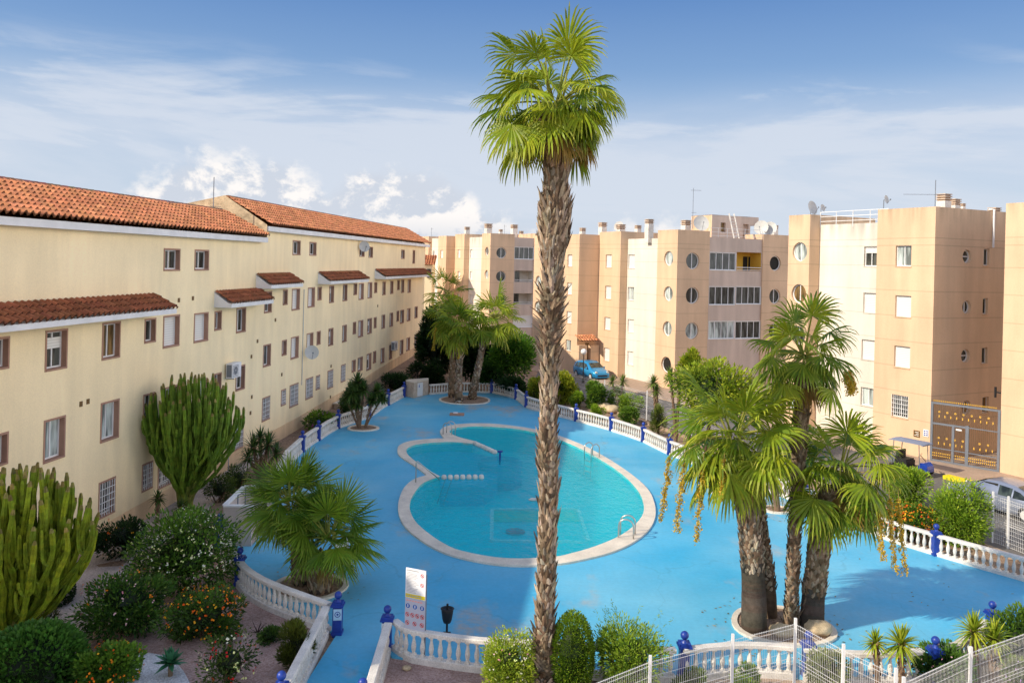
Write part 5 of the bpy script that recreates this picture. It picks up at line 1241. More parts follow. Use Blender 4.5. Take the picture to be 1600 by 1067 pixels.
# folding chairs
def fold_chair(label, p, rz, s=1.0):
    t = thing('folding_chair', label, 'chair', p, rz); Mx = wmat(t)
    def W(x, y, z): return Mx @ Vector((x * s, y * s, z * s))
    for sx in (-.22, .22):
        m = MB(); m.tube([W(sx, -.25, 0), W(sx, .2, .45), W(sx, .32, .95)], .014, 6); m.build('leg', M['white'], t)
        m = MB(); m.tube([W(sx * .9, .28, 0), W(sx * .9, -.22, .45)], .014, 6); m.build('leg', M['white'], t)
    m = MB(); m.box(W(-.22, -.24, .44), Mx.to_3x3() @ Vector((.44 * s, 0, 0)), Mx.to_3x3() @ Vector((0, .44 * s, 0)), UP * .03); m.build('seat', M['white'], t)
    m = MB(); m.box(W(-.22, .25, .62), Mx.to_3x3() @ Vector((.44 * s, 0, 0)), Mx.to_3x3() @ Vector((0, .03, 0)), Mx.to_3x3() @ Vector((0, .08 * s, .3 * s))); m.build('backrest', M['white'], t)
fold_chair('white folding chair under the twin fan palms', at(538, 890), .5)
fold_chair('white folded deck chair against a blue post between palm trunks', at(1264, 792), 1.2, .9)
# lamps
def lamp(label, p, h):
    t = thing('street_lamp', label, 'street lamp', p)
    m = MB(); m.tube([p, p + UP * (h - .35)], [.06, .04], 8); m.lathe(p, [(.12, 0), (.12, .2), (.07, .3)], 10); m.build('pole', M['black'], t)
    m = MB(); m.ball(p + UP * (h - .2), .26 if h < 4 else .2, 14); m.build('globe', M['white'], t, True)
lamp('white globe lamp on a dark pole in front of the blue car', at(911, 598, -.03), 2.9)
lamp('white globe lamp beside the tallest of the three big palms', at(1239, 735, -.03), 3.55)
# ---------------------------------------------------------------- cars
def loft(m, secs, c=None):
    """skin cross sections given as lists of points"""
    n = len(secs[0]); vs = [p for s in secs for p in s]
    m.add(vs, [(i * n + j, i * n + (j + 1) % n, (i + 1) * n + (j + 1) % n, (i + 1) * n + j) for i in range(len(secs) - 1) for j in range(n)] + [tuple(range(n - 1, -1, -1)), tuple((len(secs) - 1) * n + j for j in range(n))], c)
def car(label, p, rz, paint, L_, W_, Hh, prof, gh, open_door=False):
    """prof: (x, roof-or-bonnet height, half width factor) along the body; gh: greenhouse (x, z) outline of the side glass"""
    t = thing('parked_car', label, 'car', p, rz); Mx = wmat(t)
    def Wp(x, y, z): return Mx @ Vector((x, y, z))
    m = MB(); secs = []
    belt = .86
    for x, z, k in prof:
        hw = W_ / 2 * k; zb = .20 if abs(x) < L_ / 2 - .25 else .30
        if z > belt + .08: top = [( -hw * .99, belt), (-hw * .80, z - .06), (-hw * .55, z), (hw * .55, z), (hw * .80, z - .06), (hw * .99, belt)]
        else: top = [(-hw * .99, z - .10), (-hw * .86, z - .02), (-hw * .5, z), (hw * .5, z), (hw * .86, z - .02), (hw * .99, z - .10)]
        ring = [(-hw * .9, zb), (-hw, zb + .12), (-hw * 1.0, min(.6, z - .15))] + top + [(hw * 1.0, min(.6, z - .15)), (hw, zb + .12), (hw * .9, zb)]
        secs.append([Wp(x, y, zz) for y, zz in ring])
    loft(m, secs); bd = m.build('body', paint, t, True)
    def hwf(x): 
        for (x0, z0, k0), (x1, z1, k1) in zip(prof, prof[1:]):
            if x0 <= x <= x1: f = (x - x0) / (x1 - x0); return (z0 + (z1 - z0) * f), (k0 + (k1 - k0) * f)
        return prof[-1][1], prof[-1][2]
    def side(x, z, s, o=.012):
        zt, k = hwf(x); hw = W_ / 2 * k; f = max(0, min(1, (z - belt) / max(.05, zt - .06 - belt)))
        return Wp(x, s * (hw * (.99 - .19 * f) + o), z)
    for s in (-1, 1):
        for g in gh:
            m = MB(); m.add([side(x, z, s) for x, z in g], [tuple(range(len(g)))]); m.build('side_window', M['car_glass'], t)
    return t, Wp, side, hwf
def wheels(t, Wp, xs_, W_, r=.31):
    for x in xs_:
        for s in (-1, 1):
            a, b = Wp(x, s * (W_ / 2 - .2), r), Wp(x, s * (W_ / 2 + .012), r)
            m = MB(); m.tube([a, a.lerp(b, .9), b], [r, r, r * .93], 20); w = m.build('wheel', M['black'], t)
            ax = (b - a).normalized(); xx = ax.cross(UP).normalized()
            m = MB(); m.disc(b + ax * .006, xx, UP, r * .6, 16); m.build('rim', M['dish'], w)
def screen(t, Wp, name, q): m = MB(); m.add([Wp(*v) for v in q], [tuple(range(len(q)))]); m.build(name, M['car_glass'], t)
def lights(t, Wp, x, W_, z, mat, name, dz=.14, k=.7):
    for s in (-1, 1):
        m = MB(); m.tube([Wp(x - .1 * (1 if x > 0 else -1), s * W_ / 2 * k, z), Wp(x, s * W_ / 2 * k, z)], [dz, dz * .8], 10); m.build(name, mat, t)
M['lamp_clear'] = surf('lamp_clear', (.7, .7, .6), var=.05, rough=.2); M['lamp_red'] = surf('lamp_red', (.4, .02, .02), var=.05, rough=.3)
rz_street = math.atan2(-dL.y, -dL.x)
pr = [(-1.93, .75, .80), (-1.88, 1.0, .88), (-1.72, 1.30, .94), (-1.35, 1.46, .98), (-.6, 1.54, 1.0), (.15, 1.52, 1.0), (.45, 1.42, 1.0), (.95, 1.10, 1.0), (1.12, .99, 1.0), (1.6, .84, .97), (1.85, .72, .9), (1.93, .55, .82)]
blue = car_paint('blue_car_paint', (.02, .30, .62))
pc = at(923, 590, -.03)
t, Wp, side, hwf = car('small light blue hatchback parked by the tan block entrance', (pc.x, pc.y, -.03), rz_street, blue, 3.86, 1.7, 1.5, pr,
    [[(-1.55, .92), (-1.0, .90), (-1.0, 1.34), (-1.25, 1.32)], [(-.94, .9), (-.1, .9), (-.1, 1.40), (-.94, 1.36)], [(-.03, .9), (.82, .9), (.42, 1.30), (-.03, 1.38)]])
wheels(t, Wp, (-1.2, 1.25), 1.7, .30); screen(t, Wp, 'windscreen', [(1.06, -.66, 1.045), (1.06, .66, 1.045), (.50, .58, 1.42), (.50, -.58, 1.42)]); screen(t, Wp, 'rear_window', [(-1.90, -.6, 1.0), (-1.90, .6, 1.0), (-1.745, .55, 1.28), (-1.745, -.55, 1.28)])
lights(t, Wp, 1.88, 1.7, .68, M['lamp_clear'], 'headlight'); lights(t, Wp, -1.93, 1.7, .85, M['lamp_red'], 'tail_light', .1)
m = MB(); m.box(Wp(1.9, -.5, .36), Wp(1.96, -.5, .36) - Wp(1.9, -.5, .36), Wp(0, 1, 0) - Wp(0, 0, 0), UP * .12); m.build('grille', M['black'], t)
m = MB(); m.box(Wp(1.86, -.72, .24), Wp(1.98, -.72, .24) - Wp(1.86, -.72, .24), Wp(0, 1.44, 0) - Wp(0, 0, 0), UP * .1); m.build('bumper', blue, t)
for s in (-1, 1): m = MB(); m.ball(Wp(.72, s * .95, 1.0), .09, 8); m.build('mirror', blue, t, True)
silver = car_paint('silver_car_paint', (.24, .28, .38))
pr2 = [(-2.3, .62, .82), (-2.2, .86, .9), (-1.9, 1.02, .95), (-1.4, 1.18, .98), (-.8, 1.36, 1), (-.1, 1.42, 1), (.4, 1.38, 1), (.9, 1.16, 1), (1.25, .97, 1), (1.8, .86, .97), (2.15, .74, .9), (2.3, .55, .8)]
pc = at(1570, 799, -.03); rzs = math.atan2(dL.y, dL.x)
t, Wp, side, hwf = car('silver car with its front door open in front of the tan wall', (pc.x, pc.y, -.03), rzs, silver, 4.6, 1.78, 1.42, pr2,
    [[(-1.6, .9), (-.85, .9), (-.85, 1.22), (-1.1, 1.16)], [(-.78, .9), (-.22, .9), (-.22, 1.30), (-.78, 1.26)], [(.86, .9), (1.18, .9), (.88, 1.08), (.80, 1.08)]])
wheels(t, Wp, (-1.4, 1.45), 1.78, .32); screen(t, Wp, 'windscreen', [(1.22, -.68, 1.01), (1.22, .68, 1.01), (.52, .6, 1.36), (.52, -.6, 1.36)]); screen(t, Wp, 'rear_window', [(-1.75, -.6, 1.10), (-1.75, .6, 1.10), (-.9, .58, 1.36), (-.9, -.58, 1.36)])
lights(t, Wp, 2.22, 1.78, .68, M['lamp_clear'], 'headlight', .12); lights(t, Wp, -2.28, 1.78, .75, M['lamp_red'], 'tail_light', .1)
m = MB(); m.add([side(x, z, 1, .02) for x, z in ((-.15, .32), (.85, .32), (.85, .95), (.5, 1.28), (-.15, 1.32))], [(0, 1, 2, 3, 4)]); m.build('door_opening', M['dark'], t)
m = MB(); hx = .86; th = math.radians(62); W0 = .89
def Dp(u, z, o=0.0): return Wp(hx - u * math.cos(th) + o * math.sin(th), W0 + u * math.sin(th) + o * math.cos(th), z)
m.add([Dp(u, z, o) for o in (0, .06) for u, z in ((0, .32), (.98, .32), (1.0, .88), (0, .9))], [(0, 1, 2, 3), (7, 6, 5, 4), (0, 1, 5, 4), (1, 2, 6, 5), (2, 3, 7, 6), (3, 0, 4, 7)]); dr = m.build('door', silver, t)
m = MB()
for a, b in (((0, .9), (.3, 1.25)), ((.3, 1.25), (.98, 1.3)), ((.98, 1.3), (1.0, .88))): m.bar(Dp(a[0], a[1], .03), Dp(b[0], b[1], .03), .045)
m.build('window_frame', silver, dr); m = MB(); m.add([Dp(0.03, .9, .03), Dp(.97, .9, .03), Dp(.96, 1.28, .03), Dp(.31, 1.23, .03)], [(0, 1, 2, 3)]); m.build('door_glass', M['car_glass'], dr)
m = MB(); m.ball(Dp(.12, 1.0, -.12), .1, 8, sz=.7); m.build('mirror', M['dish'], dr, True)
# golf cart
pc = at(1424, 737, .06); rz = rz_street + .15
t = thing('golf_cart', 'blue golf cart with a grey canopy at the foot of the tan wall', 'golf cart', (pc.x, pc.y, .06), rz); Mx = wmat(t) @ Matrix.Scale(.86, 4)
def Wp(x, y, z): return Mx @ Vector((x, y, z))
def V3(x, y, z): return Mx.to_3x3() @ Vector((x, y, z))
pb = car_paint('cart_blue', (.01, .06, .42)); M['canopy'] = surf('grey_blue_canopy', (.22, .26, .36), var=.1)
m = MB(); loft(m, [[Wp(x, y, z) for y, z in ((-w, .22), (-w, h - .08), (-w * .8, h), (w * .8, h), (w, h - .08), (w, .22))] for x, h, w in ((.55, .5, .46), (.72, .72, .48), (.92, .74, .48), (1.12, .58, .42), (1.17, .4, .34))]); m.build('body', pb, t)
m = MB(); m.box(Wp(-1.1, -.5, .22), V3(1.7, 0, 0), V3(0, 1, 0), UP * .12); m.box(Wp(-.75, -.48, .34), V3(.7, 0, 0), V3(0, .96, 0), UP * .28); m.build('chassis', M['black'], t)
for y in (-.24, .24):
    m = MB(); m.box(Wp(-.6, y - .2, .62), V3(.5, 0, 0), V3(0, .4, 0), UP * .12); m.box(Wp(-.72, y - .2, .68), V3(.12, 0, 0), V3(0, .4, 0), UP * .45); m.build('seat', M['black'], t)
m = MB(); m.box(Wp(-1.2, -.45, .45), V3(.4, 0, 0), V3(0, .9, 0), UP * .35); m.build('bag_rack', M['grey_metal'], t)
for x, y in ((-.95, -.48), (-.95, .48), (.75, -.48), (.75, .48)): m = MB(); m.tube([Wp(x, y, .3), Wp(x * .9, y, 1.78)], .02, 6); m.build('canopy_post', M['grey_metal'], t)
m = MB(); loft(m, [[Wp(x, -.58, z), Wp(x, 0, z + .05), Wp(x, .58, z), Wp(x, .58, z - .05), Wp(x, -.58, z - .05)] for x, z in ((-1.15, 1.78), (-1.0, 1.84), (.8, 1.84), (.95, 1.78))]); m.build('canopy', M['canopy'], t)
m = MB(); m.tube([Wp(.75, .2, .75), Wp(.4, .2, 1.05)], .02, 6); m.ring(Wp(.4, .2, 1.05), V3(0, 1, 0), V3(.5, 0, .8), .13, .16); m.build('steering_wheel', M['black'], t)
for x in (-.75, .85):
    for s in (-1, 1): m = MB(); m.tube([Wp(x, s * .34, .2), Wp(x, s * .54, .2)], .2, 14); m.build('wheel', M['black'], t)
# yellow ramp blocks by the gate
p = at(1497, 752, -.03); m = MB(); m.cbox(p, -dS * .5, dL * 1.3, .18); m.cbox(p - dL * 1.1 + dS * .5, dS * .5, dL * .9, .1)
tag(m.build('kerb_ramp', M['yellow']), 'yellow kerb ramp on the street before the gate', 'ramp')
# ================================================================ vegetation
def hsv_jit(c, v=.25, h=.06):
    k = 1 + U(-v, v); return (max(0, c[0] * k * (1 + U(-h, h) * 2)), max(0, c[1] * k), max(0, c[2] * k * (1 + U(-h, h))))
def mixc(a, b, t): return tuple(x + (y - x) * t for x, y in zip(a, b))
def rdir():
    z = U(-1, 1); a = U(0, 2 * math.pi); r = math.sqrt(1 - z * z); return Vector((r * math.cos(a), r * math.sin(a), z))
def leaf(mb, p, d, n, L_, w, c):
    s = d.cross(n)
    if s.length < 1e-4: return
    s = s.normalized() * w * .5
    mb.add([p, p + d * L_ * .45 + s, p + d * L_, p + d * L_ * .45 - s], [(0, 1, 2, 3)], c)
def clump_mass(mb, centre, rx, ry, rz, n, L_, w, pal, clumps=14, cr=.38, core=True, up=.3, round_=False, bottom=-.55):
    centre = Vector(centre); cl = []
    for i in range(clumps):
        d = rdir()
        while d.z < bottom: d = rdir()
        k = .68 if not round_ else .8
        cl.append((Vector((d.x * rx, d.y * ry, d.z * rz)) * U(k * .75, k * 1.12), U(.75, 1.2), U(-.25, .25), d))
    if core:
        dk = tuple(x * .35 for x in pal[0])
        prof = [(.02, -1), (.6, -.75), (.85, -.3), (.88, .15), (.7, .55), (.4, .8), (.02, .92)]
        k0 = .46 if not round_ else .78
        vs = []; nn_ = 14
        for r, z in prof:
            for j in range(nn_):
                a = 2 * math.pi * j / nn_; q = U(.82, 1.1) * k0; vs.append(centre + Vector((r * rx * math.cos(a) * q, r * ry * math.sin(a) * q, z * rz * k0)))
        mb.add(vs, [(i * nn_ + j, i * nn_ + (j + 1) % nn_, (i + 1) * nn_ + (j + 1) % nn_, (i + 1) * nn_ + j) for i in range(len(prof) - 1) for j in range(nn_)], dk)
    for i in range(n):
        c0, s, tone, cd = cl[i % clumps]
        d = rdir(); q = R() ** .33
        off = Vector((d.x * rx, d.y * ry, d.z * rz)) * (cr * s * q)
        if round_:
            off = Vector((d.x * rx, d.y * ry, d.z * rz)) * U(.80, 1.03) - c0
        p = centre + c0 + off
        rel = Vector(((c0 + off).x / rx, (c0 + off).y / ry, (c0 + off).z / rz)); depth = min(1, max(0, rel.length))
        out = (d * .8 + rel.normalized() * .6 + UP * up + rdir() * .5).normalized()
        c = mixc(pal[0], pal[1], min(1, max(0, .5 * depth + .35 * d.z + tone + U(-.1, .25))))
        if R() < .12 and len(pal) > 2: c = pal[2]
        leaf(mb, p, out, rdir(), L_ * U(.7, 1.3), w * U(.7, 1.2), hsv_jit(c, .2))
    return cl
def flowers(mb, centre, rx, ry, rz, n, size, cols):
    for i in range(n):
        d = rdir()
        while d.z < -.35: d = rdir()
        k = U(.86, 1.06); p = Vector(centre) + Vector((d.x * rx, d.y * ry, d.z * rz)) * k; c = random.choice(cols)
        for j in range(random.choice((1, 2, 3))):
            q = p + rdir() * size * .8; nrm = (d + rdir() * .5).normalized(); x = nrm.cross(UP).normalized() if abs(nrm.z) < .95 else Vector((1, 0, 0)); y = nrm.cross(x)
            mb.add([q + x * size * math.cos(a) * .5 + y * size * math.sin(a) * .5 for a in (0, 1.26, 2.5, 3.77, 5.03)], [(0, 1, 2, 3, 4)], hsv_jit(c, .15))
G = dict(dark=[(.014, .048, .008), (.06, .15, .02)], mid=[(.03, .09, .01), (.15, .28, .025), (.22, .34, .03)], bright=[(.07, .16, .01), (.30, .46, .03), (.40, .52, .05)],
         yellow=[(.08, .13, .008), (.34, .38, .025), (.42, .42, .03)], olive=[(.03, .05, .01), (.14, .17, .03), (.2, .18, .05)], deep=[(.006, .022, .006), (.026, .07, .014)])
def bush(label, x0, x1, ytop, ybase, pal, n=2600, L_=.1, w=.05, fl=None, name='bush', cat='bush', clumps=16, zoff=0.0, round_=False, stems=True, group=None, cr=.38, depth=1.0, up=.3, spikes=0):
    xm = (x0 + x1) / 2; b = gat(xm, ybase) if xm < 560 and zoff == 0 else at(xm, ybase, -.06)
    sc_ = b.y / F; rx = (x1 - x0) / 2 * sc_; h = (ybase - ytop) * sc_ * .98
    # foliage depth pushes the base back
    b = b + Vector((b.x, b.y, 0)).normalized() * rx * .55 * depth
    k = b.y / (b.y - rx * .55 * depth); rx *= k; h *= k * .96
    t = thing(name, label, cat, b, 0, group)
    rx *= 1.06; c = b + UP * (h * .47); m = MB()
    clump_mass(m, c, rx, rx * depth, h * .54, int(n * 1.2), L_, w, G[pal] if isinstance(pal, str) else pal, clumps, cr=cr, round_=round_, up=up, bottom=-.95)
    if spikes:
        for i in range(spikes):
            a = U(0, 6.28); base = c + Vector((math.cos(a) * rx * .5, math.sin(a) * rx * .5, h * .2)); d = (Vector((math.cos(a) * .6, math.sin(a) * .6, 1)) + rdir() * .3).normalized(); Ls = U(.5, 1.0) * h * .5
            for j in range(26):
                f = j / 26; p = base + d * Ls * f - UP * (f * f * .12)
                leaf(m, p, (d * .6 + rdir()).normalized(), rdir(), L_ * .9, w * .6, hsv_jit(mixc(*(G[pal] if isinstance(pal, str) else pal)[:2], .8), .2))
    m.build('foliage', M['leaf'], t)
    if fl:
        m = MB(); flowers(m, c, rx * .95, rx * depth * .95, h * .5, fl[1], fl[2], fl[0]); m.build('blossoms', M['petal'], t)
    if stems:
        m = MB()
        for i in range(5): m.tube([b + Vector((U(-.1, .1), U(-.1, .1), -.1)), c + Vector((U(-.5, .5) * rx, U(-.5, .5) * rx, 0))], [.035, .015], 5, True, hsv_jit((.12, .08, .05)))
        m.build('stems', M['bark'], t)
    return t
ORANGE = [(.85, .25, .01), (.8, .12, .01), (.9, .45, .02)]; WHITE_F = [(.85, .85, .6), (.8, .85, .35), (.9, .88, .75)]; PINK = [(.7, .3, .35), (.8, .5, .5)]; PURPLE = [(.3, .06, .3), (.45, .1, .35)]; REDF = [(.6, .02, .02), (.7, .1, .05)]
# left garden
bush('broad shrub covered in small white flowers', 205, 372, 800, 945, [(.025, .07, .01), (.13, .27, .03), (.2, .36, .04)], 6500, .13, .06, (WHITE_F, 270, .05), clumps=26)
bush('dark shrub between the white flowering shrub and the cream wall', 152, 226, 804, 876, 'deep', 2400, .13, .06, (ORANGE, 10, .05))
bush('sprawling dark shrub with a few pinkish flowers', 122, 262, 893, 1003, [(.018, .06, .01), (.095, .215, .025), (.17, .27, .04)], 5200, .12, .055, (PINK + ORANGE[:1], 60, .045), clumps=24)
bush('low shrub speckled with orange flowers in the pink gravel', 256, 378, 925, 1012, [(.02, .05, .008), (.085, .18, .02)], 4200, .11, .05, (ORANGE, 140, .055), clumps=18)
bush('small dark ball bush in the pale gravel', 57, 111, 905, 951, 'deep', 2200, .08, .04, round_=True)
bush('feathery olive bush beneath the near cactus', 40, 92, 952, 1012, [(.02, .045, .008), (.08, .13, .02)], 2400, .1, .03)
bush('large dark round-leaved bush in the bottom left corner', -20, 120, 993, 1105, [(.016, .06, .01), (.085, .22, .03)], 5600, .12, .09, clumps=22, round_=True)
bush('light green succulent bush with orange flowers at the bottom edge', 122, 222, 1012, 1090, [(.04, .11, .01), (.16, .30, .03)], 3600, .12, .07, (ORANGE, 60, .06))
bush('thin straggly bush with red flowers at the bottom edge', 312, 400, 995, 1085, [(.02, .05, .01), (.09, .15, .02)], 900, .11, .045, (REDF + WHITE_F, 55, .06), clumps=12, cr=.5)
bush('upright olive rosemary bush beside the entrance railing', 432, 490, 975, 1052, [(.03, .05, .008), (.13, .16, .02)], 3200, .13, .028, up=1.2)
bush('low spreading green plant in the pink gravel', 402, 440, 984, 1008, [(.02, .06, .01), (.08, .16, .02)], 1200, .09, .04)
bush('pale feathery bush near the wall corner, left of the shower', 318, 366, 742, 788, [(.02, .05, .008), (.09, .14, .02)], 1700, .11, .04)
bush('second feathery bush by the wall, right and higher', 352, 392, 726, 768, [(.02, .05, .01), (.08, .13, .02)], 1500, .11, .04)
bush('shrub with purple flowers behind the left railing', 477, 523, 641, 676, 'mid', 2200, .16, .06, (PURPLE, 30, .09), spikes=3)
bush('dark low conifer shrub behind the left railing', 592, 642, 583, 618, 'deep', 2600, .2, .06)
bush('dark leafy shrub left of the twin yucca', 534, 562, 596, 655, 'dark', 2000, .18, .08)
bush('dark bush growing against the far end of the cream block', 640, 700, 560, 606, 'deep', 2800, .25, .1)
# trees
def tree(label, x, ybase, x0, x1, y0, y1, pal, n=5000, L_=.2, w=.1, name='tree', group=None, clumps=22, Yadd=0.0, trunk_c=(.12, .08, .05), r=.13):
    b = at(x, ybase, 0); sc_ = b.y / F; c = at_y((x0 + x1) / 2, (y0 + y1) / 2, b.y); rx = (x1 - x0) / 2 * sc_; rz_ = (y1 - y0) / 2 * sc_
    t = thing(name, label, 'tree', b, 0, group); m = MB()
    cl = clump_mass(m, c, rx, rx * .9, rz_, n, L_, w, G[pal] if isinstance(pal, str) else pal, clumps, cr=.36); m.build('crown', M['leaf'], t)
    m = MB(); m.tube([b - UP * .1, b.lerp(c, .4) + Vector((U(-.1, .1), 0, 0)), c], [r, r * .75, r * .4], 8, True, trunk_c)
    for c0, s, tn, cd in cl[:8]: m.tube([b.lerp(c, .55), c + c0 * .8], [r * .4, .02], 5, True, trunk_c)
    m.build('trunk', M['bark'], t); return t
tree('tall dark evergreen at the far corner of the cream block', 675, 600, 650, 706, 478, 600, 'deep', 5200, .35, .16)
tree('dark evergreen filling the gap behind the far palms', 735, 606, 702, 772, 520, 608, 'deep', 5000, .35, .16)
tree('rounded bright green tree right of the far palms', 803, 612, 764, 842, 515, 598, [(.02, .07, .006), (.12, .27, .02), (.18, .34, .03)], 7000, .28, .13, clumps=30)
tree('lower dark tree beneath the rounded green tree', 775, 612, 742, 806, 556, 612, 'dark', 3800, .3, .13)
bush('dark hedge bush at the foot of the far trees', 776, 824, 588, 622, 'deep', 2400, .25, .1)
bush('yellow-green bush left of the tall palm trunk', 822, 852, 585, 636, 'yellow', 3000, .2, .1, clumps=18)
bush('rounded yellow-green bush right of the tall palm trunk', 852, 904, 581, 632, 'yellow', 5200, .2, .1, clumps=24)
bush('little round light green bush by the sunlit railing', 891, 915, 611, 638, 'bright', 1500, .14, .07)
bush('leafy green bush in front of the blue car', 911, 949, 594, 640, 'mid', 3600, .18, .07, clumps=18)
bush('small bright bush right behind the railing', 921, 946, 632, 655, 'bright', 1300, .13, .06)
bush('green bush below the two-headed yucca', 949, 979, 606, 640, 'mid', 2400, .17, .06)
bush('wide sunny bush between two blue posts', 966, 1005, 614, 648, 'bright', 2800, .16, .06)
bush('lower leafy bush touching the sunlit railing', 966, 996, 636, 664, 'mid', 2000, .15, .06)
bush('thin grassy bush at the foot of the lone yucca', 1016, 1040, 630, 682, [(.05, .08, .01), (.2, .26, .04)], 1500, .25, .03, up=1.2)
tree('airy bright yellow-green tree behind the big fan palms', 1100, 712, 1044, 1182, 556, 672, [(.06, .12, .005), (.32, .40, .02), (.42, .46, .03)], 6500, .22, .1, clumps=34)
tree('smaller airy yellow-green tree poking up before the round arch', 1075, 690, 1062, 1112, 540, 620, [(.08, .14, .005), (.36, .42, .02), (.42, .46, .03)], 1800, .22, .1, clumps=12)
bush('dense green bush in front of the golf cart', 1385, 1449, 722, 796, 'bright', 5200, .13, .05, clumps=26)
bush('largest glossy bush before the silver car', 1456, 1540, 748, 856, 'bright', 8500, .12, .045, clumps=34)
bush('hedge of orange lantana behind the sunlit railing', 1376, 1474, 786, 850, [(.04, .1, .005), (.16, .28, .02)], 5200, .09, .045, (ORANGE, 330, .055), clumps=24, name='hedge', cat='hedge', depth=.6)
bush('scrubby bush under the third big palm crown', 1330, 1382, 770, 835, [(.05, .08, .01), (.2, .24, .03)], 2200, .14, .04)
# near bottom
bush('light green round bush with pale pink flowers at the bottom centre', 752, 838, 986, 1100, [(.12, .20, .01), (.44, .56, .04), (.52, .6, .07)], 6500, .07, .035, (PINK + WHITE_F, 90, .035), clumps=30)
bush('clipped egg-shaped topiary beside the tall palm trunk', 862, 924, 958, 1092, [(.04, .11, .005), (.20, .32, .02), (.3, .4, .03)], 9000, .055, .032, round_=True, clumps=24)
bush('feathery wild bush with long shoots at the bottom centre', 926, 1040, 970, 1098, [(.06, .14, .008), (.30, .44, .03), (.4, .52, .06)], 7500, .09, .03, clumps=34, spikes=16)
bush('low shrub behind the mesh left of the corner', 1144, 1186, 1036, 1090, 'bright', 2200, .08, .035)
bush('pale shrub caught in the mesh below the palm trunks', 1262, 1322, 1012, 1086, [(.08, .12, .02), (.3, .36, .08)], 2800, .09, .03)
bush('green shrub below the near blue post at bottom right', 1424, 1512, 1012, 1082, [(.02, .07, .01), (.12, .24, .03)], 4600, .09, .045, (PINK, 25, .03))
bush('tall glossy shrub in the bottom right corner', 1546, 1640, 948, 1052, [(.025, .08, .008), (.13, .24, .02)], 6000, .1, .05, clumps=26)
bush('low greenery behind the mesh beside the feathery bush', 1050, 1100, 1040, 1092, [(.04, .09, .01), (.16, .25, .03)], 2200, .08, .04)
bush('flowering weed patch at the lower right corner', 1572, 1640, 1030, 1090, [(.05, .1, .01), (.2, .28, .04)], 1800, .08, .035, ([(.45, .3, .6)], 40, .04))
# ---------------------------------------------------------------- fan palms
def frond(mb, pet, hub0, az, el, pl, fr, droop, pal, nl=30, dead=False, spread=115):
    d = Vector((math.cos(az) * math.cos(el), math.sin(az) * math.cos(el), math.sin(el))); P_ = [Vector(hub0)]; dd = d.copy(); sag = .10 + .25 * droop
    for k in range(5):
        P_.append(P_[-1] + dd * pl / 5); dd = (dd - UP * sag * .35 * (1 if dd.z > -.8 else .2)).normalized()
    pet.tube(P_, [.034, .028, .024, .02, .018, .014], 5, False, hsv_jit((.28, .30, .06) if not dead else (.3, .17, .08), .15))
    hub = P_[-1]; side = dd.cross(UP)
    side = side.normalized() if side.length > .05 else Vector((math.sin(az), -math.cos(az), 0)); nrm = side.cross(dd).normalized()
    roll = U(-.5, .5); side = (side * math.cos(roll) + nrm * math.sin(roll)).normalized(); nrm = side.cross(dd).normalized()
    fold_k = U(.15, .75); tone = U(0, 1); sgn = [0, .22, .42, .62, .82, 1.0]
    for i in range(nl):
        a = math.radians(-spread + 2 * spread * (i + .5) / nl + U(-2, 2)); LL = fr * (.78 + .26 * math.cos(a * .7)) * U(.9, 1.06)
        dl = (dd * math.cos(a) + side * math.sin(a) - nrm * abs(math.sin(a)) * fold_k).normalized(); rows = []; up0 = nrm * (.10 * LL); dr = droop * U(.75, 1.3)
        wmax = 2 * math.radians(spread) / nl * 1.0
        perp = (side * math.cos(a) - dd * math.sin(a)).normalized(); fold = nrm * (1 if i % 2 else -1)
        dirn = dl.copy(); p = hub.copy(); prev = 0
        for q, f in enumerate(sgn):
            if q:
                p = p + dirn * (f - prev) * LL; prev = f
                g = dr * (.06 + 2.6 * max(0, f - .40)); dirn = (dirn - UP * g * .8 + nrm * .02).normalized()
            wd_ = wmax * LL * f * .52 if f < .5 else wmax * LL * .20 * (1 - (f - .5) / .5) ** .6 + .003
            wd_ = min(wd_, .030 * fr + .004); rows.append((p.copy(), wd_))
        tip = mixc(pal[1], pal[2], .5)
        for q in range(5):
            (p0, w0), (p1, w1) = rows[q], rows[q + 1]; f = (sgn[q] + sgn[q + 1]) / 2
            c = mixc(pal[0], pal[1], min(1, max(0, tone * .7 + U(-.1, .25) + (.12 if i % 2 else 0)))); 
            if f > .7: c = mixc(c, pal[2], (f - .7) * 1.6 * U(.3, 1))
            tw = fold * .0
            mb.add([p0 - perp * w0 - fold * w0 * .5, p0 + perp * w0 + fold * w0 * .5, p1 + perp * w1 + fold * w1 * .5, p1 - perp * w1 - fold * w1 * .5], [(0, 1, 2, 3)], hsv_jit(c, .12))
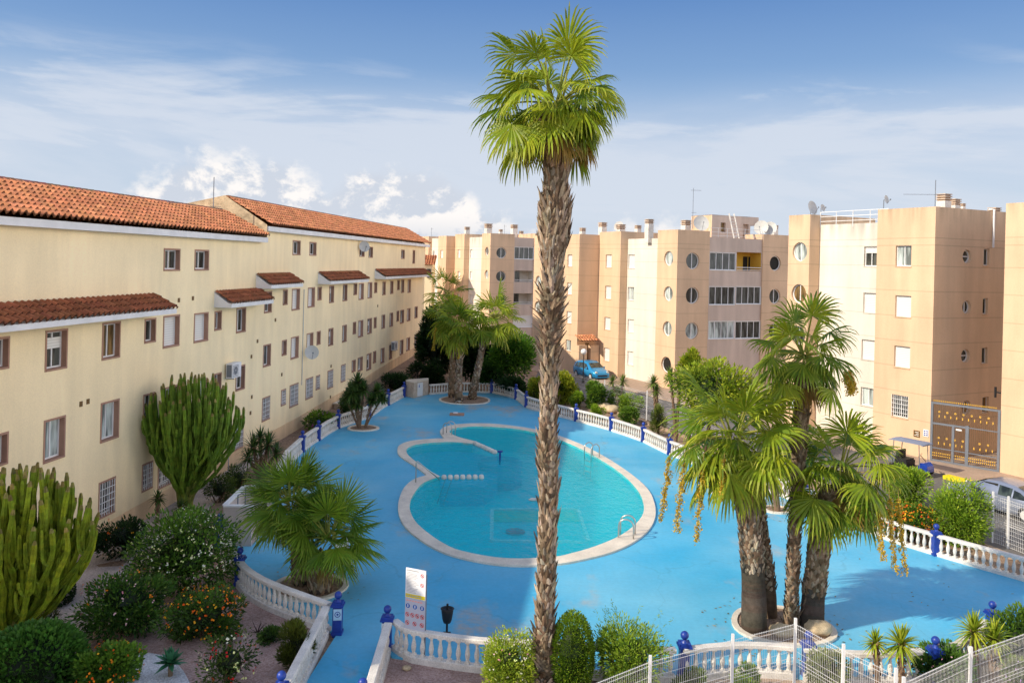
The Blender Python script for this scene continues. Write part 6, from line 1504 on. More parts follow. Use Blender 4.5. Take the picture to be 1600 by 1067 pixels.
def boots(mb, path, rad, n, L_, w, cols, z0=0.0, out=.55, ragged=.3):
    """old leaf bases: pointed wedges spiralling up the trunk"""
    tot = len(path) - 1
    for i in range(n):
        f = z0 + (1 - z0) * (i + R()) / n; s = f * tot; k = min(int(s), tot - 1); q = s - k
        p = path[k].lerp(path[k + 1], q); r = rad[k] + (rad[k + 1] - rad[k]) * q; a = i * 2.39996 + U(-.3, .3)
        o = Vector((math.cos(a), math.sin(a), 0)); tg = Vector((-o.y, o.x, 0)); ax = (path[k + 1] - path[k]).normalized()
        base = p + o * r * .93; ll = L_ * U(.6, 1.25) * (1 + (1.0 if R() < ragged * .3 else 0)); ww = w * U(.7, 1.25); lift = out * U(.5, 1.5) * ((.45 + 1.3 * max(0, math.sin(f * 21 + .6) * math.sin(f * 8 + .3))) if ragged > .9 else 1)
        tip = base + (ax * 1.0 + o * lift + tg * U(-.35, .35)).normalized() * ll; c = hsv_jit(random.choice(cols), .25, .05); th = .025
        b1, b2 = base - tg * ww / 2, base + tg * ww / 2; b3 = base + o * th * 1.6 - ax * ll * .12; ms = tg * ww * .22
        mid = base.lerp(tip, .6)
        mb.add([b1, b2, b3, mid - tg * ww * .36 + o * .0, mid + tg * ww * .36, mid + o * th, tip - ms * .6, tip + ms * .6],
               [(0, 2, 5, 3), (2, 1, 4, 5), (3, 5, 6), (5, 7, 6), (5, 4, 7), (0, 3, 4, 1), (3, 6, 7, 4)], c)
BARK = [(.34, .27, .19), (.25, .18, .12), (.15, .105, .07), (.46, .37, .27), (.32, .27, .22)]
BARKD = [(.24, .16, .10), (.15, .10, .06), (.31, .23, .15), (.38, .30, .21)]
FR = [(.08, .17, .01), (.40, .47, .025), (.62, .52, .09)]
FRD = [(.05, .13, .01), (.26, .40, .03), (.48, .48, .08)]
def palm(label, path, rad, crown, pal=FR, nf=34, pl=.9, fr=.95, boot=(600, .16, .12, .55), bcol=BARK, smooth_to=0.0, ragged=.3, nl=28, skirt=8, seed=1, pv=(.65, 1.3), group=None, low=-70, high=85, fruit=0, droop=(.25, .9), azr=None, cat='palm tree', extra=()):
    random.seed(seed)
    b = path[0]; t = thing('palm_tree', label, cat, (b.x, b.y, 0), 0, group)
    sub = smooth_loop(path, False, 4); rs = []
    for i in range(len(sub)):
        s = i / 4; k = min(int(s), len(rad) - 2); q = s - k; rs.append(rad[k] + (rad[k + 1] - rad[k]) * min(1, q))
    m = MB(); m.tube(sub, [r * U(.97, 1.03) for r in rs], 28, True, None, cols=[hsv_jit(mixc(bcol[1], bcol[2], .5) if i_ / len(sub) > smooth_to else (.085, .068, .054), .15) for i_ in range(len(sub))]); 
    if smooth_to > 0:
        n = int(40 * smooth_to * 3)
        for i in range(n):
            s = smooth_to * i / n * (len(sub) - 1); k = int(s); p = sub[k].lerp(sub[k + 1], s - k); r = rs[k] + (rs[k + 1] - rs[k]) * (s - k)
            m.lathe(p, [(r * 1.0, 0), (r * 1.012, .012), (r * 1.0, .03)], 28, hsv_jit((.08, .064, .05), .2))
    m.build('trunk', M['bark'], t, True); m = MB()
    if smooth_to <= 0: m.build('trunk', M['bark'], t, True); m = MB()
    boots(m, sub, rs, boot[0], boot[1], boot[2], bcol, z0=smooth_to * .92, out=boot[3], ragged=ragged); m.build('old_leaf_bases', M['bark'], t)
    m, pt = MB(), MB(); c = Vector(crown)
    for i in range(nf):
        f = (i + .5) / nf; el = math.radians(high - (high - low) * f ** .85 + U(-8, 8)); az = i * 2.39996 + U(-.3, .3)
        d0 = c + Vector((math.cos(az), math.sin(az), 0)) * rad[-1] * .5 + UP * (.25 * (1 - f))
        frond(m, pt, d0, az, el, pl * U(*pv), fr * U(.82, 1.14), droop[0] + (droop[1] - droop[0]) * f * U(.7, 1.2), pal, nl)
    m.build('crown', M['leaf'], t); pt.build('petioles', M['bark'], t)
    if skirt:
        m, pt = MB(), MB()
        for i in range(skirt):
            az = i * 2.39996 + U(-.4, .4); frond(m, pt, c - UP * U(.1, .35) + Vector((math.cos(az), math.sin(az), 0)) * rad[-1], az, math.radians(U(-70, -45)), pl * .55, fr * U(.55, .8), 1.0, [(.20, .12, .03), (.42, .28, .06), (.45, .34, .12)], max(12, nl // 2), True, 60)
        m.build('dead_fronds', M['leaf'], t)
    if fruit:
        m = MB()
        for (az, reach, drop) in fruit:
            o = Vector((math.cos(az), math.sin(az), 0)); P_ = [c, c + o * reach * .5 + UP * .15, c + o * reach * .9 - UP * .2]
            for k in range(7): P_.append(P_[-1] + o * .03 - UP * drop / 7)
            m.tube(P_, .010, 5, False, (.45, .35, .12))
            for k in range(3, len(P_)):
                for s_ in range(3):
                    q0 = P_[k] + rdir() * .02; dv = (-UP + rdir() * .35).normalized()
                    for j in range(30): leaf(m, q0 + dv * U(0, .30) + rdir() * U(.01, .08), (-UP + rdir()).normalized(), rdir(), .06, .045, hsv_jit((.60, .42, .04), .3))
        m.build('fruit_stalks', M['leaf'], t)
    return t
# the tall one
tp = at(849, 1074); Yt = tp.y
def col_path(pairs, Y): return [at_y(x, y, Y) for x, y in pairs]
px_path = [(849, 1074), (850, 1040), (852, 950), (855, 850), (857, 760), (856, 700), (858, 620), (860, 540), (862, 470), (864, 420), (865, 375), (866, 335), (868, 290), (870, 240), (869, 205), (867, 178)]
k_ = Yt / F; rad = [22 * k_, 18 * k_, 12.5 * k_, 13 * k_, 13.5 * k_, 13 * k_, 11.0 * k_, 13 * k_, 16 * k_, 13 * k_, 23 * k_, 25 * k_, 17 * k_, 22 * k_, 28 * k_, 26 * k_]
TALL = palm('very tall slender fan palm with shaggy trunk standing before the pool', col_path(px_path, Yt), rad, at_y(867, 170, Yt), nf=48, pv=(.3, 1.32), pl=1.05, fr=.95, boot=(2000, .18, .12, .7), nl=34, skirt=15, seed=11, low=-48, high=84, droop=(.55, 1.35), ragged=1.0)
# loose ragged bits sticking out of its trunk
# cluster of three on the right
Yc = at(1222, 978).y
palm('thick fan palm at the left of the cluster with a smooth grey foot', [at(1178, 985), at_y(1178, 940, Yc - .2), at_y(1176, 890, Yc - .2), at_y(1172, 830, Yc - .2), at_y(1166, 780, Yc - .2), at_y(1160, 740, Yc - .2)], [.35, .34, .31, .31, .33, .32], at_y(1146, 690, Yc - .2),
     nf=40, pl=.95, fr=1.15, boot=(560, .14, .13, .4), smooth_to=.42, nl=30, skirt=14, seed=5, pv=(.5, 1.35), low=-68, high=86, droop=(.5, 1.25),
     fruit=[(math.radians(200), 1.75, 1.9), (math.radians(215), 1.35, 2.1), (math.radians(185), 2.0, 1.7), (math.radians(285), .55, .9), (math.radians(240), 1.0, .9)])
m = MB(); random.seed(9); pth = [at(1203, 963), at_y(1203, 930, Yc + .5), at_y(1198, 880, Yc + .4), at_y(1190, 830, Yc + .3), at_y(1184, 770, Yc + .2)]
t = thing('leaning_palm', 'second leaning palm trunk just behind the thick left palm', 'palm trunk', pth[0])
m.tube(pth, [.22, .19, .17, .17, .17], 12, True, (.13, .09, .06)); boots(m, pth, [.22, .19, .17, .17, .17], 220, .13, .12, BARKD, z0=.3, out=.4); m.build('trunk', M['bark'], t)
palm('slim fan palm rising highest in the middle of the cluster', [at(1236, 982), at_y(1237, 940, Yc - .1), at_y(1240, 860, Yc - .1), at_y(1246, 760, Yc - .1), at_y(1250, 680, Yc - .1), at_y(1254, 620, Yc - .1), at_y(1255, 575, Yc - .1)], [.20, .155, .155, .17, .19, .20, .17], at_y(1256, 562, Yc - .1),
     nf=27, pl=.95, fr=.95, boot=(720, .14, .11, .5), bcol=BARK[:3] + BARKD, nl=28, skirt=8, seed=21, pv=(.45, 1.4), low=-48, high=86, droop=(.5, 1.25), fruit=[(math.radians(10), 1.55, .5), (math.radians(345), 1.2, .45)])
palm('dark stout fan palm at the right of the cluster with a thatch of old fronds', [at(1268, 985), at_y(1271, 930, Yc), at_y(1277, 880, Yc), at_y(1283, 830, Yc), at_y(1292, 790, Yc), at_y(1302, 765, Yc)], [.34, .31, .29, .31, .33, .30], at_y(1312, 738, Yc),
     nf=34, pl=.95, fr=1.02, boot=(620, .13, .12, .4), bcol=BARKD, smooth_to=.22, nl=30, skirt=16, seed=31, pv=(.5, 1.35), low=-66, high=80, droop=(.5, 1.25),
     fruit=[(math.radians(318), 1.5, 1.9), (math.radians(328), 1.7, 2.0), (math.radians(308), 1.25, 1.6)])
# twin palms on the left deck
Yd = at(484, 918).y
palm('squat fan palm on the left deck, front one of the pair', [at(500, 925), at_y(500, 890, Yd - .2), at_y(503, 865, Yd - .2)], [.36, .33, .28], at_y(514, 844, Yd - .2), pal=FRD, nf=34, pl=.68, fr=.92, boot=(160, .15, .13, .4), bcol=BARKD, skirt=3, seed=41, low=-30, high=85, droop=(.05, .34), nl=34)
palm('squat fan palm on the left deck, rear one of the pair', [at(474, 912), at_y(471, 880, Yd + .4), at_y(468, 840, Yd + .4)], [.33, .3, .26], at_y(456, 792, Yd + .4), pal=FRD, nf=34, pl=.72, fr=.95, boot=(160, .15, .13, .4), bcol=BARKD, skirt=3, seed=42, low=-30, high=85, droop=(.05, .34), nl=34)
# three far palms
FF = [(.08, .17, .01), (.42, .48, .03), (.62, .52, .09)]
Yf = at(722, 626).y
palm('left one of the three far palms, straight dark trunk', [at(706, 622), at_y(706, 590, Yf + 1.5), at_y(707, 545, Yf + 1.5), at_y(708, 520, Yf + 1.5)], [.26, .20, .19, .18], at_y(700, 502, Yf + 1.5), pal=FF, nf=26, pl=1.1, fr=1.15, boot=(160, .2, .18, .5), bcol=BARKD, nl=20, skirt=5, seed=51, low=-60, droop=(.35, 1.0), fruit=[(math.radians(230), 1.4, 1.6)])
palm('middle one of the three far palms, in front', [at(717, 630), at_y(717, 600, Yf), at_y(718, 560, Yf), at_y(719, 522, Yf)], [.30, .22, .21, .20], at_y(716, 510, Yf), pal=FF, nf=30, pl=1.05, fr=1.2, boot=(260, .2, .18, .5), nl=20, skirt=5, seed=52, low=-62, droop=(.35, 1.0), fruit=[(math.radians(280), .7, 1.8)])
palm('right one of the three far palms, leaning right', [at(737, 624), at_y(742, 600, Yf + .3), at_y(750, 560, Yf + .3), at_y(757, 520, Yf + .3)], [.32, .23, .21, .20], at_y(772, 498, Yf + .3), pal=FF, nf=30, pl=1.2, fr=1.22, boot=(260, .2, .18, .5), nl=20, skirt=5, seed=53, low=-60, droop=(.35, 1.0))
Yg = 72.0
palm('higher palm crown rising behind the three far palms', [at_y(700, 600, Yg), at_y(700, 540, Yg), at_y(699, 470, Yg)], [.3, .25, .2], at_y(698, 462, Yg), pal=FF, nf=20, pl=1.2, fr=1.05, boot=(60, .2, .18, .5), nl=18, skirt=2, seed=54, low=-50, droop=(.1, .7))
random.seed(77)
# ---------------------------------------------------------------- yuccas and agaves
def rosette(mb, c, r, n, w, pal, low=-40, droop=.25, high=88):
    for i in range(n):
        f = (i + .5) / n; el = math.radians(high - (high - low) * f + U(-8, 8)); az = i * 2.39996 + U(-.2, .2)
        d = Vector((math.cos(az) * math.cos(el), math.sin(az) * math.cos(el), math.sin(el))); s = d.cross(UP).normalized(); p = Vector(c); L_ = r * U(.8, 1.08); cc = hsv_jit(mixc(pal[0], pal[1], U(0, 1)), .15)
        prev = None
        for k, (fk, wk) in enumerate(((0, .5), (.3, 1), (.65, .8), (1.0, .06))):
            q = p + d * L_ * fk - UP * (droop * L_ * fk ** 2.2 * (1 if el < 1 else .3)); row = [q - s * w * wk / 2, q - d.cross(s) * w * wk * -.18, q + s * w * wk / 2]
            if prev: mb.add(prev + row, [(0, 1, 4, 3), (1, 2, 5, 4)], cc)
            prev = row
YC = [(.05, .11, .015), (.20, .27, .05)]; YCB = [(.16, .24, .01), (.42, .48, .04)]; YD = [(.02, .06, .01), (.09, .16, .03)]
def yucca(label, base, heads, pal=YC, n=60, w=.045, tr=.07, skirtc=(.3, .2, .1), cat='yucca'):
    """heads: (pixel x, pixel y, pixel radius) at the base's distance"""
    b = base; t = thing('yucca', label, cat, b); m, tk = MB(), MB()
    for (x, y, r) in heads:
        c = at_y(x, y, b.y + U(-.15, .15)); rr = r * b.y / F
        rosette(m, c, rr, n, w, pal)
        tk.tube([b - UP * .1, b.lerp(c, .5) + Vector((U(-.05, .05), U(-.05, .05), 0)), c], [tr * 1.3, tr, tr * .9], 8, True, (.22, .15, .10))
        boots(tk, [b, b.lerp(c, .5), c], [tr * 1.3, tr, tr], 40, .09, .07, [(.3, .2, .12), (.2, .13, .08)], z0=.35, out=.3)
    m.build('leaves', M['leaf_stiff'], t); tk.build('trunk', M['bark'], t); return t
yucca('small single yucca against the cream wall', gat(244, 818), [(247, 779, 17)], YD, 60, .06)
yucca('small yucca among the stems of the big cactus', gat(284, 812), [(283, 792, 18)], YD, 50, .06)
yucca('many-headed yucca between the big cactus and the fan palms', gat(408, 748), [(396, 700, 30), (419, 694, 27), (388, 716, 22), (432, 708, 22), (407, 684, 22)], YD, 60, .07)
yucca('twin-trunk yucca in the ring on the shaded deck', at(562, 669), [(559, 598, 20), (550, 614, 20), (568, 609, 19), (557, 630, 16), (541, 622, 15)], YD, 130, .10, .055)
yucca('shorter leaning trunk of the deck yucca pair', at(569, 669), [(589, 612, 18), (597, 622, 15), (581, 625, 15)], YD, 130, .10, .05)
yucca('two-headed sunny yucca by the street fence', at(966, 640, -.06), [(957, 597, 14), (973, 597, 16), (964, 612, 12)], YC, 60, .07)
yucca('lone yucca with a bare trunk by the street fence', at(1026, 668, -.06), [(1021, 598, 17), (1026, 610, 14)], YC, 80, .07, .08)
yucca('yucca half hidden by the airy yellow-green tree', at(1056, 690, -.06), [(1048, 590, 20), (1062, 600, 18)], YC, 60, .08, .08)
yucca('leaning yucca trunk in the small deck ring', at(1216, 799), [(1196, 722, 26), (1212, 732, 22)], YC, 60, .06, .09)
yucca('smaller bright yucca left of a pair at the bottom', at(1372, 1082, -.06), [(1368, 1004, 26)], YCB, 70, .05, .06)
yucca('larger bright yucca right of a pair at the bottom', at(1410, 1090, -.06), [(1408, 1006, 37)], YCB, 95, .055, .07)
yucca('left half of the double yucca by the fence post', at(1524, 1062, -.06), [(1521, 986, 38)], YCB, 95, .055, .07)
yucca('right half of the double yucca by the fence post', at(1552, 1068, -.06), [(1553, 998, 37)], YCB, 95, .055, .07)
m = MB(); c = gat(266, 1058) + UP * .35; t = thing('agave', 'blue-green agave rosette on the white gravel', 'agave', gat(266, 1060)); rosette(m, c, .42, 34, .13, [(.02, .12, .05), (.07, .25, .12)], low=-10, droop=.1); m.build('leaves', M['leaf_stiff'], t)
m = MB(); m.tube([c - UP * .4, c], .06, 8, True, (.2, .15, .1)); m.build('stem', M['bark'], t)
m = MB(); b = gat(402, 988); t = thing('dead_plant', 'small dried plant in the pink gravel', 'plant', b)
for i in range(14): d = (UP + rdir() * .9).normalized(); m.tube([b, b + d * U(.2, .45)], [.012, .004], 4, True, (.06, .04, .03))
m.build('stems', M['bark'], t)
# ---------------------------------------------------------------- candelabra cacti
def cactus(label, base, cx, ytop, x0, x1, ymid, n, seed, w=.085, pal=((.035, .10, .012), (.17, .27, .02)), stem=1.0, depth=.75):
    random.seed(seed); b = base; Y = b.y; k = Y / F; t = thing('candelabra_cactus', label, 'cactus', b); rx = (x1 - x0) / 2 * k
    cc = at_y((x0 + x1) / 2, ymid, Y); top = at_y(cx, ytop, Y).z; m = MB()
    cen = Vector((cc.x, cc.y, 0)); hb = b.z
    for i in range(n):
        q = math.sqrt((i + .5) / n); a = i * 2.39996 + U(-.15, .15); dx, dy = math.cos(a) * q, math.sin(a) * q
        X, Yy = cen.x + dx * rx, cen.y + dy * rx * depth
        rim = (q ** 3); zt = top - (top - cc.z) * rim * U(.7, 1.0) - U(0, .6) * (.35 + .65 * q)
        z0 = hb + stem * U(.6, 1.1); hgt = zt - z0
        p0 = Vector((b.x + dx * .18, b.y + dy * .18, hb - .1)); p1 = Vector((b.x + dx * .35, b.y + dy * .3, z0))
        tgt = Vector((X, Yy, 0)); f = q
        pth = [p0, p1]
        for s in (.12, .28, .45, .62, .8, 1.0):
            e = 1 - (1 - s) ** 1.9
            pp = Vector((p1.x + (tgt.x - p1.x) * e, p1.y + (tgt.y - p1.y) * e, z0 + hgt * s)); pth.append(pp + Vector((U(-.07, .07), U(-.07, .07), 0)))
        sm = smooth_loop(pth, False, 4); N_ = len(sm)
        rads = [w * (1.15 - .25 * j / N_) * (1 + .13 * math.sin(j * 1.9 + i)) for j in range(N_)]; rads[-1] = w * .45; rads[-2] = w * .88
        tone = U(0, 1); cols = [hsv_jit(mixc((.18, .15, .06) if j < 5 else pal[0], pal[1], min(1, max(0, .25 + .5 * tone + .35 * j / N_ * U(.6, 1.2)))), .14) for j in range(N_)]; cols[-1] = cols[-2] = hsv_jit((.24, .20, .06), .3)
        m.tube(sm, rads, 10, True, None, .38, cols)
        for s_ in range(random.choice((3, 4, 5))):
            j = random.randint(int(N_ * .4), N_ - 6); an = U(0, 6.28); o = Vector((math.cos(an), math.sin(an), 0)); q0 = sm[j]; lh = min(U(.35, 1.0), zt - q0.z + U(0, .25))
            if lh < .25: continue
            p_ = [q0, q0 + o * .10 + UP * .05, q0 + o * .16 + UP * .18, q0 + o * .18 + UP * lh * .6, q0 + o * .19 + UP * lh]
            s2 = smooth_loop(p_, False, 3); r2 = [w * .72 * (1 + .1 * math.sin(jj * 1.7)) for jj in range(len(s2))]; r2[-1] = w * .35; r2[-2] = w * .66
            m.tube(s2, r2, 10, True, None, .38, [hsv_jit(mixc(pal[0], pal[1], min(1, .4 + .5 * jj / len(s2))), .15) for jj in range(len(s2))])
    m.build('stems', M['cactus'], t)
    return t
cactus('tall candelabra cactus growing against the cream wall', gat(289, 806), 297, 580, 222, 383, 648, 74, 3, w=.072, stem=1.3)
cactus('huge candelabra cactus at the left edge of the garden', gat(18, 1030), 60, 722, -90, 152, 828, 92, 4, w=.070, pal=((.05, .10, .008), (.26, .33, .015)))
random.seed(5)
m = MB()
for (x, y, rr, n) in ((1222, 985, 2.4, 110), (484, 918, 2.0, 60), (727, 626, 3.5, 40), (1216, 800, 1.3, 30), (1400, 900, 3.5, 25)):
    c = at(x, y)
    for i in range(n):
        a = U(0, 6.28); q = c + Vector((math.cos(a), math.sin(a), 0)) * rr * math.sqrt(R()) + UP * .014
        if not inside(q, deck_out) or inside(q, LO): continue
        leaf(m, q, Vector((math.cos(a * 7), math.sin(a * 7), U(0, .12))), UP + rdir() * .3, U(.06, .16), U(.03, .06), hsv_jit(random.choice(((.25, .16, .06), (.35, .26, .1), (.16, .14, .04))), .3))
tag(m.build('fallen_leaves', M['leaf']), 'dry leaves and seeds fallen on the blue deck', None, None, 'stuff')
# ---------------------------------------------------------------- boulders and pebbles
for lab, px, py, r in (('rounded boulder behind the sunlit railing', 945, 640, .45), ('dark boulder right of the small bright bush', 957, 645, .5), ('pale boulder at the right end of the palm ring', 1276, 990, .34), ('small stone in the pink gravel by the notice board', 635, 1046, .1), ('sandy boulder in the middle of the palm ring', 1222, 993, .3)):
    p = at(px, py, -.06 if px < 970 else .02); m = MB(); n = 12; vs = []
    for i in range(7):
        th = math.pi * i / 6
        for j in range(n): a = 2 * math.pi * j / n; q = r * U(.85, 1.12); vs.append(p + Vector((q * math.sin(th) * math.cos(a) * 1.2, q * math.sin(th) * math.sin(a), r * .5 - q * .62 * math.cos(th))))
    m.add(vs, [(i * n + j, i * n + (j + 1) % n, (i + 1) * n + (j + 1) % n, (i + 1) * n + j) for i in range(6) for j in range(n)])
    tag(m.build('boulder', M['stone_gable'], smooth=True), lab, 'boulder')
# ---------------------------------------------------------------- person sitting on the ring
pp = at(1134, 771.5, .07); t = thing('person', 'person in dark blue shorts sitting on the pale ring, half behind the palm', 'person', pp)
def skin_fig(name, vv, ee, rr, mat, parent, root_i=0, lv=2):
    me = bpy.data.meshes.new(name); w = wmat(parent).inverted(); me.from_pydata([w @ (pp + Vector(v)) for v in vv], ee, [])
    o = bpy.data.objects.new(name, me); col.objects.link(o); o.parent = parent; me.materials.append(mat)
    o.modifiers.new('skin', 'SKIN'); sm = o.modifiers.new('sub', 'SUBSURF'); sm.levels = sm.render_levels = lv
    if not me.skin_vertices: me.attributes
    for i, r in enumerate(rr): me.skin_vertices[0].data[i].radius = (r, r) if not isinstance(r, tuple) else r; me.skin_vertices[0].data[i].use_root = i == root_i
    return o
M['skin'] = surf('skin', (.55, .28, .17), var=.06, rough=.6); M['shorts'] = surf('dark_blue_cloth', (.01, .02, .08), var=.2, rough=.9); M['hair'] = surf('dark_hair', (.03, .02, .015), var=.2)
vv = [(0, 0, .12), (-.02, 0, .30), (-.03, 0, .48), (-.01, 0, .60), (0, 0, .66), (.03, 0, .78), (.03, 0, .86),
      (-.02, -.17, .56), (.05, -.24, .34), (.24, -.18, .22), (.33, -.14, .22), (-.02, .17, .56), (.05, .24, .34), (.24, .16, .24), (.32, .12, .24),
      (.08, -.10, .11), (.42, -.13, .34), (.66, -.12, .05), (.80, -.12, -.02), (.08, .10, .11), (.44, .12, .34), (.68, .12, .05), (.82, .12, -.02)]
ee = [(0, 1), (1, 2), (2, 3), (3, 4), (4, 5), (5, 6), (3, 7), (7, 8), (8, 9), (9, 10), (3, 11), (11, 12), (12, 13), (13, 14), (0, 15), (15, 16), (16, 17), (17, 18), (0, 19), (19, 20), (20, 21), (21, 22)]
rr = [.14, .12, .14, .13, .055, .085, .09, .055, .042, .032, .035, .055, .042, .032, .035, .09, .06, .04, .04, .09, .06, .04, .04]
body = None
try:
    for nm, V, E_, Rr, mt in (('body', vv, ee, rr, M['skin']), ('shorts', [(0, 0, .14), (.08, -.10, .115), (.34, -.125, .29), (.08, .10, .115), (.36, .12, .29)], [(0, 1), (1, 2), (0, 3), (3, 4)], [.155, .105, .085, .105, .085], M['shorts']), ('hair', [(.01, 0, .84), (0, 0, .91)], [(0, 1)], [.08, .075], M['hair'])):
        me = bpy.data.meshes.new(nm); w = wmat(t).inverted(); me.from_pydata([w @ (pp + Vector(v)) for v in V], E_, [])
        o = bpy.data.objects.new(nm, me); col.objects.link(o); o.parent = t; me.materials.append(mt)
        bm = bmesh.new(); bm.from_mesh(me); lay = bm.verts.layers.skin.verify(); bm.verts.ensure_lookup_table()
        for i, r in enumerate(Rr): bm.verts[i][lay].radius = (r, r); bm.verts[i][lay].use_root = (i == 0)
        bm.to_mesh(me); bm.free()
        o.modifiers.new('skin', 'SKIN'); s = o.modifiers.new('smooth', 'SUBSURF'); s.levels = s.render_levels = 2
except Exception as ex: print('person', ex)
# ================================================================ sky, sun, camera
SUN_EL, SUN_TRAVEL = math.radians(32.5), math.radians(24.0)   # light travels towards +x, slightly away from the camera
tr_ = Vector((math.cos(SUN_TRAVEL) * math.cos(SUN_EL), math.sin(SUN_TRAVEL) * math.cos(SUN_EL), -math.sin(SUN_EL)))
ld = bpy.data.lights.new('sun', 'SUN'); ld.energy = 5.0; ld.angle = math.radians(.55); ld.color = (1, .88, .70)
lo = bpy.data.objects.new('sun', ld); col.objects.link(lo); lo.rotation_euler = tr_.to_track_quat('-Z', 'Y').to_euler()
w = bpy.data.worlds.new('World'); sc.world = w; w.use_nodes = True; nt = w.node_tree; N, L = nt.nodes, nt.links
bg = N['Background']; out = N['World Output']
sky = N.new('ShaderNodeTexSky'); sky.sky_type = 'NISHITA'; sky.sun_disc = False; sky.sun_elevation = SUN_EL
sky.sun_rotation = math.atan2(-tr_.x, -tr_.y); sky.air_density = 1.0; sky.dust_density = .6; sky.ozone_density = 2.0
L.new(sky.outputs[0], bg.inputs['Color']); bg.inputs['Strength'].default_value = .10
tc = N.new('ShaderNodeTexCoord'); sp = N.new('ShaderNodeSeparateXYZ'); L.new(tc.outputs['Generated'], sp.inputs[0])
def mth(op, a, b=None, c=None):
    n = N.new('ShaderNodeMath'); n.operation = op
    for i, v in enumerate((a, b, c)):
        if v is None: continue
        if isinstance(v, (int, float)): n.inputs[i].default_value = v
        else: L.new(v, n.inputs[i])
    return n.outputs[0]
def rng(v, a, b, lo=0., hi=1., sm=True):
    n = N.new('ShaderNodeMapRange'); n.interpolation_type = 'SMOOTHSTEP' if sm else 'LINEAR'
    n.inputs['From Min'].default_value = a; n.inputs['From Max'].default_value = b; n.inputs['To Min'].default_value = lo; n.inputs['To Max'].default_value = hi
    L.new(v, n.inputs['Value']); return n.outputs[0]
X, Y_, Z = sp.outputs
az = mth('ARCTAN2', X, Y_); el = mth('ARCSINE', Z)
def nz(vec, scale, det=8, ro=.55, dist=0.):
    n = N.new('ShaderNodeTexNoise'); n.inputs['Scale'].default_value = scale; n.inputs['Detail'].default_value = det; n.inputs['Roughness'].default_value = ro; n.inputs['Distortion'].default_value = dist
    L.new(vec, n.inputs['Vector']); return n.outputs['Fac']
def vec(a, b, c=None):
    n = N.new('ShaderNodeCombineXYZ')
    for i, v in enumerate((a, b, c)):
        if v is None: continue
        if isinstance(v, (int, float)): n.inputs[i].default_value = v
        else: L.new(v, n.inputs[i])
    return n.outputs[0]
# clear-air gradient laid over the sky model: deep blue above, milky at the horizon
ramp = N.new('ShaderNodeValToRGB'); e = ramp.color_ramp.elements
L.new(rng(el, 0.0, 1.0, 0, 1, False), ramp.inputs['Fac'])
e[0].position = 0.0; e[0].color = (.56, .68, .84, 1); e[1].position = 1.0; e[1].color = (.05, .19, .50, 1)
for p_, c_e in ((.10, (.44, .59, .80, 1)), (.20, (.27, .45, .74, 1)), (.31, (.125, .28, .62, 1)), (.55, (.07, .20, .50, 1))):
    q_ = ramp.color_ramp.elements.new(p_); q_.color = c_e
bg2 = N.new('ShaderNodeBackground'); L.new(ramp.outputs[0], bg2.inputs['Color']); bg2.inputs['Strength'].default_value = 1.0
mixa = N.new('ShaderNodeMixShader'); mixa.inputs[0].default_value = .8; L.new(bg.outputs[0], mixa.inputs[1]); L.new(bg2.outputs[0], mixa.inputs[2])
# high thin cloud: stretched streaks
v1 = vec(mth('MULTIPLY', az, 1.0), mth('ADD', mth('MULTIPLY', el, 5.5), mth('MULTIPLY', az, .25)), 0.3)
st = nz(v1, 2.2, 9, .58, .6); st2 = nz(v1, 7.0, 8, .6, .3)
stc = mth('ADD', mth('MULTIPLY', st, .75), mth('MULTIPLY', st2, .25))
band = mth('MULTIPLY', rng(el, .02, .09), rng(el, .25, .15))
thr = mth('ADD', stc, mth('MULTIPLY', band, .16))
cir = mth('MULTIPLY', mth('MULTIPLY', rng(thr, .52, .72), .8), rng(el, .25, .18, .03, 1.0))
low = mth('MULTIPLY', rng(el, .235, .13), .74)
cir = mth('MAXIMUM', cir, mth('MULTIPLY', low, rng(st, .30, .62, .55, 1.0)))
# unseen fill added to the sky: low on the right, behind the viewer, overhead
back = mth('MULTIPLY', rng(mth('MULTIPLY', Y_, -1.0), -.25, .5), .9); over = rng(el, .5, 1.0, 0, .08); east_fill = mth('MULTIPLY', mth('MULTIPLY', rng(az, .66, .85), rng(az, 1.95, 1.6)), rng(el, .48, .22, 0, .95)); back = mth('MAXIMUM', mth('MULTIPLY', mth('MULTIPLY', back, rng(el, .9, .3)), .24), east_fill)
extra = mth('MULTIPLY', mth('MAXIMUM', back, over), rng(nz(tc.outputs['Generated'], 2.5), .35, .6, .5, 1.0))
bgc = N.new('ShaderNodeBackground'); bgc.inputs['Color'].default_value = (.72, .77, .86, 1); bgc.inputs['Strength'].default_value = 1.0
mixb = N.new('ShaderNodeMixShader'); L.new(cir, mixb.inputs[0]); L.new(mixa.outputs[0], mixb.inputs[1]); L.new(bgc.outputs[0], mixb.inputs[2])
# cumulus heads along the horizon
def bump(c, wdt, h): return mth('MULTIPLY', rng(mth('ABSOLUTE', mth('SUBTRACT', az, c)), wdt, 0.0), h)
prof = mth('MAXIMUM', mth('MAXIMUM', bump(-.31, .27, .122), bump(-.145, .23, .120)), mth('MAXIMUM', bump(-.02, .12, .062), bump(.17, .2, .058)))
prof = mth('MAXIMUM', prof, mth('MAXIMUM', bump(.9, .3, .1), bump(-1.2, .4, .14)))
v2 = vec(mth('MULTIPLY', az, 1.0), mth('MULTIPLY', el, 1.25), 1.7)
c1 = nz(v2, 11, 9, .62, .2); c2_ = nz(v2, 42, 6, .6)
edge = mth('ADD', mth('SUBTRACT', prof, el), mth('MULTIPLY', mth('SUBTRACT', c1, .5), .082)); edge = mth('ADD', edge, mth('MULTIPLY', mth('SUBTRACT', c2_, .5), .03))
cm = mth('MULTIPLY', rng(edge, -.006, .022), rng(prof, .005, .02))
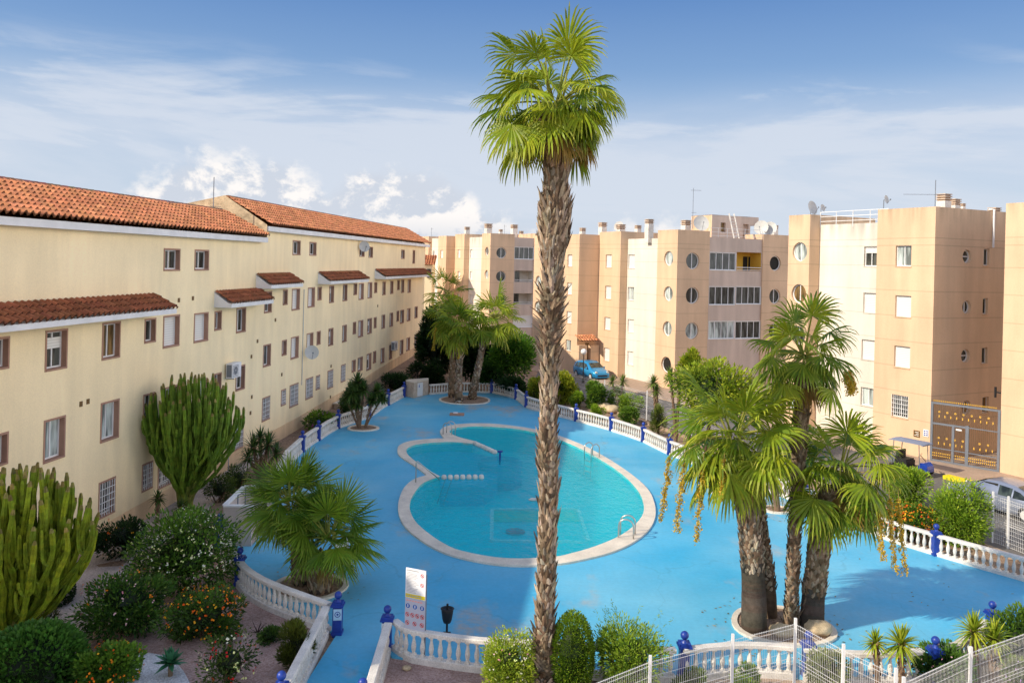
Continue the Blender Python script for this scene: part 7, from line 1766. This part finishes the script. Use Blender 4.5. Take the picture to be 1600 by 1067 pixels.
shade = nz(vec(mth('ADD', az, .012), mth('MULTIPLY', mth('ADD', el, -.010), 1.25), 1.7), 11, 9, .62, .2)
lit = rng(mth('SUBTRACT', c1, shade), -.05, .06, .0, 1.0); lit = mth('MULTIPLY', lit, rng(el, .02, .06, .35, 1.0))
cc = N.new('ShaderNodeMix'); cc.data_type = 'RGBA'; L.new(lit, cc.inputs[0]); cc.inputs[6].default_value = (.64, .69, .78, 1); cc.inputs[7].default_value = (1.05, 1.0, .96, 1)
bgk = N.new('ShaderNodeBackground'); L.new(cc.outputs[2], bgk.inputs['Color']); bgk.inputs['Strength'].default_value = 1.0
mixc_ = N.new('ShaderNodeMixShader'); L.new(mth('MULTIPLY', cm, .92), mixc_.inputs[0]); L.new(mixb.outputs[0], mixc_.inputs[1]); L.new(bgk.outputs[0], mixc_.inputs[2])
# warm background of that added fill, which brightens the shaded cream wall
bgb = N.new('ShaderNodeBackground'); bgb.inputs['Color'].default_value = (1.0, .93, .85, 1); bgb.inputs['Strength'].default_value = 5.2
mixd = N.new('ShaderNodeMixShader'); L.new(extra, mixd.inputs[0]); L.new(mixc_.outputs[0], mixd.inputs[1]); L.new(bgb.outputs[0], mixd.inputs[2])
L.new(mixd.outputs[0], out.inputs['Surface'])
cd = bpy.data.cameras.new('camera'); cam = bpy.data.objects.new('camera', cd); col.objects.link(cam); sc.camera = cam
cd.sensor_fit = 'HORIZONTAL'; cd.sensor_width = 36; cd.lens = F / 1600 * 36; cd.shift_y = -(533.5 - YH) / 1600; cd.clip_end = 9000; cd.clip_start = .1
cam.matrix_world = Matrix(((CT, -ST, 0, 0), (0, 0, -1, 0), (ST, CT, 0, H), (0, 0, 0, 1)))
sc.view_settings.view_transform = 'Standard'; sc.view_settings.look = 'None'; sc.view_settings.exposure = 0; sc.view_settings.gamma = 1
sc.render.engine = 'CYCLES'; sc.cycles.max_bounces = 6; sc.cycles.diffuse_bounces = 4; sc.cycles.transparent_max_bounces = 8; sc.cycles.use_denoising = True
sc.cycles.caustics_reflective = False; sc.cycles.caustics_refractive = False
